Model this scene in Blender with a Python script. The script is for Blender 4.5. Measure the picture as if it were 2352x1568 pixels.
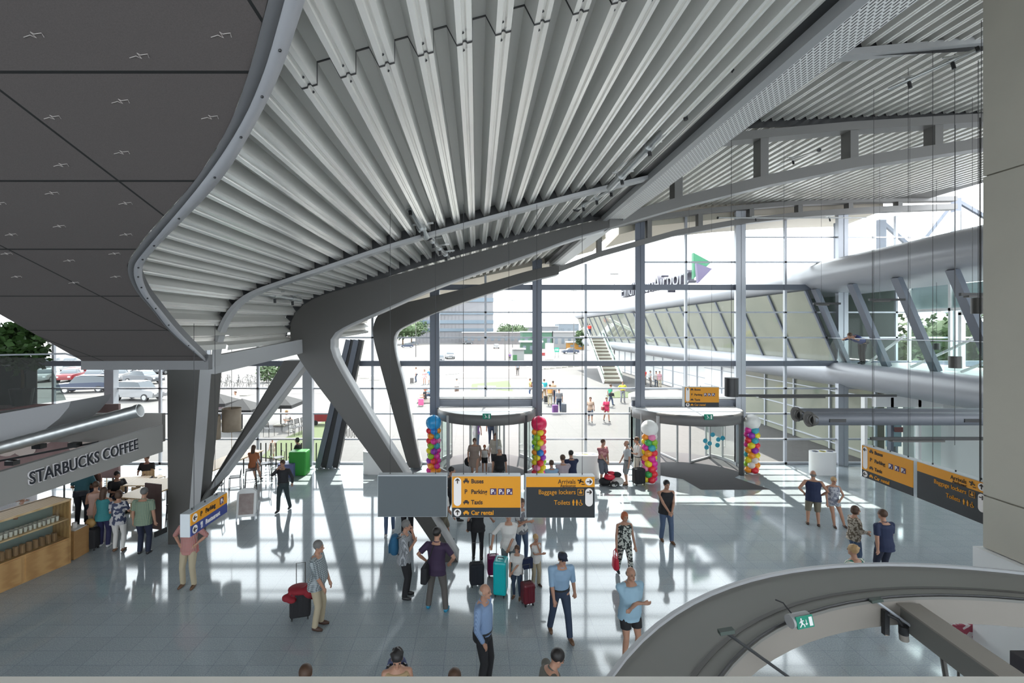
import bpy, math, random
from mathutils import Vector, Matrix, noise
R = math.radians
sc = bpy.context.scene
for o in list(bpy.data.objects): bpy.data.objects.remove(o)
COL = sc.collection
# ---------------------------------------------------------------- camera, sky, sun, exposure
F, CU, CV, H = 1110.0, 1095.0, 758.0, 6.1
cam = bpy.data.cameras.new('camera'); cam.sensor_width = 36; cam.lens = 36 * F / 2352
cam.shift_x = (1176 - CU) / 2352; cam.shift_y = -(784 - CV) / 2352
cam.clip_end = 2000; cam.clip_start = .05
co = bpy.data.objects.new('camera', cam); COL.objects.link(co)
co.location = (0, 0, H); co.rotation_euler = (R(90), 0, 0); sc.camera = co
sc.view_settings.view_transform = 'Standard'; sc.view_settings.look = 'None'
sc.view_settings.gamma = 1; sc.view_settings.use_curve_mapping = False
sc.view_settings.exposure = 0.5
W = bpy.data.worlds.new('sky'); sc.world = W; W.use_nodes = True
bg = W.node_tree.nodes['Background']; bg.inputs[0].default_value = (.90, .95, 1.0, 1); bg.inputs[1].default_value = 4.2
sl = bpy.data.lights.new('sun', 'SUN'); sl.energy = 8; sl.angle = R(.55); sl.color = (1, .95, .86)
so = bpy.data.objects.new('sun', sl); COL.objects.link(so)
so.rotation_euler = Vector((-.14, -1, -1.40)).to_track_quat('-Z', 'Y').to_euler(); so.location = (0, 60, 60)

def P(u, v, Y): return Vector(((u - CU) * Y / F, Y, H - (v - CV) * Y / F))
def G(u, v, z=0):
    Y = (H - z) * F / (v - CV); return Vector(((u - CU) * Y / F, Y, z))
# ---------------------------------------------------------------- materials
MC = {}
def mat(name, col, rough=.5, metal=0.0, col2=None, kind=None, scale=8.0, spec=.5, emit=0, bump=0, coat=0):
    if name in MC: return MC[name]
    m = bpy.data.materials.new(name); m.use_nodes = True; N = m.node_tree.nodes; L = m.node_tree.links
    b = N['Principled BSDF']; b.inputs['Base Color'].default_value = (*col, 1); b.inputs['Roughness'].default_value = rough
    b.inputs['Metallic'].default_value = metal; b.inputs['Specular IOR Level'].default_value = spec
    if coat: b.inputs['Coat Weight'].default_value = coat
    if emit: b.inputs['Emission Color'].default_value = (*col, 1); b.inputs['Emission Strength'].default_value = emit
    if kind:
        tc = N.new('ShaderNodeTexCoord'); mp = N.new('ShaderNodeMapping'); L.new(tc.outputs['Object'], mp.inputs[0])
        mix = N.new('ShaderNodeMix'); mix.data_type = 'RGBA'; mix.inputs[6].default_value = (*col, 1); mix.inputs[7].default_value = (*(col2 or col), 1)
        L.new(mix.outputs[2], b.inputs['Base Color'])
        if kind == 'noise':
            t = N.new('ShaderNodeTexNoise'); t.inputs['Scale'].default_value = scale; t.inputs['Detail'].default_value = 6
            L.new(mp.outputs[0], t.inputs[0]); fac = t.outputs[0]
        elif kind == 'spots':
            t = N.new('ShaderNodeTexVoronoi'); t.inputs['Scale'].default_value = scale; L.new(mp.outputs[0], t.inputs[0])
            r = N.new('ShaderNodeMath'); r.operation = 'GREATER_THAN'; r.inputs[1].default_value = .5
            t2 = N.new('ShaderNodeSeparateColor'); L.new(t.outputs['Color'], t2.inputs[0]); L.new(t2.outputs[0], r.inputs[0]); fac = r.outputs[0]
        elif kind in ('stripes', 'hstripes', 'planks'):
            t = N.new('ShaderNodeTexWave'); t.inputs['Scale'].default_value = scale; t.bands_direction = 'Z' if kind == 'hstripes' else 'X'
            if kind == 'planks': t.inputs['Distortion'].default_value = 3; t.inputs['Detail'].default_value = 4; mp.inputs['Scale'].default_value = (1, 1, 3)
            L.new(mp.outputs[0], t.inputs[0]); fac = t.outputs[0]
        elif kind == 'check':
            t = N.new('ShaderNodeTexWave'); t.inputs['Scale'].default_value = scale; t.bands_direction = 'X'
            t2 = N.new('ShaderNodeTexWave'); t2.inputs['Scale'].default_value = scale; t2.bands_direction = 'Z'
            L.new(mp.outputs[0], t.inputs[0]); L.new(mp.outputs[0], t2.inputs[0])
            a = N.new('ShaderNodeMath'); a.operation = 'ADD'; L.new(t.outputs[0 if 0 else 'Fac'], a.inputs[0]); L.new(t2.outputs['Fac'], a.inputs[1])
            h = N.new('ShaderNodeMath'); h.operation = 'MULTIPLY'; h.inputs[1].default_value = .5; L.new(a.outputs[0], h.inputs[0]); fac = h.outputs[0]
        L.new(fac, mix.inputs[0])
        if bump:
            bp = N.new('ShaderNodeBump'); bp.inputs['Strength'].default_value = bump; L.new(fac, bp.inputs['Height']); L.new(bp.outputs[0], b.inputs['Normal'])
    MC[name] = m; return m
def tiled(name, col, col2, line, bw, bh, mortar, rough=.1, offx=0, offy=0, spec=.5, nscale=60, bumpy=0, big=.6):
    """stone tiles laid in a grid: speckle noise, thin joints"""
    m = bpy.data.materials.new(name); m.use_nodes = True; N = m.node_tree.nodes; L = m.node_tree.links
    b = N['Principled BSDF']; tc = N.new('ShaderNodeTexCoord'); mp = N.new('ShaderNodeMapping'); mp.inputs['Location'].default_value = (offx, offy, 0)
    L.new(tc.outputs['Object'], mp.inputs[0])
    br = N.new('ShaderNodeTexBrick'); br.offset = 0; br.squash = 1; br.inputs['Scale'].default_value = 1
    br.inputs['Brick Width'].default_value = bw; br.inputs['Row Height'].default_value = bh; br.inputs['Mortar Size'].default_value = mortar
    br.inputs['Mortar Smooth'].default_value = .1; br.inputs['Bias'].default_value = 0
    br.inputs['Color1'].default_value = (*col, 1); br.inputs['Color2'].default_value = (*[c * .93 for c in col], 1); br.inputs['Mortar'].default_value = (*line, 1)
    L.new(mp.outputs[0], br.inputs[0])
    n = N.new('ShaderNodeTexNoise'); n.inputs['Scale'].default_value = nscale; n.inputs['Detail'].default_value = 3; L.new(tc.outputs['Object'], n.inputs[0])
    r = N.new('ShaderNodeValToRGB'); r.color_ramp.elements[0].position = .40; r.color_ramp.elements[0].color = (*col2, 1); r.color_ramp.elements[1].position = .62; r.color_ramp.elements[1].color = (1, 1, 1, 1)
    L.new(n.outputs[0], r.inputs[0])
    mx = N.new('ShaderNodeMix'); mx.data_type = 'RGBA'; mx.blend_type = 'MULTIPLY'; mx.inputs[0].default_value = big
    L.new(br.outputs[0], mx.inputs[6]); L.new(r.outputs[0], mx.inputs[7]); L.new(mx.outputs[2], b.inputs['Base Color'])
    b.inputs['Roughness'].default_value = rough; b.inputs['Specular IOR Level'].default_value = spec
    if bumpy:
        n2 = N.new('ShaderNodeTexNoise'); n2.inputs['Scale'].default_value = .9; L.new(tc.outputs['Object'], n2.inputs[0])
        bp = N.new('ShaderNodeBump'); bp.inputs['Strength'].default_value = bumpy; bp.inputs['Distance'].default_value = .02; L.new(n2.outputs[0], bp.inputs['Height']); L.new(bp.outputs[0], b.inputs['Normal'])
    return m
def glassy(name, tint=(.93, .97, .96), refl=.08, rough=0.0, fk=.9):
    m = bpy.data.materials.new(name); m.use_nodes = True; N = m.node_tree.nodes; L = m.node_tree.links
    for n in list(N): N.remove(n)
    out = N.new('ShaderNodeOutputMaterial'); t = N.new('ShaderNodeBsdfTransparent'); t.inputs[0].default_value = (*tint, 1)
    g = N.new('ShaderNodeBsdfGlossy'); g.inputs['Roughness'].default_value = rough; g.inputs[0].default_value = (1, 1, 1, 1)
    lw = N.new('ShaderNodeFresnel'); lw.inputs[0].default_value = 1.4
    ml = N.new('ShaderNodeMath'); ml.operation = 'MULTIPLY_ADD'; ml.inputs[1].default_value = fk; ml.inputs[2].default_value = refl; ml.use_clamp = True; L.new(lw.outputs[0], ml.inputs[0])
    mx = N.new('ShaderNodeMixShader'); L.new(ml.outputs[0], mx.inputs[0]); L.new(t.outputs[0], mx.inputs[1]); L.new(g.outputs[0], mx.inputs[2]); L.new(mx.outputs[0], out.inputs[0])
    return m
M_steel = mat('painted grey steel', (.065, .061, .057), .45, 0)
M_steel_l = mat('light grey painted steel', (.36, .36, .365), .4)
M_blue = mat('blue grey aluminium profile', (.13, .145, .18), .4, .2)
M_alu = mat('pale aluminium', (.40, .42, .46), .35, .3)
M_deck = mat('galvanised profiled sheet', (.94, .915, .87), .26, .45, (.85, .83, .79), 'noise', 1.5)
M_galv = mat('galvanised steel', (.55, .56, .56), .3, .8, (.42, .43, .43), 'noise', 12)
M_dark = mat('dark metal', (.03, .03, .032), .4, .2)
M_black = mat('black plastic', (.015, .015, .017), .4)
M_white = mat('white lacquer', (.80, .80, .80), .35)
M_conc = mat('fair faced concrete', (.52, .49, .42), .8, 0, (.44, .415, .36), 'noise', 1.3, bump=.05)
M_wood = mat('oiled oak', (.55, .33, .14), .45, 0, (.42, .23, .09), 'planks', 2.5)
M_woodl = mat('pale birch', (.72, .52, .30), .45, 0, (.62, .42, .22), 'planks', 3)
M_glass = glassy('clear glass', (.95, .98, .97), .0, fk=.35)
M_glassr = glassy('rear fill glass', (.58, .60, .60), .0, fk=.5)  # tint sets how much fill light enters from behind
M_glassg = glassy('green tinted glass', (.80, .90, .87), .02, fk=.4)
M_reflpaint = mat('glazing with painted reflections', (.14, .155, .125), .06, 0, (.25, .25, .20), 'noise', .5)  # mottled tones paint reflections into the wing glazing
M_yel = mat('signal yellow', (.74, .30, .003), .5)
M_navy = mat('charcoal sign field', (.016, .019, .023), .5)
M_bluef = mat('deep blue sign field', (.03, .05, .22), .5)
M_ink = mat('dark ink', (.03, .015, .01), .5)
M_skyl = mat('white vinyl', (.85, .80, .78), .5)
M_purple = mat('dark purple tile', (.06, .03, .12), .5)
# ---------------------------------------------------------------- mesh builder
class MB:
    def __init__(s): s.v = []; s.f = []
    def add(s, vs, fs):
        n = len(s.v); s.v += [tuple(v) for v in vs]; s.f += [tuple(n + i for i in f) for f in fs]; return s
    def box(s, a, b, M=None, bev=0):
        x0, y0, z0 = a; x1, y1, z1 = b
        vs = [Vector((x, y, z)) for z in (z0, z1) for x, y in ((x0, y0), (x1, y0), (x1, y1), (x0, y1))]
        if M: vs = [M @ v for v in vs]
        return s.add(vs, [(0, 3, 2, 1), (4, 5, 6, 7), (0, 1, 5, 4), (1, 2, 6, 5), (2, 3, 7, 6), (3, 0, 4, 7)])
    def bar(s, p, q, w, d, up=(0, 0, 1)):
        """box beam from p to q, w across, d along up"""
        p, q = Vector(p), Vector(q); t = (q - p).normalized(); u = Vector(up)
        if abs(t.dot(u)) > .98: u = Vector((0, 1, 0))
        a = t.cross(u).normalized(); c = a.cross(t).normalized()
        vs = [e + a * (i * w / 2) + c * (j * d / 2) for e in (p, q) for i, j in ((-1, -1), (1, -1), (1, 1), (-1, 1))]
        return s.add(vs, [(0, 3, 2, 1), (4, 5, 6, 7), (0, 1, 5, 4), (1, 2, 6, 5), (2, 3, 7, 6), (3, 0, 4, 7)])
    def tube(s, pts, rs, n=10, closed=False, cap=True):
        pts = [Vector(p) for p in pts]; k = len(pts)
        if not hasattr(rs, '__len__'): rs = [rs] * k
        base = len(s.v); u = None
        for i, p in enumerate(pts):
            if closed: t = pts[(i + 1) % k] - pts[i - 1]
            else: t = pts[min(i + 1, k - 1)] - pts[max(i - 1, 0)]
            t.normalize()
            if u is None: u = t.orthogonal().normalized()
            u = (u - t * u.dot(t)); u = u.normalized() if u.length > 1e-5 else t.orthogonal().normalized()
            w = t.cross(u)
            for j in range(n):
                a = 2 * math.pi * j / n; s.v.append(tuple(p + (u * math.cos(a) + w * math.sin(a)) * rs[i]))
        m = k if closed else k - 1
        for i in range(m):
            for j in range(n):
                a = base + i * n + j; b = base + i * n + (j + 1) % n; c = base + ((i + 1) % k) * n + (j + 1) % n; d = base + ((i + 1) % k) * n + j
                s.f.append((a, b, c, d))
        if cap and not closed:
            s.f.append(tuple(base + j for j in reversed(range(n)))); s.f.append(tuple(base + (k - 1) * n + j for j in range(n)))
        return s
    def cyl(s, p, q, r, r2=None, n=20): return s.tube([p, q], [r, r if r2 is None else r2], n)
    def ell(s, c, r, n=12, m=8, M=None):
        c = Vector(c); vs = []; fs = []
        vs.append(Vector((0, 0, -1)))
        for i in range(1, m):
            th = math.pi * i / m
            for j in range(n):
                a = 2 * math.pi * j / n; vs.append(Vector((math.sin(th) * math.cos(a), math.sin(th) * math.sin(a), -math.cos(th))))
        vs.append(Vector((0, 0, 1)))
        for j in range(n): fs.append((0, 1 + (j + 1) % n, 1 + j))
        for i in range(m - 2):
            for j in range(n):
                a = 1 + i * n + j; b = 1 + i * n + (j + 1) % n; fs.append((a, b, b + n, a + n))
        l = len(vs) - 1
        for j in range(n): fs.append((l, l - n + j, l - n + (j + 1) % n))
        o = [Vector((v.x * r[0], v.y * r[1], v.z * r[2])) for v in vs]
        if M: o = [M @ v for v in o]
        return s.add([c + v for v in o], fs)
    def loft(s, rings, M=None):
        """rings: (cx,cy,cz,rx,ry) stacked along z"""
        n = 16; vs = []; fs = []
        for (x, y, z, a, b) in rings:
            for j in range(n):
                t = 2 * math.pi * j / n; vs.append(Vector((x + a * math.cos(t), y + b * math.sin(t), z)))
        k = len(rings)
        for i in range(k - 1):
            for j in range(n): fs.append((i * n + j, i * n + (j + 1) % n, (i + 1) * n + (j + 1) % n, (i + 1) * n + j))
        fs.append(tuple(reversed(range(n)))); fs.append(tuple((k - 1) * n + j for j in range(n)))
        if M: vs = [M @ v for v in vs]
        return s.add(vs, fs)
    def prism(s, pts, ax):
        """closed polygon pts (3-D) swept by vector ax"""
        ax = Vector(ax); n = len(pts); vs = [Vector(p) for p in pts] + [Vector(p) + ax for p in pts]
        return s.add(vs, [tuple(reversed(range(n))), tuple(range(n, 2 * n))] + [(i, (i + 1) % n, n + (i + 1) % n, n + i) for i in range(n)])
    def strip(s, A, B):
        n = len(A); return s.add(list(A) + list(B), [(i, i + 1, n + i + 1, n + i) for i in range(n - 1)])
    def build(s, name, m, parent=None, smooth=False, bevel=0, tag_=None, remesh=0, solid=0, label=None, fixn=True):
        me = bpy.data.meshes.new(name)
        me.from_pydata([tuple(v) for v in s.v], [], s.f); me.validate()
        if fixn:
            import bmesh
            bm = bmesh.new(); bm.from_mesh(me); bmesh.ops.recalc_face_normals(bm, faces=bm.faces); bm.to_mesh(me); bm.free()
        me.materials.append(m); o = bpy.data.objects.new(name, me); COL.objects.link(o)
        if smooth:
            me.polygons.foreach_set('use_smooth', [True] * len(me.polygons))
        if smooth == 'auto': me.set_sharp_from_angle(angle=R(40))
        if solid:
            d = o.modifiers.new('thick', 'SOLIDIFY'); d.thickness = solid; d.offset = 0
        if remesh:
            d = o.modifiers.new('skin', 'REMESH'); d.mode = 'VOXEL'; d.voxel_size = remesh; d.use_smooth_shade = True
            d = o.modifiers.new('soft', 'SMOOTH'); d.factor = .5; d.iterations = 3
        if bevel:
            d = o.modifiers.new('edge', 'BEVEL'); d.width = bevel; d.segments = 2; d.limit_method = 'ANGLE'
        if parent: o.parent = parent
        if label: o['label'] = label
        if tag_: tag(o, *tag_)
        return o
def tag(o, label=None, cat=None, group=None, kind=None):
    if label: o['label'] = label
    if cat: o['category'] = cat
    if group: o['group'] = group
    if kind: o['kind'] = kind
    return o
def thing(name, loc, label=None, cat=None, group=None, rz=0, kind=None):
    o = bpy.data.objects.new(name, None); COL.objects.link(o); o.empty_display_size = .1
    o.location = loc; o.rotation_euler = (0, 0, rz); return tag(o, label, cat, group, kind)
KIDS = {}
def copy_tree(o, parent=None, mats=None):
    c = o.copy(); COL.objects.link(c)
    if parent: c.parent = parent
    for ch in [k for k in bpy.data.objects if k.parent == o]: copy_tree(ch, c)
    return c
def struct(o): o['kind'] = 'structure'; return o
def text(s, size, mt, parent, M, name='lettering', ext=.004, bold=0.0, align='LEFT', sx=1.0):
    cu = bpy.data.curves.new(name, 'FONT'); cu.body = s; cu.size = size; cu.extrude = ext; cu.offset = bold; cu.align_x = align; cu.resolution_u = 3
    t = bpy.data.objects.new(name, cu); dg = bpy.context.evaluated_depsgraph_get()
    COL.objects.link(t); dg.update(); me = bpy.data.meshes.new_from_object(t.evaluated_get(dg)); bpy.data.objects.remove(t)
    me.transform(Matrix.Diagonal((sx, 1, 1, 1))); me.transform(M)
    me.materials.clear(); me.materials.append(mt); o = bpy.data.objects.new(name, me); COL.objects.link(o); o.parent = parent; return o
def interp(tab, x):
    for (a, b), (c, d) in zip(tab, tab[1:]):
        if x <= c: return b + (d - b) * (x - a) / (c - a) if x > a else b
    return tab[-1][1]
def smoothpoly(pts, it=2):
    pts = [Vector(p) for p in pts]
    for _ in range(it):
        q = [pts[0]]
        for a, b in zip(pts, pts[1:]): q += [a * .75 + b * .25, a * .25 + b * .75]
        q.append(pts[-1]); pts = q
    return pts
# ================================================================ large structure
YF, YC, YB, YA = 22.0, 21.45, 12.7, 9.3
# ---- floor
M_floor = tiled('polished stone tiles', (.41, .455, .48), (.62, .66, .68), (.30, .34, .38), .6, .4, .006, .07, nscale=45, bumpy=.03, spec=.8)
o = MB().box((-24, -7, -.3), (26, YF, 0)).build('floor', M_floor); struct(o)
M_pave = tiled('pale concrete pavers', (.085, .081, .079), (.85, .85, .85), (.062, .06, .058), 1.2, .6, .012, .8, nscale=6)
o = MB().box((-70, YF, -.3), (60, 66, -.02)).build('ground_paving', M_pave); struct(o)
M_asph = mat('dimmed asphalt', (.095, .088, .085), .9, 0, (.08, .076, .073), 'noise', 2)  # tone darkened to hold down the brightness under the strong sky
o = MB().box((-400, 66, -.35), (400, 700, -.03)).build('ground_asphalt', M_asph); struct(o)
M_road = mat('reddish road surface', (.10, .083, .08), .9, 0, (.087, .073, .07), 'noise', 1)
o = MB().add([G(1085, 785), G(1150, 785), G(1210, 868), G(1050, 868)], [(0, 1, 2, 3)]).build('road', M_road); struct(o)
rd = MB()
A = G(600, 905); 
o = MB().add([(-70, 40, 0), (-12, 47, 0), (-2, 62, 0), (-2, 66, 0), (-70, 66, 0)], [(0, 1, 2, 3, 4)]).build('parking_ground', M_asph); struct(o); o.location.z = -.01
# ---- left profiled soffit: cross-section (X,Z) of the flange level
PROF = [(3.45, 9.12), (2.2, 8.82), (.88, 8.47), (-.8, 8.02), (-1.85, 7.71), (-2.8, 7.38), (-3.8, 7.05), (-4.35, 6.86), (-4.70, 6.62), (-4.95, 6.25), (-5.08, 5.83), (-5.13, 5.41)]
PS = smoothpoly([(x, 0, z) for x, z in PROF], 2)
def resample(pts, step):
    L = [0]
    for a, b in zip(pts, pts[1:]): L.append(L[-1] + (b - a).length)
    def at(d):
        for i in range(len(L) - 1):
            if d <= L[i + 1]: return pts[i].lerp(pts[i + 1], (d - L[i]) / max(1e-6, L[i + 1] - L[i])), (pts[i + 1] - pts[i]).normalized()
        return pts[-1].copy(), (pts[-1] - pts[-2]).normalized()
    return L[-1], at
def deck(name, pts, y0, y1, dz0, dz1, pitch=.30, depth=.16, flip=1, sub=1):
    tot, at = resample(pts, pitch); d = 0; A = []; cyc = [(0, 0), (.035, 0), (.045, .018), (.065, .018), (.075, 0), (.115, 0), (.15, 1), (.255, 1)]
    k = pitch / .30; n = int(tot / pitch)
    for i in range(n):
        for (a, h) in cyc:
            p, t = at(i * pitch + a * k); nr = Vector((t.z, 0, -t.x)) * flip
            if nr.z < 0 and abs(nr.z) > .3: nr = -nr
            h = h * depth if h == 1 else h
            A.append(p + nr * h)
    mb = MB(); k = len(A); ny = 26 if flip == -1 and y0 < 1 and A[0].z < 9.5 else 1
    for j in range(ny + 1):
        q = j / ny; Y = y0 + (y1 - y0) * q
        for p in A:
            z = p.z + dz0 + (dz1 - dz0) * q
            if ny > 1: z = max(z, H + 3.0 - .45 * Y + .1) if p.x < -.25 * 1 - .35 * Y else z
            mb.v.append((p.x, Y, z))
    for j in range(ny):
        for i in range(k - 1): mb.f.append((j * k + i, j * k + i + 1, (j + 1) * k + i + 1, (j + 1) * k + i))
    if ny > 1:
        jt = MB(); q = (3.6 - y0) / (y1 - y0); dz = dz0 + (dz1 - dz0) * q - .004
        jt.strip([Vector((p.x, 3.6, p.z + dz)) for p in A if p.x > -1.4], [Vector((p.x, 3.615, p.z + dz)) for p in A if p.x > -1.4]); jt.build('sheet_joint', M_black, c1, solid=.01, fixn=False)
        bt = MB()
        for i in range(3, len(A) - 8, 8):
            p = A[i]
            if p.x > -1.3: bt.ell((p.x, 3.5, p.z + dz), (.014, .014, .01), 6, 4).ell((p.x, 3.72, p.z + dz), (.014, .014, .01), 6, 4)
        bt.build('bolts', M_black, c1)['kind'] = 'stuff'
    o = mb.build(name, M_deck, fixn=False); o.data.materials.append(mat('perforated rib sides', (.57, .56, .53), .5, .15))
    for fi, pl in enumerate(o.data.polygons):
        if (fi % (k - 1)) % 8 > 4: pl.material_index = 1
    d_ = o.modifiers.new('thick', 'SOLIDIFY'); d_.thickness = .004; d_.offset = 0
    return o
def nrm(x): return x
c1 = struct(thing('ceiling', (0, 0, 0)))
for (y0, y1, a, b) in ((.6, YA + .2, .02, .06), (YA + .27, YB + .1, .03, .10), (YB + .15, YF, .03, .30)):
    o = deck('profiled_sheet', PS, y0, y1, a, b, flip=-1); o.parent = c1
JY = 3.6
# dark sheets standing in for the shade of the void behind the flange
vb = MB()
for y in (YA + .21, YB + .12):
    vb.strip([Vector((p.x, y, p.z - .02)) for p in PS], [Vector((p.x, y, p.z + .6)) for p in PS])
vb.build('void_shade_sheet', M_dark, c1, fixn=False)
# roof skin over everything on the left so no sun leaks in
rf = MB(); rf.strip([Vector((p.x, -7, max(p.z, 8.2) + .8)) for p in PS], [Vector((p.x, YF + .2, max(p.z, 7.0) + .75)) for p in PS]); rf.build('roof_skin', M_steel, c1, solid=.05, fixn=False)
# ---- frame A: slim curved flange
def flange(name, pts, y0, y1, th, m, parent=None, **k):
    a = [p + Vector((0, y0 - p.y, 0)) for p in pts]; mb = MB(); n = len(a)
    lo = []
    for i, p in enumerate(a):
        t = (a[min(i + 1, n - 1)] - a[max(i - 1, 0)]).normalized(); nr = Vector((-t.z, 0, t.x))
        lo.append(p + nr * th)
    loop = a + lo[::-1]
    vs = loop + [Vector((q.x, y1, q.z)) for q in loop]; N = len(loop); fs = [(i, (i + 1) % N, N + (i + 1) % N, N + i) for i in range(N)]
    fs += [(i, i + 1, N - 2 - i, N - 1 - i) for i in range(n - 1)] + [(N + i, N + i + 1, 2 * N - 2 - i, 2 * N - 1 - i) for i in range(n - 1)]
    return mb.add(vs, fs).build(name, m, parent, **k)
fa = thing('curved_flange_beam', (0, 0, 0), 'slim curved grey steel beam under the profiled ceiling, nearest to the viewer', 'beam')
flange('bottom_flange', PS, YA, YA + .22, .07, M_steel_l, fa)
0 and flange('web', [p + Vector((0, 0, .06)) for p in PS], YA + .1, YA + .14, -.30, M_steel, fa)
# ---- frames B and C: bent plate frames drawn in their own plane
def frame2d(name, outer, inner, Y, depth, label, mface, mside):
    t = thing(name, (0, 0, 0), label, 'steel frame', 'bent steel frames of the hall')
    o_ = smoothpoly([P(u, v, Y) for u, v in outer], 2); i_ = smoothpoly([P(u, v, Y) for u, v in inner], 2)
    n = 64
    def rs(pts):
        L, at = resample(pts, 1); return [at(L * i / (n - 1) * .99999)[0] for i in range(n)]
    a, b = rs(o_), rs(i_); d = Vector((0, depth, 0)); mb = MB()
    vs = a + b + [p + d for p in a] + [p + d for p in b]; fs = []
    for i in range(n - 1):
        fs += [(i, i + 1, n + i + 1, n + i), (2 * n + i, 3 * n + i, 3 * n + i + 1, 2 * n + i + 1), (i, 2 * n + i, 2 * n + i + 1, i + 1), (n + i, n + i + 1, 3 * n + i + 1, 3 * n + i)]
    fs += [(0, n, 3 * n, 2 * n), (n - 1, 3 * n - 1, 4 * n - 1, 2 * n - 1)]
    mb.add(vs, fs).build('bent_plate', mface, t, smooth='auto')
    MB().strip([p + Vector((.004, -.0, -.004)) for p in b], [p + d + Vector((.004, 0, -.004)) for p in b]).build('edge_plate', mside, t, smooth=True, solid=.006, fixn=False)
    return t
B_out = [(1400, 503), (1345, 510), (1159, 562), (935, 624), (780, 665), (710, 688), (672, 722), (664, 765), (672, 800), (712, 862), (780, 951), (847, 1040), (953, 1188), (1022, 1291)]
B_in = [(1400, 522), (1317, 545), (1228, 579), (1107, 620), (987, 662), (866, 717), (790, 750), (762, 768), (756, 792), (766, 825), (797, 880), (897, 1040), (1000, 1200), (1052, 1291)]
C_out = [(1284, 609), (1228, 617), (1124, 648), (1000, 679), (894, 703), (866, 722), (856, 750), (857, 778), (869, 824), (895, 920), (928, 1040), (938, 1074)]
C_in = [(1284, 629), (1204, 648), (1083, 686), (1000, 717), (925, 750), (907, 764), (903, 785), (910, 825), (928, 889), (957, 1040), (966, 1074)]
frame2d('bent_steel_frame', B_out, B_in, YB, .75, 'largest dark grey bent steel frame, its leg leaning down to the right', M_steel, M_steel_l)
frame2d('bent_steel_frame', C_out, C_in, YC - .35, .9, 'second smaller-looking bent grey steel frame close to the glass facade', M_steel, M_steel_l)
# ---- left dark slab (inclined, panelled) with curved metal fascia
SA, SB = 3.0, .45
def SL(u, v, up=0.0):
    val = (CV - v) / F + SB; Y = (SA + up) / val; return Vector(((u - CU) * Y / F, Y, H + SA + up - SB * Y))
I_ = [(700, -330), (655, -150), (615, 0), (572, 165), (527, 290), (451, 413), (336, 540), (300, 590), (292, 610), (298, 640), (318, 675), (345, 703), (388, 760), (470, 828)]
M_ = [(745, -330), (695, -150), (652, 0), (607, 165), (551, 290), (468, 413), (360, 540), (318, 590), (306, 610), (308, 640), (325, 675), (351, 705), (394, 763), (472, 829)]
O_ = [(800, -330), (745, -150), (699, 0), (645, 165), (582, 290), (510, 413), (382, 540), (336, 590), (325, 615), (328, 645), (345, 680), (366, 706), (412, 763), (480, 830)]
m = bpy.data.materials.new('dark felt ceiling panels'); m.use_nodes = True; N = m.node_tree.nodes; L = m.node_tree.links; b = N['Principled BSDF']; b.inputs['Roughness'].default_value = .85
tc = N.new('ShaderNodeTexCoord'); sx = N.new('ShaderNodeSeparateXYZ'); L.new(tc.outputs['Object'], sx.inputs[0])
def mth(op, a, bb=None, c=None):
    n = N.new('ShaderNodeMath'); n.operation = op
    for i, q in enumerate((a, bb, c)):
        if q is None: continue
        if isinstance(q, (int, float)): n.inputs[i].default_value = q
        else: L.new(q, n.inputs[i])
    return n.outputs[0]
ya = mth('ABSOLUTE', mth('SUBTRACT', mth('FRACT', mth('ADD', mth('DIVIDE', mth('SUBTRACT', sx.outputs[1], 3.05), .905), .5)), .5))
xa = mth('ABSOLUTE', mth('SUBTRACT', mth('FRACT', mth('ADD', mth('DIVIDE', mth('ADD', mth('MULTIPLY_ADD', sx.outputs[1], -.25, sx.outputs[0]), 3.92), 2.01), .5)), .5))
ln = mth('MAXIMUM', mth('LESS_THAN', ya, .011), mth('LESS_THAN', xa, .0055))
nz = N.new('ShaderNodeTexNoise'); nz.inputs['Scale'].default_value = 160; L.new(tc.outputs['Object'], nz.inputs[0])
mx = N.new('ShaderNodeMix'); mx.data_type = 'RGBA'; mx.inputs[6].default_value = (.062, .052, .050, 1); mx.inputs[7].default_value = (.108, .092, .088, 1); L.new(nz.outputs[0], mx.inputs[0])
m2 = N.new('ShaderNodeMix'); m2.data_type = 'RGBA'; m2.inputs[7].default_value = (.006, .006, .006, 1); L.new(mx.outputs[2], m2.inputs[6]); L.new(ln, m2.inputs[0]); L.new(m2.outputs[2], b.inputs['Base Color'])
slab = thing('sloping_ceiling_slab', (0, 0, 0), 'large dark sloping ceiling slab at upper left, edged by a curved metal band', 'ceiling slab')
I3 = [SL(*p) for p in I_]
poly = I3 + [SL(190, 829), SL(0, 722), SL(-400, 470), SL(-400, -330)]
up = Vector((0, 0, .1))
MB().prism(poly, up).build('panelled_underside', m, slab)
Ms = smoothpoly([SL(*p) for p in M_], 2); Is = smoothpoly(I3, 2); Os = smoothpoly([SL(u, v, .05) for u, v in O_], 2)
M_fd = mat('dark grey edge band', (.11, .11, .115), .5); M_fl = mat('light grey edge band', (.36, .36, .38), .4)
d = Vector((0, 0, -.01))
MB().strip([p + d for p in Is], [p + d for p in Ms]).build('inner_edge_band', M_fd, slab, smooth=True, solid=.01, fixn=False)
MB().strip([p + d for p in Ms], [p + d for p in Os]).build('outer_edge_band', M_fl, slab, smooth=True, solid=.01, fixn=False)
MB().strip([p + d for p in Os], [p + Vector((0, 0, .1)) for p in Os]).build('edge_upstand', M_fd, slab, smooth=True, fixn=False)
e0, e1 = SL(186, 829), SL(480, 830)
MB().box((e0.x, e0.y, e0.z - .14), (e1.x, e0.y + .12, e0.z + .1)).build('end_beam', M_fd, slab)
sm = MB()
for i in range(0, len(Ms), 3):
    p = (Ms[i] + Os[i]) / 2 + Vector((0, 0, -.02)); sm.ell(p, (.012, .012, .01), 6, 4)
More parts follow.
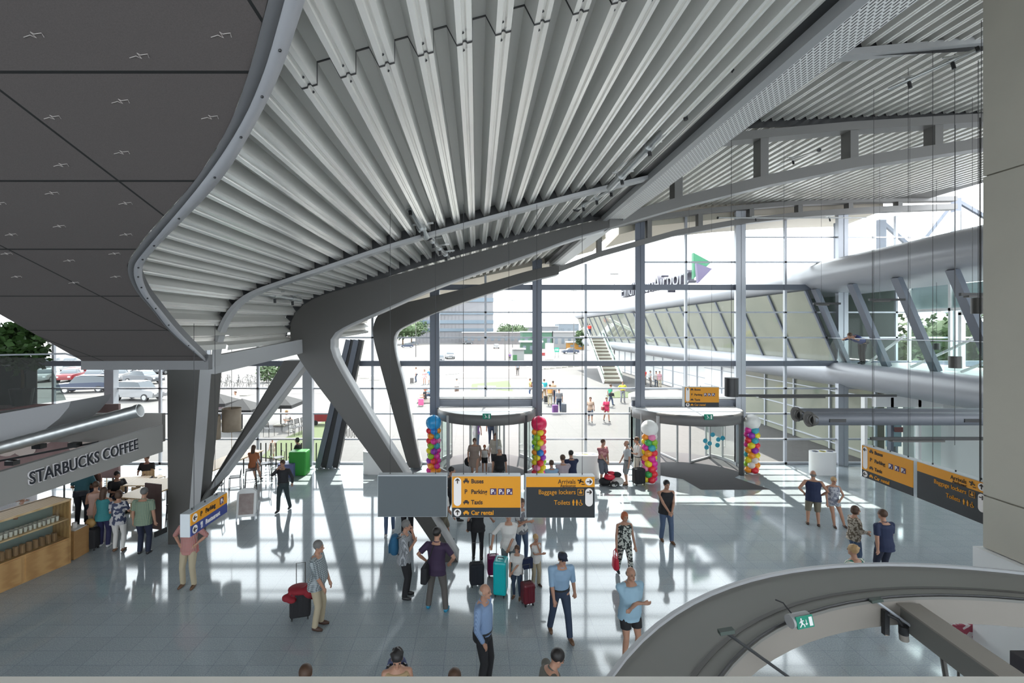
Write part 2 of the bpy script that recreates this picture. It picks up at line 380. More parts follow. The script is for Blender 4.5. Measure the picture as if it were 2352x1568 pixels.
sm.build('screws', M_black, slab)['kind'] = 'stuff'
random.seed(5); cr = MB()
for j in range(10):
    for i in range(9):
        Y = 2.4 + j * .42 + (i % 2) * .12; X = -.9 - i * .55 - (j % 2) * .25 - Y * .12
        z = H + SA - SB * Y - .004; k = .06
        if Y > 5.6: continue
        pts = [(-1.2, .3), (-.4, .1), (0, .35), (-.1, -.2), (.1, 0), (.9, -.1), (.8, .3)]
        ok = 0
        q = SL(0, 0)
        u = CU + X / Y * F; v = CV - (z - H) / Y * F
        lim = interp(sorted([(b_, a_) for a_, b_ in I_]), v)
        if u > lim - 30: continue
        cr.tube([Vector((X + a * k, Y + b_ * k, z - SB * b_ * k)) for a, b_ in pts], .0022, 4)
cr.build('crease_marks', mat('worn crease', (.42, .38, .36), .6), slab)['kind'] = 'stuff'
# ---- lower edge beam from the slab corner to the frame knee
a, b2 = P(487, 838, 9.6), P(690, 795, YB)
eb = MB().bar(a, b2, .12, .36).build('edge_beam', M_steel_l, tag_=('light grey steel beam from the slab corner to the knee of the big frame', 'beam'))
# ---- V column at left
vc = thing('v_shaped_column', (0, 0, 0), 'grey V-shaped steel column at left, an upright leg and a long diagonal arm', 'column')
Yv = 13.75
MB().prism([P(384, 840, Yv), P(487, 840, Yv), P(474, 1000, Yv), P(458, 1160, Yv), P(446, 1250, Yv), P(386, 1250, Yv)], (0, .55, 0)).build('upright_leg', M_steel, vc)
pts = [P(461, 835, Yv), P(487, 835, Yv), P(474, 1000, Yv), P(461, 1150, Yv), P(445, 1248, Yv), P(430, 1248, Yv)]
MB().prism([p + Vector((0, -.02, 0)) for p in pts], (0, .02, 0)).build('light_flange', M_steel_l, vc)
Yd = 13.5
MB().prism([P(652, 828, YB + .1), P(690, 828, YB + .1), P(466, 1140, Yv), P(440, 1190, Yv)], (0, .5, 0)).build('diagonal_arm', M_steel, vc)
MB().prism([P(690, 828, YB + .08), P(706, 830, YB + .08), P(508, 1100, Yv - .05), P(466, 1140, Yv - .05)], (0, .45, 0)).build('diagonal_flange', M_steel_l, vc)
# ---- right roof: decks, vierendeel trusses
def zr(x): return 11.25 + (x - 3.4) * .045 - max(0, x - 12) * .02
RP = [Vector((x, 0, zr(x))) for x in [3.3 + .5 * i for i in range(34)]]
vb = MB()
for y in (YA + .12, YB + .05): vb.strip([Vector((p.x, y, p.z + .0)) for p in RP], [Vector((p.x, y, p.z + .6)) for p in RP])  # dark sheets again stand in for shade, here behind the roof chords
vb.build('void_shade_sheet', M_dark, c1, fixn=False)
for (y0, y1, a, b) in ((.5, YA + .1, .0, .16), (YA + .15, YB + .03, .02, .16), (YB + .08, YF, .02, .16)):
    o = deck('profiled_sheet', RP, y0, y1, a, b, flip=-1); o.parent = c1
MB().box((3.2, -7, 11.95), (20.1, YF + .3, 12.3)).build('roof_skin', M_steel, c1)
def chord(mb, pts, Y, y1, h):
    q = [P(u, v, Y) for u, v in pts]; lo = [p - Vector((0, 0, h)) for p in q]; n = len(q); d = Vector((0, y1, 0))
    vs = q + lo + [p + d for p in q] + [p + d for p in lo]; fs = []
    for i in range(n - 1): fs += [(i, i + 1, n + i + 1, n + i), (2 * n + i, 3 * n + i, 3 * n + i + 1, 2 * n + i + 1), (i, 2 * n + i, 2 * n + i + 1, i + 1), (n + i, n + i + 1, 3 * n + i + 1, 3 * n + i)]
    fs += [(0, n, 3 * n, 2 * n), (n - 1, 3 * n - 1, 4 * n - 1, 2 * n - 1)]
    mb.add(vs, fs)
M_truss = mat('mid grey truss paint', (.16, .155, .15), .45)
def truss(label, Y, top, bot, posts, ht, hb, dp, pw):
    t = thing('roof_truss', (0, 0, 0), label, 'roof truss')
    a = MB(); chord(a, top, Y, dp, ht); a.build('top_chord', M_truss, t); a = MB(); chord(a, bot, Y, dp, hb); a.build('bottom_chord', M_truss, t)
    for u in posts:
        zt = P(u, interp(top, u), Y); zb = P(u, interp(bot, u), Y)
        MB().box((zt.x - pw / 2, Y + .03, zb.z - hb * .6), (zt.x + pw / 2, Y + dp - .03, zt.z - ht * .3)).build('post', M_truss, t)
    return t
truss('big arched grey roof truss with square openings at upper right, nearer of the two', YB, [(1420, 345), (1560, 322), (1686, 303), (1950, 279), (2254, 260), (2500, 245)],
      [(1397, 500), (1455, 482), (1573, 448), (1774, 398), (1974, 358), (2254, 316), (2500, 288)], [1560, 1758, 1965, 2160, 2360], .22, .28, .4, .21)
truss('long low grey roof truss with square openings along the top of the glass facade', YC, [(1330, 530), (1493, 494), (1650, 475), (1830, 460), (2000, 453), (2200, 450)],
      [(1283, 612), (1380, 576), (1552, 528), (1700, 502), (1850, 485), (2010, 474), (2200, 467)], [1378, 1493, 1610, 1728, 1840, 1956, 2070], .20, .24, .35, .2)
a = MB(); chord(a, [(1820, 124), (2000, 106), (2254, 83), (2600, 60)], YA, .25, .13); a.build('roof_beam', M_steel_l, tag_=('thin light grey beam crossing under the profiled roof in the upper right corner', 'beam'))
# ---- longitudinal ridge beam and perforated tray
rb = thing('longitudinal_edge_beam', (0, 0, 0), 'long grey beam with dark groove running the length of the hall beside the perforated tray', 'beam')
MB().box((3.30, .5, 8.97), (3.42, YF, 9.2)).build('beam', M_steel_l, rb)
MB().box((3.10, .5, 9.10), (3.30, YF, 9.5)).build('groove', M_dark, rb)
m = bpy.data.materials.new('perforated tray'); m.use_nodes = True; N = m.node_tree.nodes; L = m.node_tree.links; b = N['Principled BSDF']; b.inputs['Roughness'].default_value = .45
tc = N.new('ShaderNodeTexCoord'); mp = N.new('ShaderNodeMapping'); mp.inputs['Rotation'].default_value = (0, 0, R(90)); L.new(tc.outputs['Object'], mp.inputs[0])
br = N.new('ShaderNodeTexBrick'); br.inputs['Scale'].default_value = 1; br.inputs['Brick Width'].default_value = .10; br.inputs['Row Height'].default_value = .035; br.inputs['Mortar Size'].default_value = .011; br.inputs['Mortar Smooth'].default_value = 0
br.inputs['Color1'].default_value = (.05, .05, .05, 1); br.inputs['Color2'].default_value = (.05, .05, .05, 1); br.inputs['Mortar'].default_value = (.82, .81, .80, 1); L.new(mp.outputs[0], br.inputs[0]); L.new(br.outputs[0], b.inputs['Base Color'])
tr = thing('perforated_cable_tray', (0, 0, 0), 'long pale cable tray with rows of slots running away along the ceiling', 'cable tray')
MB().box((3.44, .5, 8.98), (3.84, YB - .2, 8.995)).build('slotted_bottom', m, tr)
MB().box((3.84, .5, 8.98), (3.85, YF, 9.06)).box((3.43, .5, 8.98), (3.44, YF, 9.06)).build('side_rails', M_white, tr)
MB().box((3.44, YB + .5, 8.98), (3.84, YF, 8.995)).build('plain_bottom', M_white, tr)
# ---- side wall of the step between the two roofs
MB().box((3.0, .5, 9.5), (3.2, YF, 12.3)).build('wall_step', M_steel, c1)
# ---- unseen roof added over the cafe to keep the sun out
MB().box((-24, YB, 7.45), (-4.6, YF + 2.4, 7.7)).box((-24, -7, 9.7), (-4, YB + .3, 10)).box((-24, YB, 7.4), (-4.6, YB + .3, 10)).build('sun_block_roof', M_steel, c1)
# ---- outside overhang (tan soffit) beyond the facade
M_tan = mat('beige overhang soffit', (.50, .45, .38), .6)
OV = [(-4.6, 7.3), (-2.0, 7.9), (3.4, 9.05), (5.0, 9.9), (8, 10.7), (12, 11.1), (15, 11.3), (18.6, 11.4)]
ovm = MB()
OVL, OVR = OV[:4] + [(5.9, 10.14)], [(6.5, 10.3)] + OV[4:]  # gap shaped into the overhang to throw a sun strip on the floor
for OV in (OVL, OVR): ovm.strip([Vector((x, YF + .12, z + .2)) for x, z in OV], [Vector((x, YF + 2.6, z)) for x, z in OV])
for OV in (OVL, OVR): ovm.strip([Vector((x, YF + 2.6, z)) for x, z in OV], [Vector((x, YF + 2.6, z + .5)) for x, z in OV]).strip([Vector((x, YF + .14, z + .2)) for x, z in OV], [Vector((x, YF + .14, z + 2.2 if x < 3 else 12)) for x, z in OV])
ovm.build('roof_overhang', M_tan, c1, solid=.06, fixn=False)
# ---- concrete wall at right, standing on a white base
cw = struct(thing('wall_right', (0, 0, 0)))
g = .012
zz = [2.71, 3.53, 8.49, 12]
for a, b in zip(zz, zz[1:]): MB().box((7.90, 5.55, a + g), (9.4, 7.54, b - g)).build('concrete_panel', M_conc, cw)
MB().box((7.93, 5.58, 2.7), (9.3, 7.51, 12)).build('joint_core', mat('concrete joint', (.25, .23, .19), .9), cw)
MB().box((7.80, 5.3, 0), (9.5, 7.6, 2.71)).build('white_base', M_white, cw)
# ---- near ledge at the bottom of the picture
MB().box((-4, .85, 5.05), (5, 1.2, H - 795 * 1.2 / F)).build('trim_1', mat('cream ledge', (.86, .83, .77), .5))['kind'] = 'structure'
# ---- back of hall, floor on which the viewer stands

bk = struct(thing('wall_back', (0, 0, 0)))
M_in = mat('off white hall wall', (.62, .61, .59), .7)
MB().box((-24, -7.2, 0), (26, -7, .6)).box((-24, -7.2, 11.4), (26, -7, 13)).build('plaster', M_in, bk)
wb = struct(thing('window_20', (0, 0, 0)))  # unseen rear glazing added to let fill light into the hall
for k in range(13): MB().box((-24 + 4 * k, -7.15, .6), (-23.8 + 4 * k, -7.0, 11.4)).build('mullion', M_alu, wb)
MB().add([(-24, -7.1, .6), (26, -7.1, .6), (26, -7.1, 11.4), (-24, -7.1, 11.4)], [(0, 1, 2, 3)]).build('glass', M_glassr, wb, fixn=False)
sd = struct(thing('wall_side', (0, 0, 0)))
MB().box((-24.2, -7, 0), (-24, YF, 10)).build('plaster', M_in, sd); MB().box((26, -7, 0), (26.2, 8, 12)).build('plaster', M_in, sd)
# ================================================================ glass facade at Y = 22
def XF(u): return (u - CU) * YF / F
def ZF(v): return H - (v - CV) * YF / F
def ztop(x):
    if x < 3.4: return interp([(-24, 7.45), (-4.6, 7.45), (-4.2, 7.5), (-2, 8.2), (3.4, 9.3)], x)
    return 11.35
bays = [(-22, -16.5), (-16.5, -12.3), (-12.3, -7.6), (-7.6, XF(1000)), (XF(1000), XF(1232)), (XF(1232), XF(1465)), (XF(1465), XF(1693)), (XF(1693), XF(1925)), (XF(1925), XF(2190)), (XF(2190), 26)]
TR = [(602, .07), (660, .24), (717, .07), (775, .07), (834, .24), (891.5, .07), (949.5, .07), (1008, .07), (1063, .1)]
D1 = ((1117 - CU) / F * 21.6, 21.9, 2.2); D2 = ((1577 - CU) / F * 21.6, 21.9, 2.35)   # revolving doors: x, y, radius
for i, (x0, x1) in enumerate(bays):
    w = struct(thing('window_%d' % (i + 1), (0, 0, 0))); z1 = min(ztop(x0), ztop(x1)) if x1 < 3.5 else 11.35
    zt0, zt1 = ztop(x0 + .01), ztop(x1 - .01)
    door = i in (4, 6)
    zlo = 2.95 if door else 0.0
    MB().add([(x0, YF, zlo), (x1, YF, zlo), (x1, YF, zt1), (x0, YF, zt0)], [(0, 1, 2, 3)]).build('glass', M_glass, w, fixn=False)
    xm = (x0 + x1) / 2; xm = {6: XF(1575), 7: XF(1803), 4: XF(1115), 5: XF(1345)}.get(i, xm)
    a = MB()
    a.box((xm - .05, YF - .06, zlo), (xm + .05, YF + .06, min(zt0, zt1) - .05 if i > 4 or i < 3 else (zt0 + zt1) / 2 - .1)); a.build('mullion', M_alu, w)
    a = MB(); b = MB()
    for v, h in TR:
        z = ZF(v)
        if z > min(zt0, zt1) or z < zlo: continue
        (b if h > .2 else a).box((x0, YF - (.14 if h > .2 else .06), z - h / 2), (x1, YF + .05, z + h / 2))
    if i >= 7: a.box((x0, YF - .05, ZF(545) - .03), (x1, YF + .05, ZF(545) + .03))
    if a.v: a.build('transoms', M_alu, w)
    if b.v: b.build('main_transoms', M_blue, w)
    if door: MB().box((x0, YF - .1, 2.83), (x1, YF + .1, 2.98)).build('door_head', M_alu, w)
k = 0
for x in [b[0] for b in bays][1:]:
    k += 1; z = ztop(x) + .1; c = struct(thing('trim_%d' % (k + 1), (x, YF - .3, 0)))
    MB().box((-.13, 0, 0), (.2, .3, z)).build('column_flange', M_alu, c); MB().box((.02, -.04, 0), (.21, 0, z)).box((-.22, -.02, 0), (.02, .0, z)).build('column_front', M_blue if x < 8 and x > -6 else M_alu, c)
# leaning curtain-wall brace seen left of the big frame
lb = thing('leaning_window_brace', (0, 0, 0), 'dark ribbed brace leaning to the right behind the big frame, against the glass', 'brace')
for j, mm in enumerate((M_blue, M_dark, M_blue, M_dark)):
    a0 = P(733 + 13 * j, 1072, 21.4); b0 = P(803 + 9 * j, 780, 21.4)
    MB().bar(a0, b0, .22, .5 if j % 2 == 0 else .3, up=(0, 1, 0)).build('rib', mm, lb)
# ---- revolving doors
def revdoor(n, D, label, canopy_u):
    t = struct(thing('door_%d' % n, (D[0], D[1], 0))); r = D[2]; zh0, zh1 = 2.2, 2.95
    def arc(a0, a1, r, z, k=24): return [Vector((r * math.cos(a0 + (a1 - a0) * i / k), r * math.sin(a0 + (a1 - a0) * i / k), z)) for i in range(k + 1)]
    M_head = mat('warm grey door header', (.15, .145, .145), .45)
    a = MB(); a.strip(arc(R(180), R(360), r, zh0), arc(R(180), R(360), r, 2.62)); a.build('header_band', M_head, t, smooth=True, solid=.06, fixn=False)
    a = MB(); pts = arc(0, 2 * math.pi, r - .02, 2.62, 48); a.add(pts[:-1], [tuple(range(48))]); a.build('canopy_top', M_white, t, solid=.03)
    a = MB(); pts = arc(0, math.pi, r + .05, 2.95, 32); a.prism(pts, (0, 0, .14)); a.build('outer_roof', M_white, t)
    MB().box((-r, -.06, 2.66), (r, .08, 2.92)).build('head_beam', M_blue, t)
    # drum glass left and right, wings in the middle
    for (p, q, nm) in ((180, 222, 'side_screen'), (318, 360, 'side_screen'), (0, 42, 'outer_screen'), (138, 180, 'outer_screen')):
        s_ = MB(); s_.strip(arc(R(p), R(q), r - .03, .12, 10), arc(R(p), R(q), r - .03, zh0, 10)); s_.build(nm, M_glassg, t, smooth=True, fixn=False)
        b = MB(); b.strip(arc(R(p), R(q), r - .0, 0, 10), arc(R(p), R(q), r - .0, .14, 10)); b.build('base_rail', M_steel_l, t, solid=.08, fixn=False)
        for e in (p, (p + q) / 2, q):
            x, y = r * math.cos(R(e)), r * math.sin(R(e)); w = .035 if e not in (222, 318) else .07
            MB().box((x - w, y - w, 0), (x + w, y + w, zh0 + .3)).build('post', M_dark if e == 318 else M_steel_l, t)
    for e in ([70, 110, 250, 290] if n == 1 else [100, 35]):
        a0 = Vector((.5 * math.cos(R(e)), .5 * math.sin(R(e)), 0)); b0 = Vector((r * .93 * math.cos(R(e)), r * .93 * math.sin(R(e)), 0))
        if n == 1: a0 = b0 * .62
        w = MB(); up = Vector((0, 0, 1))
        for A_, B_ in ((a0, a0 + up * 2.3), (b0, b0 + up * 2.3), (a0 + up * .06, b0 + up * .06), (a0 + up * 2.25, b0 + up * 2.25)): w.bar(A_, B_, .07, .07)
        w.build('wing_frame', M_steel_l, t)
        MB().add([a0, b0, b0 + up * 2.2, a0 + up * 2.2], [(0, 1, 2, 3)]).build('wing_glass', M_glass, t, fixn=False)
    if n == 2:
        for (u, v) in ((1637, 998), (1620, 1012), (1650, 1009), (1630, 1018), (1648, 1022), (1623, 1027), (1660, 1006)):
            p = P(u, v, 21.2); p -= Vector((D[0], D[1], 0)); s_ = MB(); s_.cyl(p, p + Vector((0, .01, 0)), .10, n=20); s_.build('round_sticker', mat('teal sticker', (.02, .32, .45), .4), t)
    mt = MB(); pts = arc(0, 2 * math.pi, r - .05, .004, 40); mt.add([p for p in pts[:-1]], [tuple(range(40))]); mt.build('floor_mat', mat('charcoal entrance mat', (.085, .08, .085), .95), t)
    e = thing('exit_sign', (D[0] - .02, D[1] - r - .04, 2.6), 'small green running-man sign above ' + label, 'exit sign')
    MB().box((-.17, -.03, -.11), (.17, .03, .11)).build('panel', mat('exit green', (.0, .22, .14), .5), e)
    a = MB(); a.ell((-.07, -.035, .06), (.02, .01, .02), 8, 6); a.bar((-.06, -.036, .04), (-.03, -.036, -.01), .03, .01, (0, 1, 0)); a.bar((-.03, -.036, -.01), (.02, -.036, -.05), .02, .01, (0, 1, 0)); a.bar((-.03, -.036, -.01), (-.08, -.036, -.07), .02, .01, (0, 1, 0)); a.box((.07, -.04, -.08), (.12, -.03, .08)); a.build('pictogram', M_white, e)
    return t
revdoor(1, D1, 'the left revolving door', 1117); revdoor(2, D2, 'the right revolving door', 1577)
o = MB().add([G(1548, 1088, .006), G(1655, 1085, .006), G(1770, 1124, .006), G(1610, 1124, .006)], [(0, 1, 2, 3)]).build('entrance_mat', MC['charcoal entrance mat'], tag_=('dark grey mat on the floor in front of the right revolving door', 'mat'), fixn=False)
# ---- stone side panel right of door 2
# ================================================================ right wing: mezzanine inside, long building outside
M_tubew = mat('satin white cladding', (.32, .33, .36), .35)
def wx(Y): return interp([(8, 15.2), (14.6, 15.2), (22, 15.9), (40, 16.6), (80, 17.4)], Y)      # deck edge
Ys = [9 + i * 1.0 for i in range(72)]
wing = struct(thing('wall_wing', (0, 0, 0)))
def nose(name, prof, ys, fx, m, parent=wing):
    mb = MB(); k = len(prof)
    for Y in ys:
        for (a, z) in prof: mb.v.append((fx(Y) + a, Y, z))
    for i in range(len(ys) - 1):
        for j in range(k - 1): mb.f.append((i * k + j, i * k + j + 1, (i + 1) * k + j + 1, (i + 1) * k + j))
    return mb.build(name, m, parent, smooth=True, fixn=False)
lowp = [(3.2, 3.35), (1.6, 3.4), (.7, 3.55), (.2, 3.8), (-.05, 4.15), (.0, 4.45), (.2, 4.62), (.6, 4.66)]
upp = [(1.6, 7.75), (.2, 7.8), (-.75, 7.95), (-1.15, 8.25), (-1.2, 8.6), (-.9, 8.95), (-.3, 9.2), (.8, 9.35), (3, 9.45)]
nose('deck_nose', lowp, Ys, wx, M_tubew); nose('roof_nose', upp, Ys, wx, M_tubew)
MB().strip([Vector((wx(Y) + .4, Y, 4.63)) for Y in Ys], [Vector((max(19.75, wx(Y) + 3.2), Y, 4.63)) for Y in Ys]).build('deck_floor', mat('pale deck floor', (.55, .55, .55), .4), wing, fixn=False)
YO = [Y for Y in Ys if Y >= 22]
zb_, zt_ = 4.66, 7.9
for i, (ya, yb) in enumerate([(22 + 3 * k, 25 + 3 * k) for k in range(19)]):
    go = 2.3 if ya < 40 else 4.3
    MB().add([(wx(ya) + .5, ya, zb_), (wx(yb) + .5, yb, zb_), (wx(yb) - .9, yb, zt_), (wx(ya) - .9, ya, zt_)], [(0, 1, 2, 3)]).build('inclined_pane', M_reflpaint, wing, fixn=False)
    MB().bar((wx(ya) + .46, ya, zb_), (wx(ya) - .94, ya, zt_), .09, .12, (0, 1, 0)).build('inclined_mullion', M_blue, wing)
    MB().add([(wx(ya) + go, ya, 0), (wx(yb) + go, yb, 0), (wx(yb) + go, yb, 3.4), (wx(ya) + go, ya, 3.4)], [(0, 1, 2, 3)]).build('ground_floor_pane', M_reflpaint if ya < 34 else M_white, wing, fixn=False)
    for zz_ in (.35, 1.7, 3.0): MB().bar((wx(ya) + go - .04, ya, zz_), (wx(yb) + go - .04, yb, zz_), .06, .06).build('ground_floor_rail', M_alu, wing)
    MB().box((wx(ya) + go - .1, ya - .05, 0), (wx(ya) + go, ya + .05, 3.4)).build('ground_floor_mullion', M_alu, wing)
nose('inner_back_wall', [(3.1, 4.66), (3.1, 8.0)], YO, wx, mat('pale green reflection wall', (.42, .48, .45), .7))
nose('inner_ceiling', [(-.6, 8.0), (3.2, 8.0)], Ys, wx, M_white)
MB().add([(wx(79) - .9, 79, 7.9), (wx(79) + .5, 79, 4.66), (20.5, 79, 4.66), (20.5, 79, 7.9)], [(0, 1, 2, 3)]).build('end_pane', M_reflpaint, wing, fixn=False)
MB().box((19.4, 23, 0), (19.9, 39, 3.4)).build('ground_floor_core', mat('stone beige interior', (.50, .46, .40), .8), wing)
# ribbed slanted posts inside, glazed back of the mezzanine (windows onto trees)
mz = struct(thing('wall_mezzanine', (0, 0, 0))); xb = 19.6
for i, (ya, yb) in enumerate(((21.9, 20), (20, 18.2), (18.2, 16.4), (16.4, 14.8), (14.8, 13), (13, 10))):
    MB().add([(xb, ya, 4.7), (xb, yb, 4.7), (xb, yb, 8), (xb, ya, 8)], [(0, 1, 2, 3)]).build('rear_pane', M_glassg, mz, fixn=False)
    MB().box((xb - .05, ya - .05, 4.66), (xb + .05, ya + .05, 8.0)).box((xb - .05, yb, 6.9), (xb + .05, ya, 7.02)).build('rear_mullion', M_white, mz)
MB().box((xb + .1, 9, 7.0), (xb + .3, 22, 8)).build('upper_wall_strip', mat('pale blue grey panel', (.56, .62, .66), .6), mz)
dr = struct(thing('door_3', (xb - .08, 19.0, 4.66)))
MB().box((-.05, -.55, 0), (.03, -.42, 2.15)).box((-.05, .42, 0), (.03, .55, 2.15)).box((-.05, -.55, 2.05), (.03, .55, 2.2)).build('door_frame', M_white, dr)
for j, Y in enumerate((21.6, 19.2, 16.9, 14.7)):
    a = Vector((wx(Y) - .75, Y, 7.95)); b = Vector((wx(Y) + .75, Y + .1, 4.66))
    s_ = MB().bar(a, b, .17, .3, (0, 1, 0)).build('slanted_post', M_blue)
    tag(s_, ['slanted grey post of the gallery, the one right at the glass facade', 'slanted grey post of the gallery, second from the facade', 'slanted grey post of the gallery, third from the facade', 'slanted grey post of the gallery, nearest the concrete wall'][j], 'post', 'slanted gallery posts')
# glass balustrade on the mezzanine
bl = thing('glass_balustrade', (0, 0, 0), 'clear glass balustrade along the right gallery edge', 'balustrade')
yy = [22 - 1.5 * i for i in range(9)]
for a, b in zip(yy, yy[1:]): MB().add([(wx(a) + .12, a - .03, 4.7), (wx(b) + .12, b + .03, 4.7), (wx(b) + .12, b + .03, 5.72), (wx(a) + .12, a - .03, 5.72)], [(0, 1, 2, 3)]).build('glass_pane', M_glassg, bl, fixn=False)
MB().tube([(wx(Y) + .12, Y, 5.75) for Y in yy], .02).build('handrail', M_alu, bl)
for j, (Y0, Y1, lab) in enumerate(((20.6, 18.6, 'thin white diagonal brace behind the balustrade near the leaning man'), (18.3, 15.6, 'thin white diagonal brace in the middle of the gallery'), (16.2, 13.6, 'thin white diagonal brace of the gallery close to the concrete wall'))):
    MB().bar((wx(Y0) + .9, Y0, 4.7), (wx(Y1) + .9, Y1, 5.9), .07, .07).build('diagonal_brace', M_white, tag_=(lab, 'brace', 'gallery braces'))
# upper right corner: posts and diagonals against the sky
for j, (p, q, w_, lab) in enumerate((((2024, 505), (2024, 700), .34, 'grey steel post behind the glass, left end of the zigzag bracing'), ((2196, 455), (2196, 600), .34, 'grey steel post under the right end of the low roof truss'), ((1925, 512), (1925, 640), .3, 'pale steel post behind the glass between the airport letters and the bracing'))):
    MB().bar(P(*p, 23.2), P(*q, 23.2), w_, .2, (0, 1, 0)).build('roof_post', M_blue, tag_=(lab, 'post', 'roof posts at the corner'))
for p, q, lab in (((2024, 508), (2090, 566), 'diagonal brace sloping down right from the left corner post'), ((2108, 566), (2178, 478), 'diagonal brace rising to the right post of the corner'), ((2200, 462), (2300, 520), 'short diagonal brace next to the concrete wall, against the sky')):
    MB().bar(P(*p, 23.2), P(*q, 23.2), .16, .14, (0, 1, 0)).build('diagonal_brace', M_blue, tag_=(lab, 'brace', 'corner braces'))
# ground floor under the mezzanine: white wall and glazed lobby
lw = struct(thing('wall_lobby', (0, 0, 0)))
MB().box((19.4, 8, 0), (19.6, 22, 4.6)).build('white_wall', M_white, lw)
for i, (u0, u1) in enumerate(((1985, 2040), (2045, 2103), (2108, 2180), (2185, 2250))):
    a, b = P(u0, 1000, 20.2), P(u1, 1000, 20.2)
    MB().add([(a.x, 20.2, 0), (b.x, 20.2, 0), (b.x, 20.2, 2.9), (a.x, 20.2, 2.9)], [(0, 1, 2, 3)]).build('lobby_pane', M_glassg, lw, fixn=False)
    MB().box((a.x - .06, 20.1, 0), (a.x + .06, 20.3, 3.3)).build('lobby_mullion', M_blue if i % 2 else M_white, lw)
MB().box((16.6, 20.1, 2.9), (22, 20.3, 3.4)).build('lobby_head', M_white, lw)
MB().box((P(2045, 0, 21).x, 21.2, 1.0), (P(2080, 0, 21).x, 21.25, 2.6)).build('lobby_door', mat('steel blue door', (.30, .40, .47), .5), lw)
lt = MB().box((P(2054, 981, 20.05).x, 20.0, P(0, 992, 20).z), (P(2072, 981, 20.05).x, 20.06, P(0, 981, 20).z)).build('notice_plate', mat('dark red plate', (.16, .06, .06), .5), tag_=('small dark red notice on the pale lobby door', 'notice'))
# ---- ducts at right
dc = thing('air_duct_pair', (0, 0, 0), 'pair of long grey air ducts with round open ends, hung below the right gallery', 'duct')
Yd = 12.0
for (u0, vv, dy) in ((1862, 962, 0), (1832, 951, .55)):
    a = P(u0, vv, Yd + dy); b = P(2330, vv, Yd + dy); r = .155
    M_duct = mat('grey painted duct', (.13, .14, .165), .4)
    MB().tube([a, b], r, 24).build('duct', M_duct, dc, smooth='auto')
    ring = [a + Vector((-.03 + .02 * math.sin(0), 0, 0))]
    MB().tube([a + Vector((-.06, 0, 0)), a], [r * 1.25, r * 1.2], 24).build('end_collar', M_steel, dc, smooth='auto')
    MB().tube([a + Vector((-.075, -.01, 0)), a + Vector((-.055, -.01, 0))], [r * .8, r * .8], 24).build('opening', M_black, dc)
    # visible front rim, turned slightly to the viewer
    p = a + Vector((-.02, -.10, 0)); MB().tube([p + Vector((.11 * math.cos(t), -.02, .11 * math.sin(t))) for t in [k * math.pi / 10 for k in range(20)]], .035, 8, closed=True).build('rim', M_steel, dc, smooth=True)
    MB().tube([p + Vector((0, -.02, 0)), p + Vector((0, .03, 0))], .085, 20).build('opening', M_black, dc)
for u in (1925, 2235): q = P(u, 966, Yd - .17); MB().box((q.x - .2, q.y, q.z - .04), (q.x + .2, q.y + .05, q.z + .04)).build('outlet_grille', M_black, dc)
# ---- linear lamps and cylinder lamps
def lamp_bar(u0, u1, v, Y, label, tilt=0):
    t = thing('linear_lamp', (0, 0, 0), label, 'lamp', 'thin linear lamps at the right'); a = P(u0, v, Y); b = P(u1, v + tilt, Y)
    MB().bar(a, b, .06, .07).build('rail', M_dark, t); c = a.lerp(b, .15); d = a.lerp(b, .55)
    MB().bar(c + Vector((0, 0, -.05)), d + Vector((0, 0, -.05)), .13, .04).build('reflector', M_steel, t)
    MB().tube([a.lerp(b, .3), a.lerp(b, .3) + Vector((0, 0, 11.4 - a.z))], .004, 5).build('suspension_wire', M_dark, t)
    return t
lamp_bar(1690, 2058, 908, 14, 'long dark linear lamp hung level with the yellow sign, beside the black cylinder')
lamp_bar(2000, 2300, 1007, 11.5, 'dark linear lamp hung just above the right-hand signs')
lamp_bar(1996, 2078, 688, 15, 'short dark linear lamp hung high in front of the gallery windows')
lamp_bar(2205, 2300, 676, 11, 'short dark lamp hung close to the concrete wall')
lamp_bar(1868, 1930, 697, 17, 'small thin lamp near the slanted posts by the facade')
def cyl_lamp(u, v0, v1, w, Y, label, m_=M_dark):
    t = thing('cylinder_lamp', P(u, v1, Y), label, 'lamp', 'hanging cylinder lamps'); h = (v1 - v0) * Y / F; r = w / 2 * Y / F
    MB().cyl((0, 0, 0), (0, 0, h), r, n=24).build('shade', m_, t, smooth='auto'); MB().cyl((0, 0, h), (0, 0, 11.4 - t.location.z), .006, n=6).build('cord', M_dark, t)
cyl_lamp(1680, 867, 910, 29, 12, 'large black cylinder lamp hanging beside the yellow overhead sign')
cyl_lamp(2194, 818, 845, 23, 12.5, 'grey cylinder lamp hanging in front of the glass balustrade', M_steel)
cyl_lamp(2151, 788, 803, 13, 17, 'small grey cylinder lamp over the gallery tables', M_steel)
cyl_lamp(2247, 684, 720, 26, 9.5, 'grey box-like lamp cut by the concrete wall edge', M_steel)
# thin vertical wires
def wires(name, us, v0, v1, Y, label, r=.011, group='thin suspension wires'):
    for i, u in enumerate(us):
        a, b = P(u, v0 if not hasattr(v0, '__len__') else v0[i], Y), P(u, v1, Y); o = MB().cyl(a, b, r, n=5).build('suspension_wire', M_dark); tag(o, label[i], 'wire', group)
wires('w', [2004, 2193], [500, 100], [0][0] or 1022, 9.6, ['thin black wire hanging left of the others by the right sign', 'thin black wire reaching high up near the concrete wall'], .005)
wires('w', [2251], [270], 1110, 7.9, ['dark double wire close along the concrete wall edge'], .009)
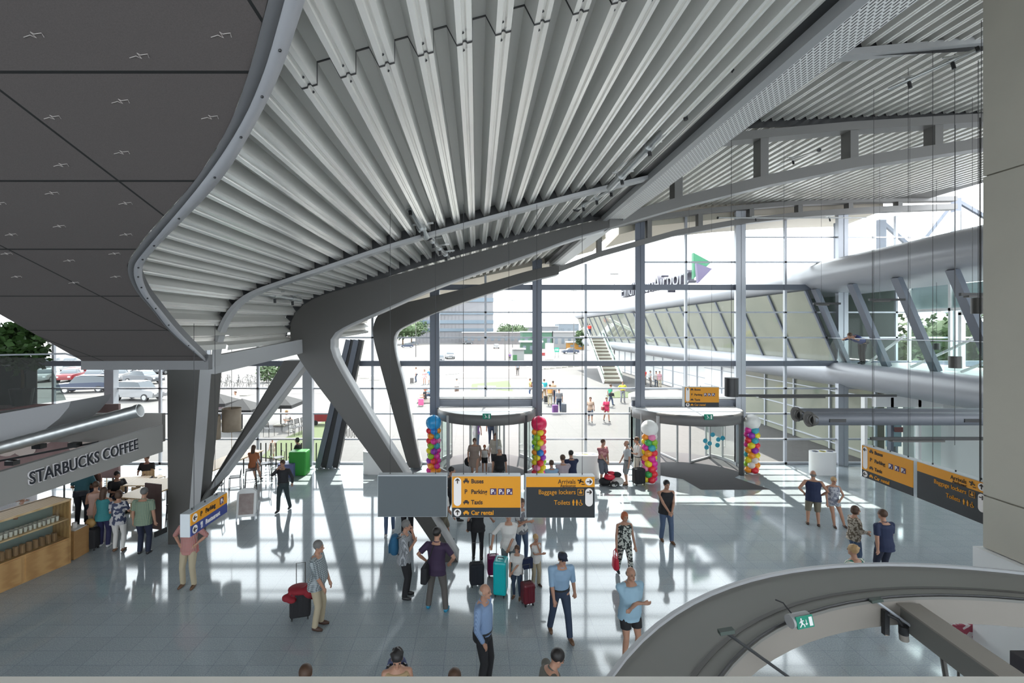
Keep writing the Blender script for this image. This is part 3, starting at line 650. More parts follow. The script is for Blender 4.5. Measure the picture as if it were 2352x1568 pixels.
# small fixtures on roof: spotlight clusters
def cluster(u, v, Y, label, s=1.0):
    t = thing('ceiling_spotlight', P(u, v, Y), label, 'spotlight', 'spotlights under the roof'); random.seed(int(u))
    MB().tube([(-.35 * s, 0, .1 * s), (.35 * s, 0, .16 * s)], .035 * s, 8).build('bracket', M_galv, t, smooth=True)
    MB().tube([(-.1 * s, 0, .1 * s), (-.2 * s, -.1, -.15 * s)], [.07 * s, .1 * s], 12).build('head', M_dark, t, smooth='auto')
    MB().tube([(.2 * s, 0, .1 * s), (.16 * s, -.1, -.08 * s)], [.05 * s, .07 * s], 12).build('second_head', M_galv, t, smooth='auto')
cluster(1640, 308, 9.5, 'black spotlight cluster hanging from the long cable tray', 1.0)
cluster(1880, 110, 7, 'small grey fixture at the end of the thin upper beam', .7)
cluster(1832, 150, 7.2, 'small fixture just below the tray, lower left of the thin upper beam', .6)
cluster(1520, 408, 9.8, 'small black spotlight at the end of the slim curved beam', .6)
# sprinkler / service pipes along the soffit
def pipe(pts, r, label, clamps=2):
    t = thing('service_pipe', (0, 0, 0), label, 'pipe', 'service pipes under the ceiling'); q = [P(*p) for p in pts]
    MB().tube(q, r, 12).build('pipe', M_galv, t, smooth='auto')
    for k in range(clamps):
        c = q[0].lerp(q[-1], (k + .5) / clamps); d = (q[-1] - q[0]).normalized()
        MB().tube([c - d * .04, c + d * .04], r * 1.5, 12).build('clamp', M_galv, t, smooth='auto')
        MB().bar(c + Vector((-.16, 0, .05)), c + Vector((.22, 0, .09)), .03, .03).build('clamp_arm', M_galv, t)
        MB().tube([c, c + Vector((.02, -.02, -.16))], .03, 8).build('nozzle', M_dark, t)
    MB().tube([q[0] - (q[-1] - q[0]).normalized() * .05, q[0]], r * 1.7, 12).build('end_cap', M_dark, t)
pipe([(365, 620, 8.3), (548, 655, 9.15)], .055, 'thick galvanised pipe with clamps along the left part of the profiled ceiling')
pipe([(560, 668, 9.8), (690, 688, 11.6)], .05, 'galvanised pipe behind the slim beam, toward the knee of the big frame', 3)
pipe([(925, 445, 7.8), (980, 545, 9.2)], .06, 'short thick pipe pointing away at the middle of the slim beam', 2)
pipe([(985, 545, 9.9), (1030, 590, 12.2)], .045, 'bundle of pipe and fittings between slim beam and big frame', 3)
pipe([(1750, 60, 5.2), (1400, 432, 9.1)], .06, 'long pipe running beside the long edge beam', 4)
pipe([(1325, 478, 11.2), (1420, 425, 9.7)], .05, 'pipe with fittings just below the right end of the slim beam', 3)
for (a, b, lab) in (((2240, 115, 8.4), (2040, 205, 9.2), 'thin pipe line crossing the upper right profiled roof'), ((1880, 345, 13.5), (1700, 408, 20), 'thin pipe seen through the big truss, left side'), ((2140, 325, 13.5), (1960, 380, 20), 'thin pipe seen through the big truss, right side'), ((1650, 500, 21), (1990, 500, 21), 'pale horizontal pipe under the low truss')):
    pipe([a, b], .03, lab, 2)
# ================================================================ overhead signs
def sign(loc, rz, w, h, rows, label, thick=.16, name='overhead_sign', wires_=(.17, .83), side=None, ztopw=8.2):
    t = thing(name, loc, label, 'sign', 'overhead direction signs', rz)
    MB().box((-w / 2, 0, 0), (w / 2, thick, h)).build('housing', mat('pale sign housing', (.52, .55, .58), .4), t, bevel=.006)
    if rows == 'blank':
        MB().box((-w / 2 + .01, -.012, .01), (w / 2 - .01, 0, h - .015)).build('blank_face', mat('slate grey blank', (.085, .10, .11), .55), t)
    else:
        rh = h / 4 if rows[0] != 'two' else h / 2
        rws = rows[1:] if rows[0] == 'two' else rows
        z1 = h - .012
        for k, (bgm, nrow) in enumerate(rws[0]):
            z0 = z1 - rh * nrow + (.012 if k == len(rws[0]) - 1 else 0) + (.006 if k == 0 else 0)
            MB().box((-w / 2 + .01, -.012, max(z0, .01)), (w / 2 - .01, 0, z1)).build('colour_field', bgm, t); z1 = z0
        for it in rws[1]:
            kind, x, row = it[0], it[1], it[2]; z = h - rh * (row + .5); X = -w / 2 + x * w
            M = Matrix.Translation((X, -.016, z)) @ Matrix.Rotation(R(90), 4, 'X')
            if kind == 't': text(it[3], it[5] * rh if len(it) > 5 else rh * .58, it[4], t, Matrix.Translation((0, 0, -rh * .2)) @ M, bold=.0022 if len(it) < 7 else 0, align=it[6] if len(it) > 6 else 'LEFT', ext=.003, sx=.9)
            elif kind == 'pill':
                r = rh * .36; n = it[3]; a = MB(); zb = z - rh * (n - 1); pts = [Vector((X + r * math.cos(q), -.014, z + r * math.sin(q))) for q in [math.pi * i / 10 for i in range(11)]] + [Vector((X + r * math.cos(q), -.014, zb + r * math.sin(q))) for q in [math.pi + math.pi * i / 10 for i in range(11)]]
                a.prism(pts, (0, -.004, 0)); a.build('arrow_field', M_skyl, t)
                th = it[4]; l = r * .62; d = Vector((math.cos(th), 0, math.sin(th))); nn = Vector((-d.z, 0, d.x)); c = Vector((X, -.022, z)); a = MB()
                a.bar(c - d * l, c + d * l, .016, .006, (0, 1, 0)); a.bar(c + d * l * 1.05, c + d * l * .2 + nn * l * .8, .016, .006, (0, 1, 0)); a.bar(c + d * l * 1.05, c + d * l * .2 - nn * l * .8, .016, .006, (0, 1, 0)); a.build('arrow', M_ink, t)
            elif kind == 'P':
                q = rh * .30; MB().box((X - q, -.018, z - q), (X + q, -.012, z + q)).build('parking_tile', M_purple, t)
                M3 = Matrix.Translation((X - q * .8, -.022, z - q * .6)) @ Matrix.Rotation(R(90), 4, 'X'); text('P', rh * .58, M_skyl, t, M3, bold=.003, ext=.002)
                M3 = Matrix.Translation((X + q * .28, -.022, z - q * .7)) @ Matrix.Rotation(R(90), 4, 'X'); text(it[3], rh * .3, M_skyl, t, M3, bold=.002, ext=.002)
            elif kind == 'ico':
                a = MB(); q = rh * .28; mm = it[4]
                if it[3] in ('bus', 'taxi', 'car'):
                    a.box((X - q, -.018, z - q * .35), (X + q, -.012, z + q * .15)); a.prism([Vector((X - q * .65, -.018, z + q * .15)), Vector((X + q * .65, -.018, z + q * .15)), Vector((X + q * .45, -.018, z + q * .65)), Vector((X - q * .45, -.018, z + q * .65))], (0, .006, 0))
                    a.box((X - q * .8, -.018, z - q * .75), (X - q * .45, -.012, z - q * .35)); a.box((X + q * .45, -.018, z - q * .75), (X + q * .8, -.012, z - q * .35))
                    if it[3] == 'bus': a.box((X - q * .5, -.018, z + q * .8), (X + q * .5, -.012, z + q * .95))
                elif it[3] == 'frame':
                    for b in (((X - q, z - q), (X + q, z - q)), ((X + q, z - q), (X + q, z + q)), ((X + q, z + q), (X - q, z + q)), ((X - q, z + q), (X - q, z - q))): a.bar((b[0][0], -.016, b[0][1]), (b[1][0], -.016, b[1][1]), .006, .004, (0, 1, 0))
                    a.box((X - q * .5, -.018, z - q * .5), (X + q * .5, -.012, z + q * .1)); a.ell((X, -.015, z + q * .45), (q * .3, .004, q * .25), 8, 6)
                elif it[3] == 'plane':
                    a.bar((X - q, -.016, z + q * .5), (X + q, -.016, z - q * .2), .02, .006, (0, 1, 0)); a.bar((X - q * .1, -.016, z + q * .1), (X + q * .1, -.016, z + q * .9), .02, .006, (0, 1, 0)); a.bar((X, -.016, z + q * .1), (X - q * .5, -.016, z - q * .6), .02, .006, (0, 1, 0)); a.bar((X + q * .3, -.016, z - q * .95), (X + q * 1.4, -.016, z - q * .95), .012, .006, (0, 1, 0))
                elif it[3] == 'man':
                    a.ell((X, -.016, z + q * .8), (q * .22, .004, q * .22), 8, 6); a.ell((X, -.016, z + q * .15), (q * .38, .004, q * .55), 8, 6); a.box((X - q * .2, -.018, z - q), (X + q * .2, -.012, z))
                elif it[3] == 'wheel':
                    a.ell((X, -.016, z + q * .8), (q * .2, .004, q * .2), 8, 6); a.bar((X, -.016, z + q * .5), (X + q * .1, -.016, z - q * .2), .012, .005, (0, 1, 0)); a.bar((X + q * .1, -.016, z - q * .2), (X + q * .7, -.016, z - q * .6), .012, .005, (0, 1, 0)); a.tube([(X + q * .6 * math.cos(w_), -.016, z - q * .35 + q * .6 * math.sin(w_)) for w_ in [2.2 + .4 * i for i in range(10)]], .005, 5)
                elif it[3] == 'fork':
                    a.box((X - q * .5, -.018, z - q), (X - q * .35, -.012, z + q)); a.box((X + q * .1, -.018, z - q), (X + q * .25, -.012, z + q)); a.box((X - q * .7, -.018, z + q * .2), (X - q * .15, -.012, z + q * .35)); a.box((X - q * .75, -.018, z + q * .2), (X - q * .65, -.012, z + q)); a.box((X - q * .2, -.018, z + q * .2), (X - q * .1, -.012, z + q))
                a.build('pictogram', mm, t)
    for i, wv in enumerate(wires_):
        MB().cyl((-w / 2 + wv * w, thick / 2, h), (-w / 2 + wv * w, thick / 2, ztopw - loc[2]), .004, n=5).build('suspension_wire', M_dark, t)
    MB().box((-w * .335, thick / 2 - .01, h), (-w * .325, thick / 2 + .01, h + .03)).box((w * .325, thick / 2 - .01, h), (w * .335, thick / 2 + .01, h + .03)).box((-.006, thick / 2 - .01, h), (.006, thick / 2 + .01, h + .03)).build('fixing', M_dark, t)
    return t
YS = 8.0; sc_ = YS / F; hS = 96 * sc_; wS = 159.5 * sc_
zS = H - (1188 - CV) * sc_
Y_, N_, T_ = M_yel, M_navy, M_ink
rowsA = [[(Y_, 3), (N_, 1)], [('pill', .085, 0, 3, R(90)), ('pill', .085, 3, 1, R(90)), ('ico', .21, 0, 'bus', T_), ('t', .28, 0, 'Buses', T_), ('t', .185, 1, 'P', T_, .6), ('t', .28, 1, 'Parking', T_), ('P', .60, 1, '1'), ('P', .715, 1, '3'), ('P', .83, 1, '4'), ('ico', .21, 2, 'taxi', T_), ('t', .28, 2, 'Taxis', T_), ('ico', .21, 3, 'car', Y_), ('t', .28, 3, 'Car rental', Y_)]]
rowsB = [[(Y_, 1), (N_, 3)], [('t', .72, .0, 'Arrivals', T_, .6, 'RIGHT'), ('t', .72, .33, 'Aankomst', T_, .4, 'RIGHT'), ('ico', .79, 0, 'plane', T_), ('pill', .91, 0, 1, 0), ('pill', .91, 1, 2, 0), ('t', .72, 1, 'Baggage lockers', Y_, .62, 'RIGHT'), ('ico', .79, 1, 'frame', Y_), ('t', .64, 2, 'Toilets', Y_, .62, 'RIGHT'), ('ico', .685, 2, 'man', Y_), ('ico', .735, 2, 'man', Y_), ('ico', .79, 2, 'wheel', Y_)]]
sign(P(947, 1187, YS) , 0, wS, hS, 'blank', 'blank slate-grey overhead sign, left of the yellow Buses sign')
sign(P(1117, 1188, YS), 0, wS, hS, rowsA, 'yellow overhead Buses, Parking and Taxis sign hung in the centre of the hall')
sign(P(1287, 1189, YS), 0, wS, hS, rowsB, 'dark overhead sign with yellow Arrivals strip hung in the centre, right of the Buses sign')
rowsA2 = [rowsA[0], [(it[0], it[1], it[2], it[3], R(180)) if it[0] == 'pill' else it for it in rowsA[1]]]
rowsB2 = [rowsB[0], [('pill', .91, 0, 1, R(90)) if it[0] == 'pill' and it[2] == 0 else it for it in rowsB[1]]]
a = P(1980, 1093, 10.45); b = P(2099, 1141.5, 9.18); ang = math.atan2(b.y - a.y, b.x - a.x)
sign((a + b) / 2, ang, (b - a).length, hS, rowsA2, 'yellow Buses and Parking sign at right, seen at a slant, beside the dark one', ztopw=11.2)
a = P(2109, 1143.5, 9.08); b = P(2272, 1210, 7.75); ang = math.atan2(b.y - a.y, b.x - a.x)
sign((a + b) / 2, ang, (b - a).length * 1.03, hS, rowsB2, 'dark Baggage lockers sign at right, partly behind the concrete wall', ztopw=11.2)
sign(P(1612, 935, 16.2), R(-2), 1.14, .68, rowsA, 'small-looking yellow sign hung in front of the right revolving door', ztopw=10.8, thick=.22)
a = P(436, 1235.5, 7.15); b = P(521, 1175, 8.15); ang = math.atan2(b.y - a.y, b.x - a.x)
rowsC = ['two', [(Y_, 1), (M_bluef, 1)], [('pill', .10, 0, 1, R(180)), ('pill', .10, 1, 1, R(180)), ('t', .24, 0, 'P', T_, .6), ('t', .37, 0, 'Parking', T_), ('P', .82, 0, '1'), ('ico', .28, 1, 'fork', M_skyl), ('t', .37, 1, 'Restaurant', M_skyl)]]
sign((a + b) / 2, ang, (b - a).length, .345, rowsC, 'slanted yellow and blue sign reading Parking and Restaurant, before the V column', thick=.5, wires_=(.1, .9), ztopw=7.4) if 0 else sign((a + b) / 2, ang, (b - a).length, .345, rowsC, 'slanted yellow and blue sign reading Parking and Restaurant, before the V column', thick=.15, wires_=(.22, .78), ztopw=6.2)
# ================================================================ balloon columns
BC = {'r': (.80, .03, .05), 'o': (.9, .30, .02), 'y': (.85, .68, .02), 'g': (.30, .55, .03), 't': (.05, .40, .48), 'b': (.02, .22, .65), 'p': (.30, .03, .42), 'm': (.75, .03, .32), 'w': (.8, .72, .70), 'k': (.85, .25, .45), 'e': (.05, .40, .10)}
BM = {k: mat('balloon ' + k, c, .28, spec=.6) for k, c in BC.items()}
def balloons(u, vf, topc, seq, label, rad=.33, ztop_=2.62):
    p = G(u, vf); t = thing('balloon_column', p, label, 'balloon column'); n = len(seq) // 4; hh = ztop_ - 2 * rad - .08
    MB().cyl((0, 0, 0), (0, 0, .05), .2, n=16).build('base', M_white, t); MB().cyl((0, 0, .05), (0, 0, hh), .02, n=8).build('pole', M_white, t)
    for i in range(n):
        z = .16 + (hh - .2) * i / (n - 1)
        for j in range(4):
            a = R(90 * j + 45 * (i % 2) + 10)
            MB().ell((.17 * math.cos(a), .17 * math.sin(a), z), (.15, .15, .14), 14, 10).build('small_balloon', BM[seq[i * 4 + j]], t, smooth=True)
    MB().ell((0, 0, hh + rad * .9), (rad, rad, rad), 24, 16).build('large_balloon', BM[topc], t, smooth=True)
BM['B'] = mat('sky blue balloon', (.03, .33, .70), .25); BM['C'] = mat('crimson balloon', (.72, .02, .10), .25); BM['W'] = mat('white balloon', (.80, .79, .77), .3)
random.seed(3)
def seq(s): return ''.join(random.choice(s) for _ in range(4 * 9))
balloons(996, 1088, 'B', 'ormo' + 'prom' + 'mppr' + 'ypgm' + 'mgyp' + 'bogt' + 'kbrm' + 'rwot' + 'orrb', 'balloon column topped by a blue balloon, left of the left revolving door')
balloons(1238, 1092, 'C', 'mpry' + 'prky' + 'gpyr' + 'kgyp' + 'ryob' + 'ybgk' + 'rmgy' + 'ytgr' + 'ryoy', 'balloon column topped by a crimson balloon, right of the left revolving door')
balloons(1492, 1108, 'W', 'mryr' + 'rmer' + 'mwkr' + 'omym' + 'yoom' + 'oyor' + 'gomt' + 'myeg' + 'wyok', 'balloon column topped by a white balloon, left of the right revolving door')
balloons(1727, 1086, 'W', 'oror' + 'ygwo' + 'ogyw' + 'ytoy' + 'rtop' + 'wmyr' + 'pmrt' + 'pmpy' + 'bpmt', 'balloon column topped by a white balloon, right of the right revolving door')
# ================================================================ waste bins, boards, mats
def bin3(u, vf, w, h, label):
    t = thing('recycling_bin', G(u, vf), label, 'bin', 'white recycling bins'); r = .28
    pts = [Vector((w / 2 - r + r * math.sin(a), .56 * 0 + r * -math.cos(a) + r, 0)) for a in [math.pi * i / 10 for i in range(11)]] + [Vector((-w / 2 + r - r * math.sin(a), r * math.cos(a) + r, 0)) for a in [math.pi * i / 10 for i in range(11)]]
    MB().prism(pts, (0, 0, h)).build('body', M_white, t, smooth='auto')
    for k, c in enumerate(('b', 'y', 'b')):
        x = (k - 1) * w * .3; MB().cyl((x, r, h), (x, r, h + .012), .12, n=20).build('lid_ring', mat('bin ring ' + c, (.70, .60, .05) if c == 'y' else (.25, .27, .38), .5), t)
        MB().cyl((x, r, h + .012), (x, r, h + .016), .085, n=20).build('opening', M_black, t)
bin3(1348, 1100, 1.15, .95, 'white three-hole recycling bin behind the men in the middle of the entrance')
bin3(1900, 1092, 1.05, .95, 'white three-hole recycling bin by the facade at right')
bin3(858, 1090, 1.0, .95, 'white three-hole recycling bin half hidden by the leg of the big frame')
t = thing('a_frame_board', G(568, 1190), 'white folding advertising board standing on the floor near the V column', 'board', rz=R(12))
for s_, lab in ((-1, 'front'), (1, 'rear')):
    M = Matrix.Translation((0, s_ * .22, 0)) @ Matrix.Rotation(s_ * R(11), 4, 'X')
    a = MB(); pts = [Vector((-.29, 0, .12)), Vector((.29, 0, .12)), Vector((.29, 0, .88)), Vector((.15, 0, .98)), Vector((-.15, 0, .98)), Vector((-.29, 0, .88))]; a.prism([M @ p for p in pts], M.to_3x3() @ Vector((0, .02, 0))); a.build('panel', M_white, t)
    MB().box((-.29, -.005, 0), (-.26, .02, .2), M).box((.26, -.005, 0), (.29, .02, .2), M).build('feet', M_alu, t)
M = Matrix.Translation((0, -.23, 0)) @ Matrix.Rotation(-R(11), 4, 'X')
MB().box((-.22, -.01, .2), (.22, -.004, .84), M).build('poster', mat('faded coffee poster', (.50, .44, .42), .6, 0, (.22, .14, .13), 'noise', 6), t)
# ================================================================ STARBUCKS zone, left
fs = thing('coffee_shop_fascia', (0, 0, 0), 'long grey fascia band with coffee shop letters at the left edge', 'fascia')
A0, A1 = Vector((-10.4, 8.2, 0)), Vector((-8.6, 13.1, 0))
A0 = P(-300, 0, 7.3); A1 = P(374, 0, 12.6); A0.z = A1.z = 0
L0 = P(0, 0, 9.0); 
def fz(u, v, Y): return H - (v - CV) * Y / F
# band as plane along depth through pixel columns u=0 (Y=9.2) and u=374 (Y=13)
Ya, Yb_ = 9.2, 12.9
a_t = P(0, 1084, Ya); a_b = P(0, 1164, Ya); b_t = P(374, 975, Yb_); b_b = P(374, 1037, Yb_)
d = (b_t - a_t); e = .35
a_t2 = a_t - (b_t - a_t) * e; a_b2 = a_b - (b_b - a_b) * e
MB().prism([a_b2, b_b, b_t, a_t2], (-.12, -.05, 0)).build('band', mat('warm grey fascia', (.31, .30, .285), .5), fs)
ex = (b_b - a_b).normalized(); eu = Vector((0, 0, 1)); en = ex.cross(eu).normalized()
def bandM(u, v, off):
    Yq = None
    # intersect pixel ray with vertical band plane
    r_ = Vector(((u - CU) / F, 1, -(v - CV) / F)); n_ = en; c_ = Vector((0, 0, H)); tt = (a_b - c_).dot(n_) / r_.dot(n_); p = c_ + r_ * tt
    if (Vector((0, 0, H)) - p).dot(n_) < 0: n_ = -n_
    Mx = Matrix((ex, eu, ex.cross(eu))).transposed().to_4x4(); Mx.translation = p + n_ * off; return Mx, p
M0, p0 = bandM(64, 1113, .02); M1_, p1 = bandM(314, 1030, .02)
base_ang = (p1 - p0).normalized(); Mx = Matrix((base_ang, (eu - base_ang * base_ang.dot(eu)).normalized(), base_ang.cross(eu).normalized())).transposed().to_4x4(); 
want = (p1 - p0).length; size = .36
def lets(mt, off, bold, nm):
    o = text('STARBUCKS COFFEE', size, mt, fs, Matrix.Identity(4), name=nm, ext=.012, bold=bold)
    xs = [v.co.x for v in o.data.vertices]; k = want / (max(xs) - min(xs)); o.data.transform(Matrix.Diagonal((k, 1, 1, 1)))
    Mq = Mx.copy(); nrm_ = Vector(Mx.col[2][:3]); Mq.translation = p0 + nrm_ * off; o.data.transform(Mq)
lets(mat('white letter edge', (.80, .76, .78), .5), .02, .020, 'letter_edge'); lets(mat('black letter face', (.02, .022, .03), .4), .034, .004, 'letter_face')
# spiral duct
t = thing('spiral_duct', (0, 0, 0), 'shiny spiral-wound ventilation duct above the coffee shop fascia', 'duct')
q0, q1 = P(-260, 1098, 10.2), P(322, 942, 10.7); n = 70; pts = [q0.lerp(q1, i / n) for i in range(n + 1)]
MB().tube(pts, [.135 * (1.035 if i % 3 == 0 else 1) for i in range(n + 1)], 20).build('duct', M_galv, t, smooth=True)
MB().tube([q1 - (q1 - q0).normalized() * .08, q1], .148, 20).build('end_collar', M_galv, t, smooth='auto')
# rear bulkhead, soffit with track lights above the counter
t = struct(thing('wall_cafe', (0, 0, 0)))
MB().box((-22, 13.6, 2.95), (P(372, 0, 13.6).x, 13.75, 3.75)).build('bulkhead', mat('taupe bulkhead', (.36, .34, .32), .6), t)
MB().box((-24, 8, -.01), (-20, 22, 4.5)).build('end_wall', mat('dark wine wall', (.16, .10, .10), .6), t)
t = thing('mural_panel', (0, 0, 0), 'pinkish mural with pale flower shapes on the coffee shop back wall', 'mural')
MB().box((-19.5, 17.0, .9), (-12.6, 17.1, 3.5)).build('panel', mat('mural pink', (.42, .28, .27), .7, 0, (.16, .10, .10), 'noise', 1.5), t)
for k in range(9):
    random.seed(k); MB().ell((-18.5 + k * .65, 16.98, 2.2 + random.uniform(-.5, .6)), (.42, .02, .3), 10, 8).build('flower', mat('mural petal', (.66, .55, .50), .7), t)
tl = thing('track_light', (0, 0, 0), 'black track with square spotlights above the coffee counter', 'track light')
MB().bar(P(0, 1058, 13.2), P(225, 1015, 13.2), .05, .05).build('track', M_black, tl)
for u, v in ((28, 1062), (90, 1024), (172, 1021)):
    p = P(u, v, 13.1); MB().box((p.x - .12, p.y - .1, p.z - .06), (p.x + .12, p.y + .1, p.z + .06)).build('spot_head', M_black, tl)
# display counter
ct = thing('display_counter', (0, 0, 0), 'oak display counter with glass shelves of cups at the lower left', 'counter')
c0 = G(163, 1292); c1_ = G(0, 1362); dd = (c1_ - c0).normalized(); c2 = c0 + dd * 4.2; nn = Vector((-dd.y, dd.x, 0)); nn = nn if nn.x < 0 else -nn
def cbox(s0, s1, d0, d1, z0, z1, nm, m_, **k):
    a = [c0 + dd * s0 + nn * d0, c0 + dd * s1 + nn * d0, c0 + dd * s1 + nn * d1, c0 + dd * s0 + nn * d1]
    return MB().prism([p + Vector((0, 0, z0)) for p in a], (0, 0, z1 - z0)).build(nm, m_, ct, **k)
zt = H - (1144 - CV) * c0.y / F; 
cbox(0, 4.2, 0, .7, 0, zt * .40, 'oak_base', M_wood)
for k in range(4): cbox(.08 + k * 1.03, 1.02 + k * 1.03, -.02, 0, .06, zt * .38, 'door_panel', M_wood); 
cbox(0, .04, 0, .7, zt * .4, zt, 'end_panel', M_wood); cbox(0, 4.2, -.02, .7, zt - .05, zt, 'worktop', M_woodl); cbox(0, 4.2, 0, .68, zt * .68, zt * .70, 'shelf', M_woodl)
cbox(0, 4.2, .60, .64, zt * .4, zt, 'back_panel', mat('pale green back panel', (.30, .35, .33), .5)); cbox(.04, 4.2, .0, .012, zt * .4, zt - .05, 'front_glass', M_glass)
cupm = mat('cream paper cup', (.68, .62, .55), .6); cupb = mat('brown paper bag', (.36, .20, .10), .7)
cp = MB().tube([(0, 0, 0), (0, 0, .12)], [.032, .045], 12).build('paper_cup', cupm, smooth='auto')
for k in range(40):
    o = cp if k == 0 else cp.copy()
    if k: COL.objects.link(o)
    o.location = c0 + dd * (.25 + (k // 2) * .1) + nn * (.12 + (k % 2) * .13) + Vector((0, 0, zt * .70)); tag(o, 'cream paper cup standing in the row on the upper glass shelf of the counter', 'cup', 'paper cups on the upper shelf')
bgo = MB().box((-.05, -.035, 0), (.05, .035, .2)).prism([(-.05, -.035, .2), (.05, -.035, .2), (.05, .035, .2), (-.05, .035, .2)], (0, 0, .02)).build('coffee_bag', cupb, bevel=.008)
for k in range(24):
    o = bgo if k == 0 else bgo.copy()
    if k: COL.objects.link(o)
    o.location = c0 + dd * (.3 + k * .14) + nn * .15 + Vector((0, 0, zt * .40 + .002)); tag(o, 'dark brown coffee packet on the lower shelf of the counter', 'coffee packet', 'coffee packets on the lower shelf')
# white service counter behind
MB().box((-16.5, 12.2, 0), (-11.9, 13.0, 1.05)).build('service_counter', M_white, tag_=('white service counter behind the display case', 'counter'), bevel=.01)
# left upper balcony with glass balustrade and plants
lbx = struct(thing('wall_left_gallery', (0, 0, 0)))
Yg = 11.0
pr = [P(-300, 1120, Yg), P(-300, 985, Yg), P(0, 950, Yg), P(163, 921, Yg), P(158, 935, Yg), P(135, 962, Yg), P(105, 985, Yg), P(60, 1000, Yg), P(0, 1030, Yg)]
MB().prism(pr, (0, 1.2, 0)).build('rounded_slab', mat('grey plaster', (.30, .30, .31), .7), lbx, smooth='auto')
g = thing('glass_balustrade', (0, 0, 0), 'dark tinted glass balustrade with rail on the left upper gallery', 'balustrade')
MB().add([P(-300, 985, Yg), P(152, 918, Yg), P(108, 822, Yg), P(-300, 812, Yg)], [(0, 1, 2, 3)]).build('glass_pane', glassy('smoked glass', (.28, .34, .33), .03), g, fixn=False)
MB().tube([P(-300, 812, Yg), P(0, 815, Yg), P(150, 812, Yg + .1), P(188, 822, Yg + .3)], .02, 8).build('top_rail', M_alu, g)
MB().box(tuple(P(-300, 930, 12.3)), tuple(P(60, 930, 12.3) + Vector((0, .3, 1.0)))).build('gallery_parapet', mat('black parapet', (.02, .025, .025), .5), lbx)
# plants
M_leaf = mat('dark green leaf', (.03, .07, .02), .5, 0, (.06, .13, .03), 'noise', 4)
def foliage(mb, c, rx, ry, rz_, n, s, seed=0):
    rnd = random.Random(seed)
    for _ in range(n):
        while 1:
            q = Vector((rnd.uniform(-1, 1), rnd.uniform(-1, 1), rnd.uniform(-1, 1)))
            if q.length < 1 and q.length > .35: break
        p = Vector(c) + Vector((q.x * rx, q.y * ry, q.z * rz_)); a = Vector((rnd.uniform(-1, 1), rnd.uniform(-1, 1), rnd.uniform(-.8, .5))).normalized(); b = a.orthogonal().normalized(); b = Matrix.Rotation(rnd.uniform(0, 6.3), 3, a) @ b
        L = s * rnd.uniform(.7, 1.3); w = L * .38; mb.add([p, p + a * L * .5 + b * w, p + a * L, p + a * L * .5 - b * w], [(0, 1, 2, 3)])
t = thing('potted_plant', P(50, 925, 11.7), 'large dark leafy plant behind the glass of the left gallery', 'plant')
a = MB(); foliage(a, (0, 0, 1.35), .55, .5, .62, 700, .17, 4); foliage(a, (-.55, .1, 1.5), .5, .4, .5, 400, .17, 5); a.build('leaves', M_leaf, t, fixn=False)
MB().tube([(0, 0, 0), (.03, 0, .6), (-.05, 0, 1.2)], [.04, .03, .02], 8).build('stem', mat('bark', (.12, .08, .05), .9), t)
MB().tube([(0, 0, -.05), (0, 0, .35)], [.18, .24], 16).build('pot', M_dark, t)
# ================================================================ outdoors
def gY(v): return H * F / (v - CV)
M_grass = mat('lawn', (.055, .075, .028), .95, 0, (.075, .095, .04), 'noise', 3)
for pts, lab in (([(1084, 882), (1168, 874), (1182, 907), (1079, 905)], 'trapezoid lawn patch beyond the left revolving door'),
                 ([(600, 1050), (640, 1012), (775, 955), (790, 968), (760, 1062), (690, 1064)], 'dry grass slope outside the window railing at left'),
                 ([(1392, 908), (1420, 898), (1465, 902), (1470, 912), (1400, 914)], 'small lawn patch beside the stair foot outside')):
    o = MB().prism([G(u, v, -.015) for u, v in pts], (0, 0, .03)).build('lawn', M_grass, tag_=(lab, 'lawn')); 
# zebra crossing stripes, kerb lines
cx = thing('zebra_crossing', (0, 0, 0), 'white striped pedestrian crossing across the road outside', 'road marking'); M_line = mat('road paint', (.62, .61, .60), .8)
for k in range(12):
    u = 940 + k * 24; v = 868 - k * 2.2
    MB().bar(G(u, v), G(u + 40, v - 6), .45, .04).build('stripe', M_line, cx)
kb = MB()
for a, b in (((1210, 868), (1150, 785)), ((1080, 860), (1105, 790))):
    kb.bar(G(*a), G(*b), .15, .06)
kb.build('kerb', mat('kerb stone', (.45, .44, .43), .9), tag_=('thin pale kerb lines along the road outside', 'kerb'))
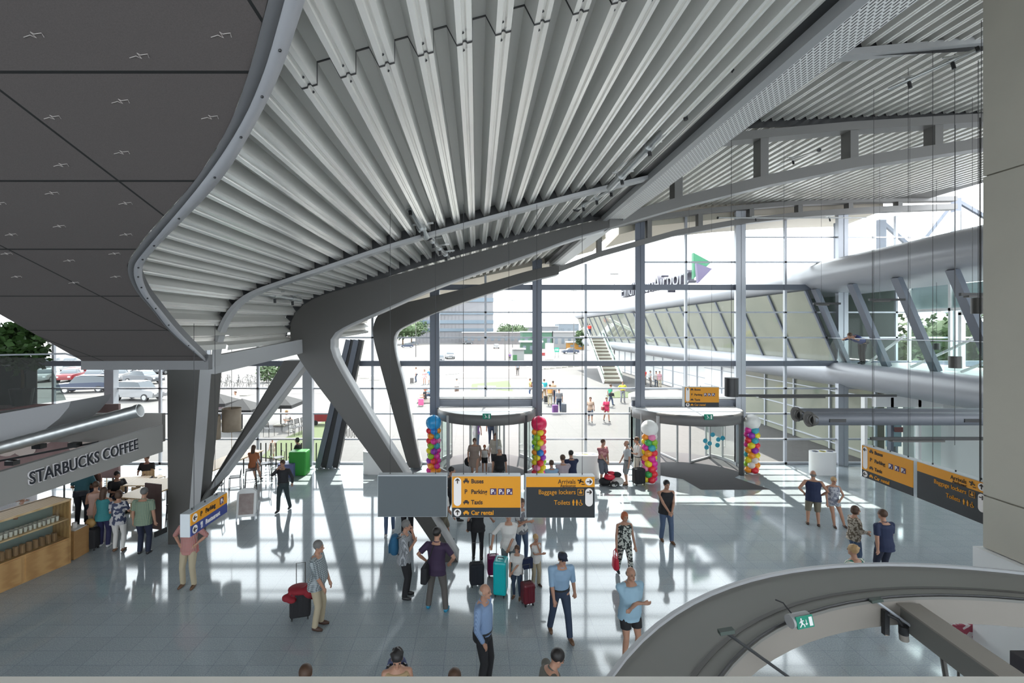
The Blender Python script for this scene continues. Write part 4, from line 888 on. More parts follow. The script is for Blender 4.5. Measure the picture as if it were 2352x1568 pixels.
# office block
ob = thing('office_block', (0, 0, 0), 'grey office block with dark window bands in the distance', 'building'); Yo = 235
x0, x1 = P(955, 0, Yo).x, P(1133, 0, Yo).x; M_off = mat('pale panel cladding', (.42, .41, .43), .7, 0, (.38, .37, .39), 'check', .4)
MB().box((x0, Yo, -1), (x1, Yo + 30, 40)).build('walls', M_off, ob)
for v0, v1 in ((684, 693), (715, 722), (735, 743), (754, 761), (667, 674)):
    MB().box((x0 - .1, Yo - .4, P(0, v1, Yo).z), (x1 + .1, Yo, P(0, v0, Yo).z)).build('window_band', mat('dark blue glazing', (.08, .11, .14), .15), ob)
for k in range(14): MB().box((x0 + k * 1.75, Yo - .25, 0), (x0 + k * 1.75 + .08, Yo - .1, 22)).build('mullion', M_off, ob)
def bld(u0, u1, v0, v1, Y, d, m_, label, roof=None, name='low_building'):
    Y = gY(v1); d = max(3, d); t = thing(name, (0, 0, 0), label, 'building'); a, b = P(u0, v1, Y), P(u1, v0, Y)
    MB().box((a.x, Y, min(0, a.z)), (b.x, Y + d, b.z)).build('walls', m_, t)
    MB().box((a.x - .3, Y - .3, b.z), (b.x + .3, Y + d, b.z + .4)).build('roof_edge', roof or M_steel_l, t)
    n = max(2, int((u1 - u0) / 14))
    for k in range(n): x = a.x + (b.x - a.x) * (k + .3) / n; MB().box((x, Y - .05, b.z * .25 + .2), (x + (b.x - a.x) / n * .45, Y, b.z * .7)).build('window', mat('dark pane', (.10, .12, .14), .2), t)
    return t
bld(1062, 1215, 764, 790, 125, 20, mat('taupe brick', (.33, .30, .30), .8), 'long low taupe building in front of the office block')
bld(1200, 1268, 763, 800, 110, 8, mat('green cladding', (.10, .26, .16), .7), 'green and grey site building right of the low building')
bld(1270, 1330, 763, 800, 105, 10, mat('pale site cabin', (.45, .45, .45), .7), 'pale grey site cabin with a slate roof')
bld(1230, 1282, 750, 778, 190, 20, mat('long grey shed', (.35, .36, .38), .7), 'long grey shed on the horizon')
bld(1180, 1229, 752, 776, 200, 20, mat('long grey shed', (.35, .36, .38), .7), 'far grey shed left of the column on the horizon')
bld(1284, 1330, 744, 777, 220, 20, mat('blue roof shed', (.36, .42, .48), .7), 'far bluish hall on the horizon left of the wing')
gc = bld(1196, 1245, 786, 812, 95, 3, mat('dark green container', (.05, .17, .09), .6), 'dark green container on the building site', name='container')
bld(1304, 1342, 787, 802, 75, 3, mat('orange container', (.75, .33, .02), .6), 'orange site container left of the outdoor stairs', name='container')
kk = thing('kiosk', G(1190, 828), 'small white and green booth beside the road', 'kiosk'); MB().box((-1.1, -1, 0), (1.1, 1, 2.3)).build('body', mat('booth panel', (.5, .52, .5), .6), kk); MB().box((-1.15, -1.02, 0), (-.3, -1, 1.2)).build('green_panel', mat('booth green', (.08, .30, .10), .6), kk); MB().box((-1.4, -1.4, 2.3), (1.4, 1.3, 2.5)).build('roof', M_white, kk)
kk = thing('info_pillar', G(1262, 826), 'grey concrete pillar box beside the road', 'pillar'); MB().box((-.8, -.6, 0), (.8, .6, 3.4)).build('body', M_conc, kk)
es = thing('exit_board', G(1279, 822), 'green emergency board on posts outside', 'sign'); MB().box((-.5, -.05, 1.3), (.5, .05, 2.3)).build('panel', MC['exit green'], es); MB().box((-.4, -.03, 0), (-.34, .03, 1.3)).box((.34, -.03, 0), (.4, .03, 1.3)).build('posts', M_steel, es); MB().box((-.3, -.07, 1.6), (-.1, -.05, 2.0)).box((.08, -.07, 1.6), (.3, -.05, 2.0)).build('mark', M_white, es)
rdv = MB().box((-.8, -.5, 0), (.8, .5, .7)).build('barrier_block', mat('red plastic', (.6, .05, .05), .5), tag_=('red and white barrier block outside, right of the booth', 'barrier')); rdv.location = G(1245, 816)
# site fence
sf = thing('site_fence', (0, 0, 0), 'row of wire site fences on concrete feet outside', 'fence')
for k in range(9):
    a, b = G(1240 + k * 14, 848 - k * 1.2), G(1252 + k * 14, 847 - k * 1.2); f_ = MB()
    for q in range(5): c = a.lerp(b, q / 4); f_.cyl(c, c + Vector((0, 0, 2)), .025, n=4)
    f_.bar(a + Vector((0, 0, 2)), b + Vector((0, 0, 2)), .04, .04); f_.bar(a + Vector((0, 0, .3)), b + Vector((0, 0, .3)), .04, .04); f_.build('panel', M_galv, sf); MB().box((a.x - .4, a.y - .15, 0), (a.x + .4, a.y + .15, .15)).build('foot', M_conc, sf)
# trees
M_leaf2 = mat('summer leaves', (.10, .18, .07), .8, 0, (.17, .26, .10), 'noise', 1); M_bark = MC['bark']
def tree(x, y, h, r, label, seed=1, n=900, s=.9, m_=None):
    t = thing('tree', (x, y, 0), label, 'tree', 'trees beyond the forecourt'); MB().tube([(0, 0, 0), (.1, 0, h * .5)], [.3, .2], 8).build('trunk', M_bark, t)
    a = MB(); foliage(a, (0, 0, h * .62), r, r, h * .38, n, s, seed); a.ell((0, 0, h * .62), (r * .72, r * .72, h * .27), 12, 8); a.build('crown', m_ or M_leaf2, t, fixn=False)
for i, (u, Y, vt, r, lab) in enumerate(((1165, 220, 742, 5, 'round green tree right of the office block'), (1190, 230, 744, 5, 'green tree right of the office block, the right one of the pair'), (925, 200, 732, 9, 'large pale green tree left of the office block'), (945, 215, 728, 8, 'pale green tree touching the left side of the office block'), (1338, 150, 756, 2, 'small bright green tree near the orange container'))):
    p = P(u, vt, Y); tree(p.x, Y, p.z, r, lab, i + 3)
# trees reflected / seen through mezzanine rear glass
for i in range(7):
    tree(29.5 + (i % 2), 18.5 + i * 2.9, 8.2 - (i % 3) * .5, 2.0, 'green tree seen through the rear windows of the gallery', 20 + i, 700, .4, mat('deep green leaves', (.05, .10, .02), .8, 0, (.10, .17, .04), 'noise', 2))
bpy.data.objects
# lamp posts
for i, (u, v0, Y) in enumerate(((1411, 630, 70), (1318, 668, 95), (1177, 690, 120), (1160, 770, 90), (955, 700, 110))):
    t = thing('lamp_post', (P(u, 0, Y).x, Y, 0), ['tall lamp post above the roof of the outdoor wing', 'lamp post left of the outdoor wing roof', 'mast right of the office block', 'lamp post beside the road', 'mast left of the office block'][i], 'lamp post', 'lamp posts outside'); z = P(0, v0, Y).z
    MB().tube([(0, 0, 0), (0, 0, z)], [.09, .05], 8).build('pole', M_steel, t); MB().box((-.6, -.15, z), (.6, .15, z + .12)).build('head', M_steel, t)
# ---- outdoor staircase on the wing
st = thing('outdoor_staircase', (0, 0, 0), 'outdoor staircase with pale railings climbing to the upper floor of the wing', 'staircase')
b0, t0 = G(1408, 880), P(1366, 772, 66); n = 26; wv = Vector((1.05, 0, 0))
for k in range(n):
    c = b0.lerp(t0, k / n); MB().box((c.x - 1.0, c.y, max(0, c.z - .25)), (c.x + 1.0, c.y + (t0.y - b0.y) / n + .05, c.z + (t0.z / n))).build('step', M_conc if k % 2 else mat('brown step', (.33, .27, .21), .8), st)
for s_ in (-1, 1):
    a, b = b0 + wv * s_, t0 + wv * s_; MB().bar(a + Vector((0, 0, .1)), b + Vector((0, 0, .1)), .1, .5).build('stringer', M_white, st)
    MB().prism([a + Vector((0, 0, .3)), b + Vector((0, 0, .3)), b + Vector((0, 0, 1.1)), a + Vector((0, 0, 1.1))], (.02, 0, 0)).build('glass_railing', M_glassg, st)
    MB().tube([a + Vector((0, 0, 1.15)), b + Vector((0, 0, 1.15))], .05, 8).build('handrail', M_white, st)
MB().box((t0.x - 1.2, t0.y, t0.z - .3), (t0.x + 3, t0.y + 4, t0.z)).build('landing', M_white, st)
# ---- roof letters on the wing
le = thing('roof_lettering', (0, 0, 1.0), 'large grey letters and green-violet triangle emblem on the roof of the wing', 'sign'); 
pa, pb = P(1458, 668, 42), P(1592, 655, 30.5); pa.z = pb.z = (pa.z + pb.z) / 2
pa = Vector((15.2, 50, 8.45)); pb = Vector((15.2, 34.2, 8.45)); 
exl = (pb - pa).normalized(); Mx = Matrix((exl, Vector((0, 0, 1)), exl.cross(Vector((0, 0, 1))))).transposed().to_4x4(); Mx.translation = pa
def rlet(mt, nm, off, bold):
    o = text('EindhovenAirport', 1.75, mt, le, Matrix.Identity(4), name=nm, ext=.28 if nm == 'letters' else .02, bold=bold); xs = [v.co.x for v in o.data.vertices]; k = (pb - pa).length / (max(xs) - min(xs)); o.data.transform(Matrix.Diagonal((k, 1, 1, 1))); Mq = Mx.copy(); Mq.translation = pa + Vector(Mx.col[2][:3]) * off; o.data.transform(Mq)
rlet(mat('letter violet grey', (.12, .11, .16), .5), 'letters', 0, .0); rlet(mat('letter face white', (.22, .22, .24), .5), 'letter_faces', .31, -.01)
q = [p - Vector((0, 0, 1)) for p in (P(1593, 580, 33.6), P(1593, 640, 33.6), P(1634, 602, 33))]; MB().prism(q, (0, .3, 0)).build('green_triangle', mat('emblem green', (.06, .42, .20), .5), le)
q = [p - Vector((0, 0, 1)) for p in (P(1600, 604, 33), P(1604, 650, 33), P(1636, 617, 32.4))]; MB().prism(q, (0, .3, 0)).build('violet_triangle', mat('emblem violet', (.27, .22, .40), .5), le)
# ---- cars
def make_car(name, body, label, length=4.3, wid=1.75, hgt=1.48, suv=False, group='parked cars'):
    t = thing(name, (0, 0, 0), label, 'car', group); L = length / 2; h = hgt
    prof = [(-L, .35), (-L, .75), (-L + .12, .95), (-L * .55, 1.0), (-L * .35, h - .05), (-L * .1, h), (L * .35, h - .02), (L * .62, 1.02 if not suv else h - .12), (L * .93, .95), (L, .8), (L, .35)]
    body_p = [(-L, .32), (-L, .72), (-L + .15, .90), (-L * .5, .97), (L * .65, .99), (L * .95, .93), (L, .78), (L, .32)]
    a = MB(); w = wid / 2
    vs = []
    for s_, k in ((-1, 1), (1, 1)):
        pass
    def slab_(pr, w0, w1, zsplit=.6):
        rings = []
        for yy, kk in ((-w0, .96), (-w0 * .97, 1), (w0 * .97, 1), (w0, .96)):
            rings.append([(x * kk, yy if z < zsplit else yy * w1, z) for x, z in pr])
        n = len(pr); v = [p for r in rings for p in r]; f = [(i * n + j, i * n + (j + 1) % n, (i + 1) * n + (j + 1) % n, (i + 1) * n + j) for i in range(3) for j in range(n)] + [tuple(range(n)), tuple(3 * n + j for j in range(n))]
        return v, f
    a.add(*slab_(body_p, w, .95)); a.build('body', body, t, smooth='auto', bevel=.03)
    cab = [(-L * .5, .95), (-L * .28, h - .06), (-L * .05, h), (L * .38, h - .02), (L * (.62 if not suv else .85), h - .15 if suv else .98), (L * (.62 if not suv else .88), .95)]
    a = MB(); a.add(*slab_(cab, w * .93, .86, 1.1)); a.build('windows', mat('car glass', (.04, .05, .06), .08), t, smooth='auto')
    rf_ = [(-L * .24, h - .03), (-L * .05, h + .02), (L * .38, h + .01), (L * (.48 if not suv else .8), h - .04)]
    a = MB(); a.add(*slab_(rf_, w * .80, 1, 0)); a.build('roof', body, t, smooth='auto')
    for x in (-L * .62, L * .62):
        for s_ in (-1, 1):
            wl = MB().cyl((x, s_ * (w - .2), .32), (x, s_ * (w + .01), .32), .32, n=20).build('wheel', M_black, t, smooth='auto'); MB().cyl((x, s_ * w, .32), (x, s_ * (w + .02), .32), .2, n=12).build('hub', M_galv, wl)
    MB().box((-L - .01, -.7, .6), (-L + .03, -.45, .75)).box((-L - .01, .45, .6), (-L + .03, .7, .75)).build('headlights', M_white, t); MB().box((L - .03, -.75, .7), (L + .01, -.5, .88)).box((L - .03, .5, .7), (L + .01, .75, .88)).build('tail_lights', mat('tail red', (.5, .02, .02), .3), t)
    return t
CP = {'silver': mat('car paint silver', (.45, .45, .46), .3, .4), 'dark blue': mat('car paint blue', (.04, .06, .12), .25, .3), 'black': mat('car paint black', (.03, .03, .035), .25), 'white': mat('car paint white', (.72, .72, .72), .3), 'grey': mat('car paint grey', (.20, .21, .23), .3, .4), 'red': mat('car paint red', (.35, .02, .03), .3)}
protos = {}
def car(u, v, rz, colr, label, suv=False, sc=1):
    key = (colr, suv)
    if key not in protos: t = protos[key] = make_car('car', CP[colr], label, suv=suv, hgt=1.65 if suv else 1.46)
    else: t = copy_tree(protos[key])
    t.location = G(u, v); t.location.z = -.0; t.rotation_euler = (0, 0, rz); t['label'] = label; return t
car(318, 918, R(172), 'silver', 'silver station car parked nearest, seen in a window left of the V column', True)
car(196, 900, R(20), 'dark blue', 'dark car with red tail light parked behind the nearest silver one', True)
car(330, 880, R(165), 'grey', 'grey car parked just behind the nearest silver station car')
random.seed(11); cols = ['silver', 'white', 'grey', 'dark blue', 'silver', 'black', 'red', 'silver']
k = 0
for row, (Y, x0_, n) in enumerate(((58, -66, 11), (68, -78, 14), (82, -92, 16))):
    for j in range(n):
        x = x0_ + j * 2.9; 
        if x > -20 - row * 3: continue
        if any((Vector((x, Y, 0)) - o.location).length < 4.6 for o in bpy.data.objects if o.get('category') == 'car' and o.get('group') == 'parked cars' and abs(o.location.y - Y) > .01 and not o.parent): continue
        u = CU + x * F / Y; v = CV + H * F / Y; c_ = cols[(k * 5 + row) % 8]; k += 1
        car(u, v, R(72 if row % 2 else 108), c_, '%s car in the %s row of the car park, number %d from the left' % (c_, ('front', 'middle', 'rear')[row], j + 1))
car(1033, 823, R(100), 'silver', 'silver car driving on the wide road seen left of the mullion'); car(1075, 790, R(20), 'black', 'dark car crossing far down the road'); car(1140, 800, R(90), 'silver', 'pale car driving up the reddish road'); car(1010, 832, R(95), 'grey', 'grey car half hidden behind the tall facade post'); car(1065, 786, R(10), 'black', 'black car parked before the low taupe building'); car(935, 798, R(15), 'dark blue', 'dark blue car far left of the office block'); car(950, 792, R(5), 'grey', 'grey car next to the far dark blue car'); car(1310, 812, R(5), 'dark blue', 'dark blue car by the orange container'); car(772, 860, R(160), 'white', 'white car seen between the frames', False)
# bicycles
def make_bike():
    t = thing('bicycle', (0, 0, 0), '', 'bicycle', 'bicycles parked by the car park')
    for x in (-.52, .52): MB().tube([(x + .34 * math.cos(a), 0, .34 + .34 * math.sin(a)) for a in [k * math.pi / 8 for k in range(16)]], .02, 5, closed=True).build('wheel', M_black, t)
    a = MB()
    for p, q in (((-.52, .34), (-.1, .32)), ((-.1, .32), (-.2, .85)), ((-.2, .85), (-.52, .34)), ((-.1, .32), (.35, .75)), ((-.18, .75), (.33, .8)), ((.33, .9), (.52, .34))): a.tube([(p[0], 0, p[1]), (q[0], 0, q[1])], .02, 5)
    a.build('frame', M_steel, t); MB().tube([(.3, -.25, 1.0), (.35, 0, .95), (.3, .25, 1.0)], .016, 5).build('handlebar', M_galv, t); MB().box((-.32, -.06, .87), (-.1, .06, .92)).build('saddle', M_black, t); return t
bk_ = make_bike()
for j in range(14):
    o = bk_ if j == 0 else copy_tree(bk_); p = G(500 + (j % 7) * 24, 892 - (j // 7) * 14); o.location = p; o.rotation_euler = (0, 0, R(60 + 13 * (j % 5))); o['label'] = 'bicycle standing in the dense row of bicycles at the edge of the car park'
for i, (u, v) in enumerate(((612, 878), (640, 870))):
    p = G(u, v); t = thing('shrub', p, ['pale shrub beside the parked bicycles, the left one', 'pale shrub beside the parked bicycles, the right one'][i], 'shrub', 'shrubs by the bicycles'); a = MB(); foliage(a, (0, 0, 1.2), 1.1, 1.1, 1.1, 350, .35, i); a.build('leaves', M_leaf2, t, fixn=False); MB().cyl((0, 0, 0), (0, 0, 1), .05, n=6).build('stem', M_bark, t)
# concrete blocks
for i, (u, v) in enumerate(((557, 907), (818, 862), (862, 872), (838, 868))):
    MB().box((-.6, -.3, 0), (.6, .3, .5)).build('concrete_block', M_conc, tag_=(['low concrete block on the paving near the bicycles', 'low concrete block beyond the left leg, far one', 'low concrete block right between the two frames', 'small concrete block between the frames'][i], 'block', 'concrete blocks outside')).location = G(u, v)
# white bench-like plinths on the square
for i, (u, v) in enumerate(((1108, 912), (1128, 912))):
    t = thing('white_plinth', G(u, v), ['pair of white ribbed plinths on the square behind the left revolving door, the left one', 'pair of white ribbed plinths on the square behind the left revolving door, the right one'][i], 'plinth', 'plinths on the square'); MB().box((-.42, -.4, 0), (.42, .4, 1.0)).build('body', M_white, t)
    for k in range(6): MB().box((-.38 + k * .14, -.43, .05), (-.34 + k * .14, -.4, .9)).build('rib', M_steel_l, t)
# parasols on the terrace
M_par = mat('charcoal canvas', (.05, .05, .053), .9)
for i, (u, v, Y, w) in enumerate(((500, 922, 32, 2.0), (556, 936, 29.5, 2.0), (645, 925, 31, 2.2))):
    p = P(u, v, Y); t = thing('parasol', (p.x, Y, 0), ['dark parasol on the terrace, half behind the V column', 'dark parasol on the terrace above the wooden pendant lamp', 'dark parasol on the terrace right of the diagonal arm'][i], 'parasol', 'terrace parasols'); h = p.z
    a = MB(); c_ = [(-w / 2, -w / 2, h), (w / 2, -w / 2, h), (w / 2, w / 2, h), (-w / 2, w / 2, h)]; a.add(c_ + [(0, 0, h + .55)], [(0, 1, 4), (1, 2, 4), (2, 3, 4), (3, 0, 4)]); a.strip(c_ + c_[:1], [(x, y, z - .2) for x, y, z in c_ + c_[:1]]); a.build('canopy', M_par, t, solid=.02, fixn=False)
    MB().cyl((0, 0, 0), (0, 0, h + .5), .04, n=8).build('pole', M_dark, t); MB().box((-.35, -.35, 0), (.35, .35, .08)).build('base', M_conc, t)
def make_tchair():
    t = thing('terrace_chair', (0, 0, 0), '', 'chair', 'terrace chairs outside')
    for x in (-.2, .2):
        MB().tube([(x, -.2, 0), (x, -.19, .45)], .014, 5).build('leg', M_dark, t); MB().tube([(x, .22, 0), (x, .2, .45), (x, .27, .88)], .014, 5).build('leg', M_dark, t)
    a = MB()
    for k in range(5): a.box((-.21, -.2 + k * .085, .45), (.21, -.14 + k * .085, .465))
    a.build('seat', M_dark, t); a = MB()
    for k in range(4): a.box((-.21, .235 + k * .01, .6 + k * .075), (.21, .25 + k * .01, .65 + k * .075))
    a.build('backrest', M_dark, t); return t
tcp = make_tchair()
for j, (u, v, a, lab) in enumerate(((675, 1000, 70, 'dark slatted terrace chair outside, leftmost of the row of three'), (690, 996, 75, 'dark slatted terrace chair outside, middle of the row of three'), (704, 992, 80, 'dark slatted terrace chair outside, rightmost of the row of three'), (655, 990, -60, 'dark slatted terrace chair taken by the white-clad sitter'), (618, 1002, 160, 'dark slatted terrace chair behind the diagonal arm'))):
    o = tcp if j == 0 else copy_tree(tcp); o.location = G(u, v); o.rotation_euler = (0, 0, R(a)); o['label'] = lab
t = thing('red_cargo_cart', G(742, 975), 'red box cart standing on the paving outside', 'cart'); MB().box((-.6, -.3, .25), (.6, .3, .85)).build('box', mat('cart red', (.55, .06, .07), .5), t, bevel=.02)
for x in (-.4, .4): MB().cyl((x, -.33, .17), (x, -.28, .17), .17, n=14).build('wheel', M_black, t)
MB().tube([(.6, 0, .8), (.8, 0, 1.1)], .02, 6).build('handle', M_dark, t)
t = thing('bicycle_rack', G(805, 1005), 'low metal rack outside left of the leaning leg', 'rack')
for k in range(6): MB().tube([(-.5 + k * .18, 0, 0), (-.5 + k * .18, 0, .5), (-.5 + k * .18, .35, .5), (-.5 + k * .18, .35, 0)], .02, 6).build('hoop', M_steel, t)
# railing of dark bars at window
t = thing('bar_railing', (0, 0, 0), 'row of dark upright bars along the window left of the wide post', 'railing')
for k in range(10): p = G(603 + k * 11.6 + (0 if k < 9 else 22), 1068); MB().box((p.x - .02, YF - .35, 0), (p.x + .02, YF - .31, 1.05)).build('bar', M_black, t)
# ================================================================ people
SKIN = mat('light skin', (.43, .235, .16), .55, 0, (.38, .20, .135), 'noise', 9); SKT = mat('tanned skin', (.38, .20, .13), .55)
HAIR = {'brown': mat('brown hair', (.07, .035, .02), .6), 'black': mat('black hair', (.015, .012, .012), .5), 'grey': mat('grey hair', (.15, .145, .14), .7), 'blond': mat('blond hair', (.42, .27, .13), .6), 'red': mat('red hair', (.38, .10, .04), .6), 'white': mat('white hair', (.38, .37, .36), .7)}
M_eye = mat('dark eye', (.02, .015, .01), .3); M_lip = mat('lips', (.35, .10, .09), .5)
def ik(a, t, l1, l2, hint):
    a, t = Vector(a), Vector(t); d = t - a; L = min(d.length, (l1 + l2) * .995); d.normalize(); t = a + d * L
    x = (l1 * l1 - l2 * l2 + L * L) / (2 * L); h = math.sqrt(max(0, l1 * l1 - x * x)); hv = Vector(hint); hv = hv - d * hv.dot(d)
    hv = hv.normalized() if hv.length > 1e-4 else d.orthogonal().normalized()
    return a + d * x + hv * h, t
POSE = {
 'stand': dict(hands=[(.27, .03, .84), (-.27, .03, .84)], feet=[(.11, .0), (-.11, .02)]),
 'walk': dict(hands=[(.27, .16, .90), (-.27, -.14, .88)], feet=[(.09, -.26), (-.09, .24)]),
 'clasp': dict(hands=[(.04, .24, .93), (-.05, .25, .95)], feet=[(.11, .0), (-.11, .04)], eh=(0, -.4, 0)),
 'back': dict(hands=[(.06, -.20, .98), (-.06, -.20, 1.0)], feet=[(.12, .0), (-.12, .03)], eh=(.0, -.3, 0)),
 'cross': dict(hands=[(-.13, .22, 1.17), (.13, .25, 1.13)], feet=[(.12, .0), (-.12, .05)], eh=(0, 0, -1)),
 'hips': dict(hands=[(.21, .04, 1.03), (-.21, .04, 1.03)], feet=[(.14, .0), (-.14, .03)], eh=(0, -.6, 0), eo=1),
 'phone': dict(hands=[(.10, .10, 1.50), (-.28, .02, .86)], feet=[(.10, -.12), (-.10, .16)], eh=(.3, .3, -1)),
 'hold': dict(hands=[(.32, .16, .86), (-.27, .03, .84)], feet=[(.11, .0), (-.11, .06)]),
 'chest': dict(hands=[(.08, .20, 1.26), (-.05, .23, 1.12)], feet=[(.11, .0), (-.11, .03)], eh=(0, 0, -1)),
 'sit': dict(hands=[(.16, .34, .72), (-.16, .34, .72)], feet=[(.11, .48), (-.11, .45)], pz=.52),
 'lean': dict(hands=[(.20, .50, 1.08), (-.18, .48, 1.06)], feet=[(.14, -.1), (-.14, .1)], lean=52),
 'look': dict(hands=[(.14, .34, 1.05), (-.12, .34, 1.03)], feet=[(.12, .0), (-.12, .05)], lean=24, eh=(0, 0, -1)),
 'stoop': dict(hands=[(.23, .12, .70), (-.33, .02, .84)], feet=[(.15, .05), (-.15, -.1)], lean=14),
}
def person(loc, face, label, h=1.75, pose='stand', top=None, sleeve='short', bottom=None, legs='long', hair='brown', style='short', shoes=M_black, skin=None, hi=False, belly=0, lean=None, yaw=0, group=None, fem=False, hands=None, feet=None, z=0, nod=0, build=1.0, topl=0, pz=None):
    """a figure facing its own +Y; one continuous body mesh, clothes and hair as children"""
    skin = skin or SKIN; build *= 1.06; s = h / 1.75; ps = dict(POSE[pose]); 
    if hands: ps['hands'] = hands
    if feet: ps['feet'] = feet
    t = thing('person', (loc[0], loc[1], z), label, 'person', group, R(face)); t.scale = (s, s, s)
    PZ = pz or ps.get('pz', .93); ln = R(ps.get('lean', 3) if lean is None else lean); hipz = PZ
    T = Matrix.Translation((0, -.02, hipz)) @ Matrix.Rotation(-ln, 4, 'X') @ Matrix.Translation((0, 0, -.93))   # upper body, rest pelvis at .93
    w = build; sh = .165 if fem else .185; wa = .125 if fem else .145
    U = lambda x, y, z_: T @ Vector((x, y, z_))
    rest = [(0, 0, .86, .155, .11), (0, 0, .93, .165 if fem else .158, .118), (0, .0, 1.02, wa + .01, .105), (0, .005, 1.12, wa + .005, .10), (0, .01, 1.24, .155 if fem else .165, .115), (0, .0, 1.35, .165 if fem else .185, .112), (0, -.01, 1.42, .13, .09), (0, -.01, 1.47, .068, .062)]
    def torso(g, zlo=.8, zhi=1.6, fl=0):
        r = []
        for (x, y, z_, a, b) in rest:
            if z_ < zlo or z_ > zhi: continue
            bl = belly * math.exp(-((z_ - 1.06) / .13) ** 2) + (.022 * math.exp(-((z_ - 1.27) / .06) ** 2) if fem else 0)
            r.append((x, y + bl * .6, z_, (a * w + g), (b * w + g + bl * .6)))
        if fl and r: x, y, z_, a, b = r[0]; r.insert(0, (x, y, z_ - fl, a + .012, b + .012))
        return r
    B = MB(); B.loft(torso(0), T)
    neck, head = U(0, -.005, 1.46), U(0, .02, 1.62 - nod * .0006)
    B.tube([neck, U(0, .0, 1.50), U(0, .012, 1.56)], [.062, .054, .054], 12)
    HM = Matrix.Translation(head) @ Matrix.Rotation(R(yaw), 4, 'Z') @ Matrix.Rotation(-R(nod) - ln * .3, 4, 'X'); hr = HM.to_3x3()
    def he(mb, c, r, n=14, m=10): mb.ell(HM @ Vector(c), r, n, m, M=hr)
    he(B, (0, -.005, .025), (.076, .095, .098)); he(B, (0, .022, -.05), (.058, .068, .062)); he(B, (0, .10, -.012), (.014, .024, .024), 8, 6); he(B, (0, .075, .03), (.05, .02, .018), 8, 6)
    for e in (-1, 1): he(B, (e * .078, -.002, -.005), (.010, .02, .03), 8, 6)
    he(B, (0, .078, -.088), (.025, .016, .018), 8, 6)
    # arms
    arms = []
    for i, e in enumerate((1, -1)):
        S = U(e * sh * w, -.01, 1.385); tgt = Vector(ps['hands'][i]); eh = Vector(ps.get('eh', (0, -1, 0)))
        eo = ps.get('eo', .45); eh = Vector((eh.x * e + e * eo, eh.y, eh.z)); E, Wr = ik(S, tgt, .29, .255, eh)
        d = (Wr - E).normalized(); arms.append((S, E, Wr)); aw = (.85 if fem else 1) * (w ** .5)
        B.ell(S, (.056 * aw,) * 3, 12, 8); B.tube([U(e * .05, -.01, 1.405), S], [.055, .05], 10); B.tube([S, S.lerp(E, .5), E, E.lerp(Wr, .35), Wr], [.054 * aw, .046 * aw, .039 * aw, .038 * aw, .027], 12)
        # hand: palm, four fingers, thumb
        side = d.cross(Vector((0, 1, 0) if abs(d.y) < .8 else (0, 0, 1))).normalized(); nrm_ = side.cross(d).normalized(); inw = nrm_ if nrm_.x * e < 0 else -nrm_; fwd = d.cross(inw).normalized()
        if fwd.y < 0: fwd = -fwd
        B.tube([Wr, Wr + d * .04, Wr + d * .085], [.027, .034, .032], 10)
        if hi:
            for k in range(4):
                o_ = Wr + d * .08 + fwd * (.027 - k * .018); l = (.072, .080, .074, .058)[k]; B.tube([o_, o_ + d * l * .5 + inw * .008, o_ + d * l * .8 + inw * .03], [.0095, .009, .008], 6)
            o_ = Wr + d * .03 + fwd * .025; B.tube([o_, o_ + d * .03 + fwd * .022, o_ + d * .06 + fwd * .028 + inw * .01], [.012, .011, .009], 6)
        else: B.tube([Wr + d * .08, Wr + d * .13 + inw * .012, Wr + d * .16 + inw * .03], [.03, .026, .016], 8)
    # legs
    lg = []
    for i, e in enumerate((1, -1)):
        HJ = Vector((e * .088 * w, 0, hipz - .03)) if pose != 'sit' else Vector((e * .09, .02, hipz)); fx, fy = ps['feet'][i]; A_ = Vector((fx, fy, .085)); K_, A_ = ik(HJ, A_, .422, .405, (e * .05, 1, 0)); lg.append((HJ, K_, A_, e))
        lw = w ** .6
        B.tube([HJ + Vector((0, 0, .04)), HJ.lerp(K_, .25), HJ.lerp(K_, .7), K_, K_.lerp(A_, .3), A_], [.09 * lw, .084 * lw, .063 * lw, .052, .055, .036], 12)
        B.tube([A_, A_ + Vector((0, .03, -.03)), A_ + Vector((e * .01, .12, -.055))], [.036, .038, .026], 10)
    vox = .0085 if hi else .0135
    body = B.build('body', skin, t, remesh=vox, fixn=False)
    # top
    def cuff(pts, rs): return (pts, rs)
    if top:
        g = .026; C_ = MB(); 
        if topl: r = torso(g); x, y, z_, a, b = r[0]; C_.loft([(x, y, z_ - topl, a + .02 + .12 * topl, b + .02 + .12 * topl)] + r[:-1], T)
        else: loose = top.name in ('navy cotton', 'black cloth', 'aubergine cotton', 'green check shirt', 'dark check shirt', 'black and white check', 'red check shirt', 'plaid', 'pale blue polo'); tuck = not fem and not loose and bottom is not None and not topl and legs != 'skirt'; q_ = (torso(g - .004, zlo=.9) if tuck else torso(g, fl=.06))[:-1]; C_.loft([(x, y, z_, a + (.014 if z_ < 1 else 0), b + (.012 if z_ < 1 else 0)) if not tuck else (x, y, z_, a, b) for x, y, z_, a, b in q_], T)
        if sleeve != 'none' and sleeve != 'strapless':
            for i, e in enumerate((1, -1)):
                S, E, Wr = arms[i]; aw = (.88 if fem else 1)
                C_.ell(S, (.071 * aw,) * 3, 14, 10); C_.tube([U(e * .05, -.01, 1.395), S], [.068, .064], 12)
                if sleeve == 'short': C_.tube([S, S.lerp(E, .75)], [.070 * aw, .066 * aw], 12)
                elif sleeve == 'elbow': C_.tube([S, S.lerp(E, .6), E, E.lerp(Wr, .12)], [.070 * aw, .062 * aw, .056, .054], 12)
                else: C_.tube([S, S.lerp(E, .5), E, E.lerp(Wr, .92)], [.070 * aw, .060 * aw, .054 * aw, .042], 12)
        elif sleeve == 'none':
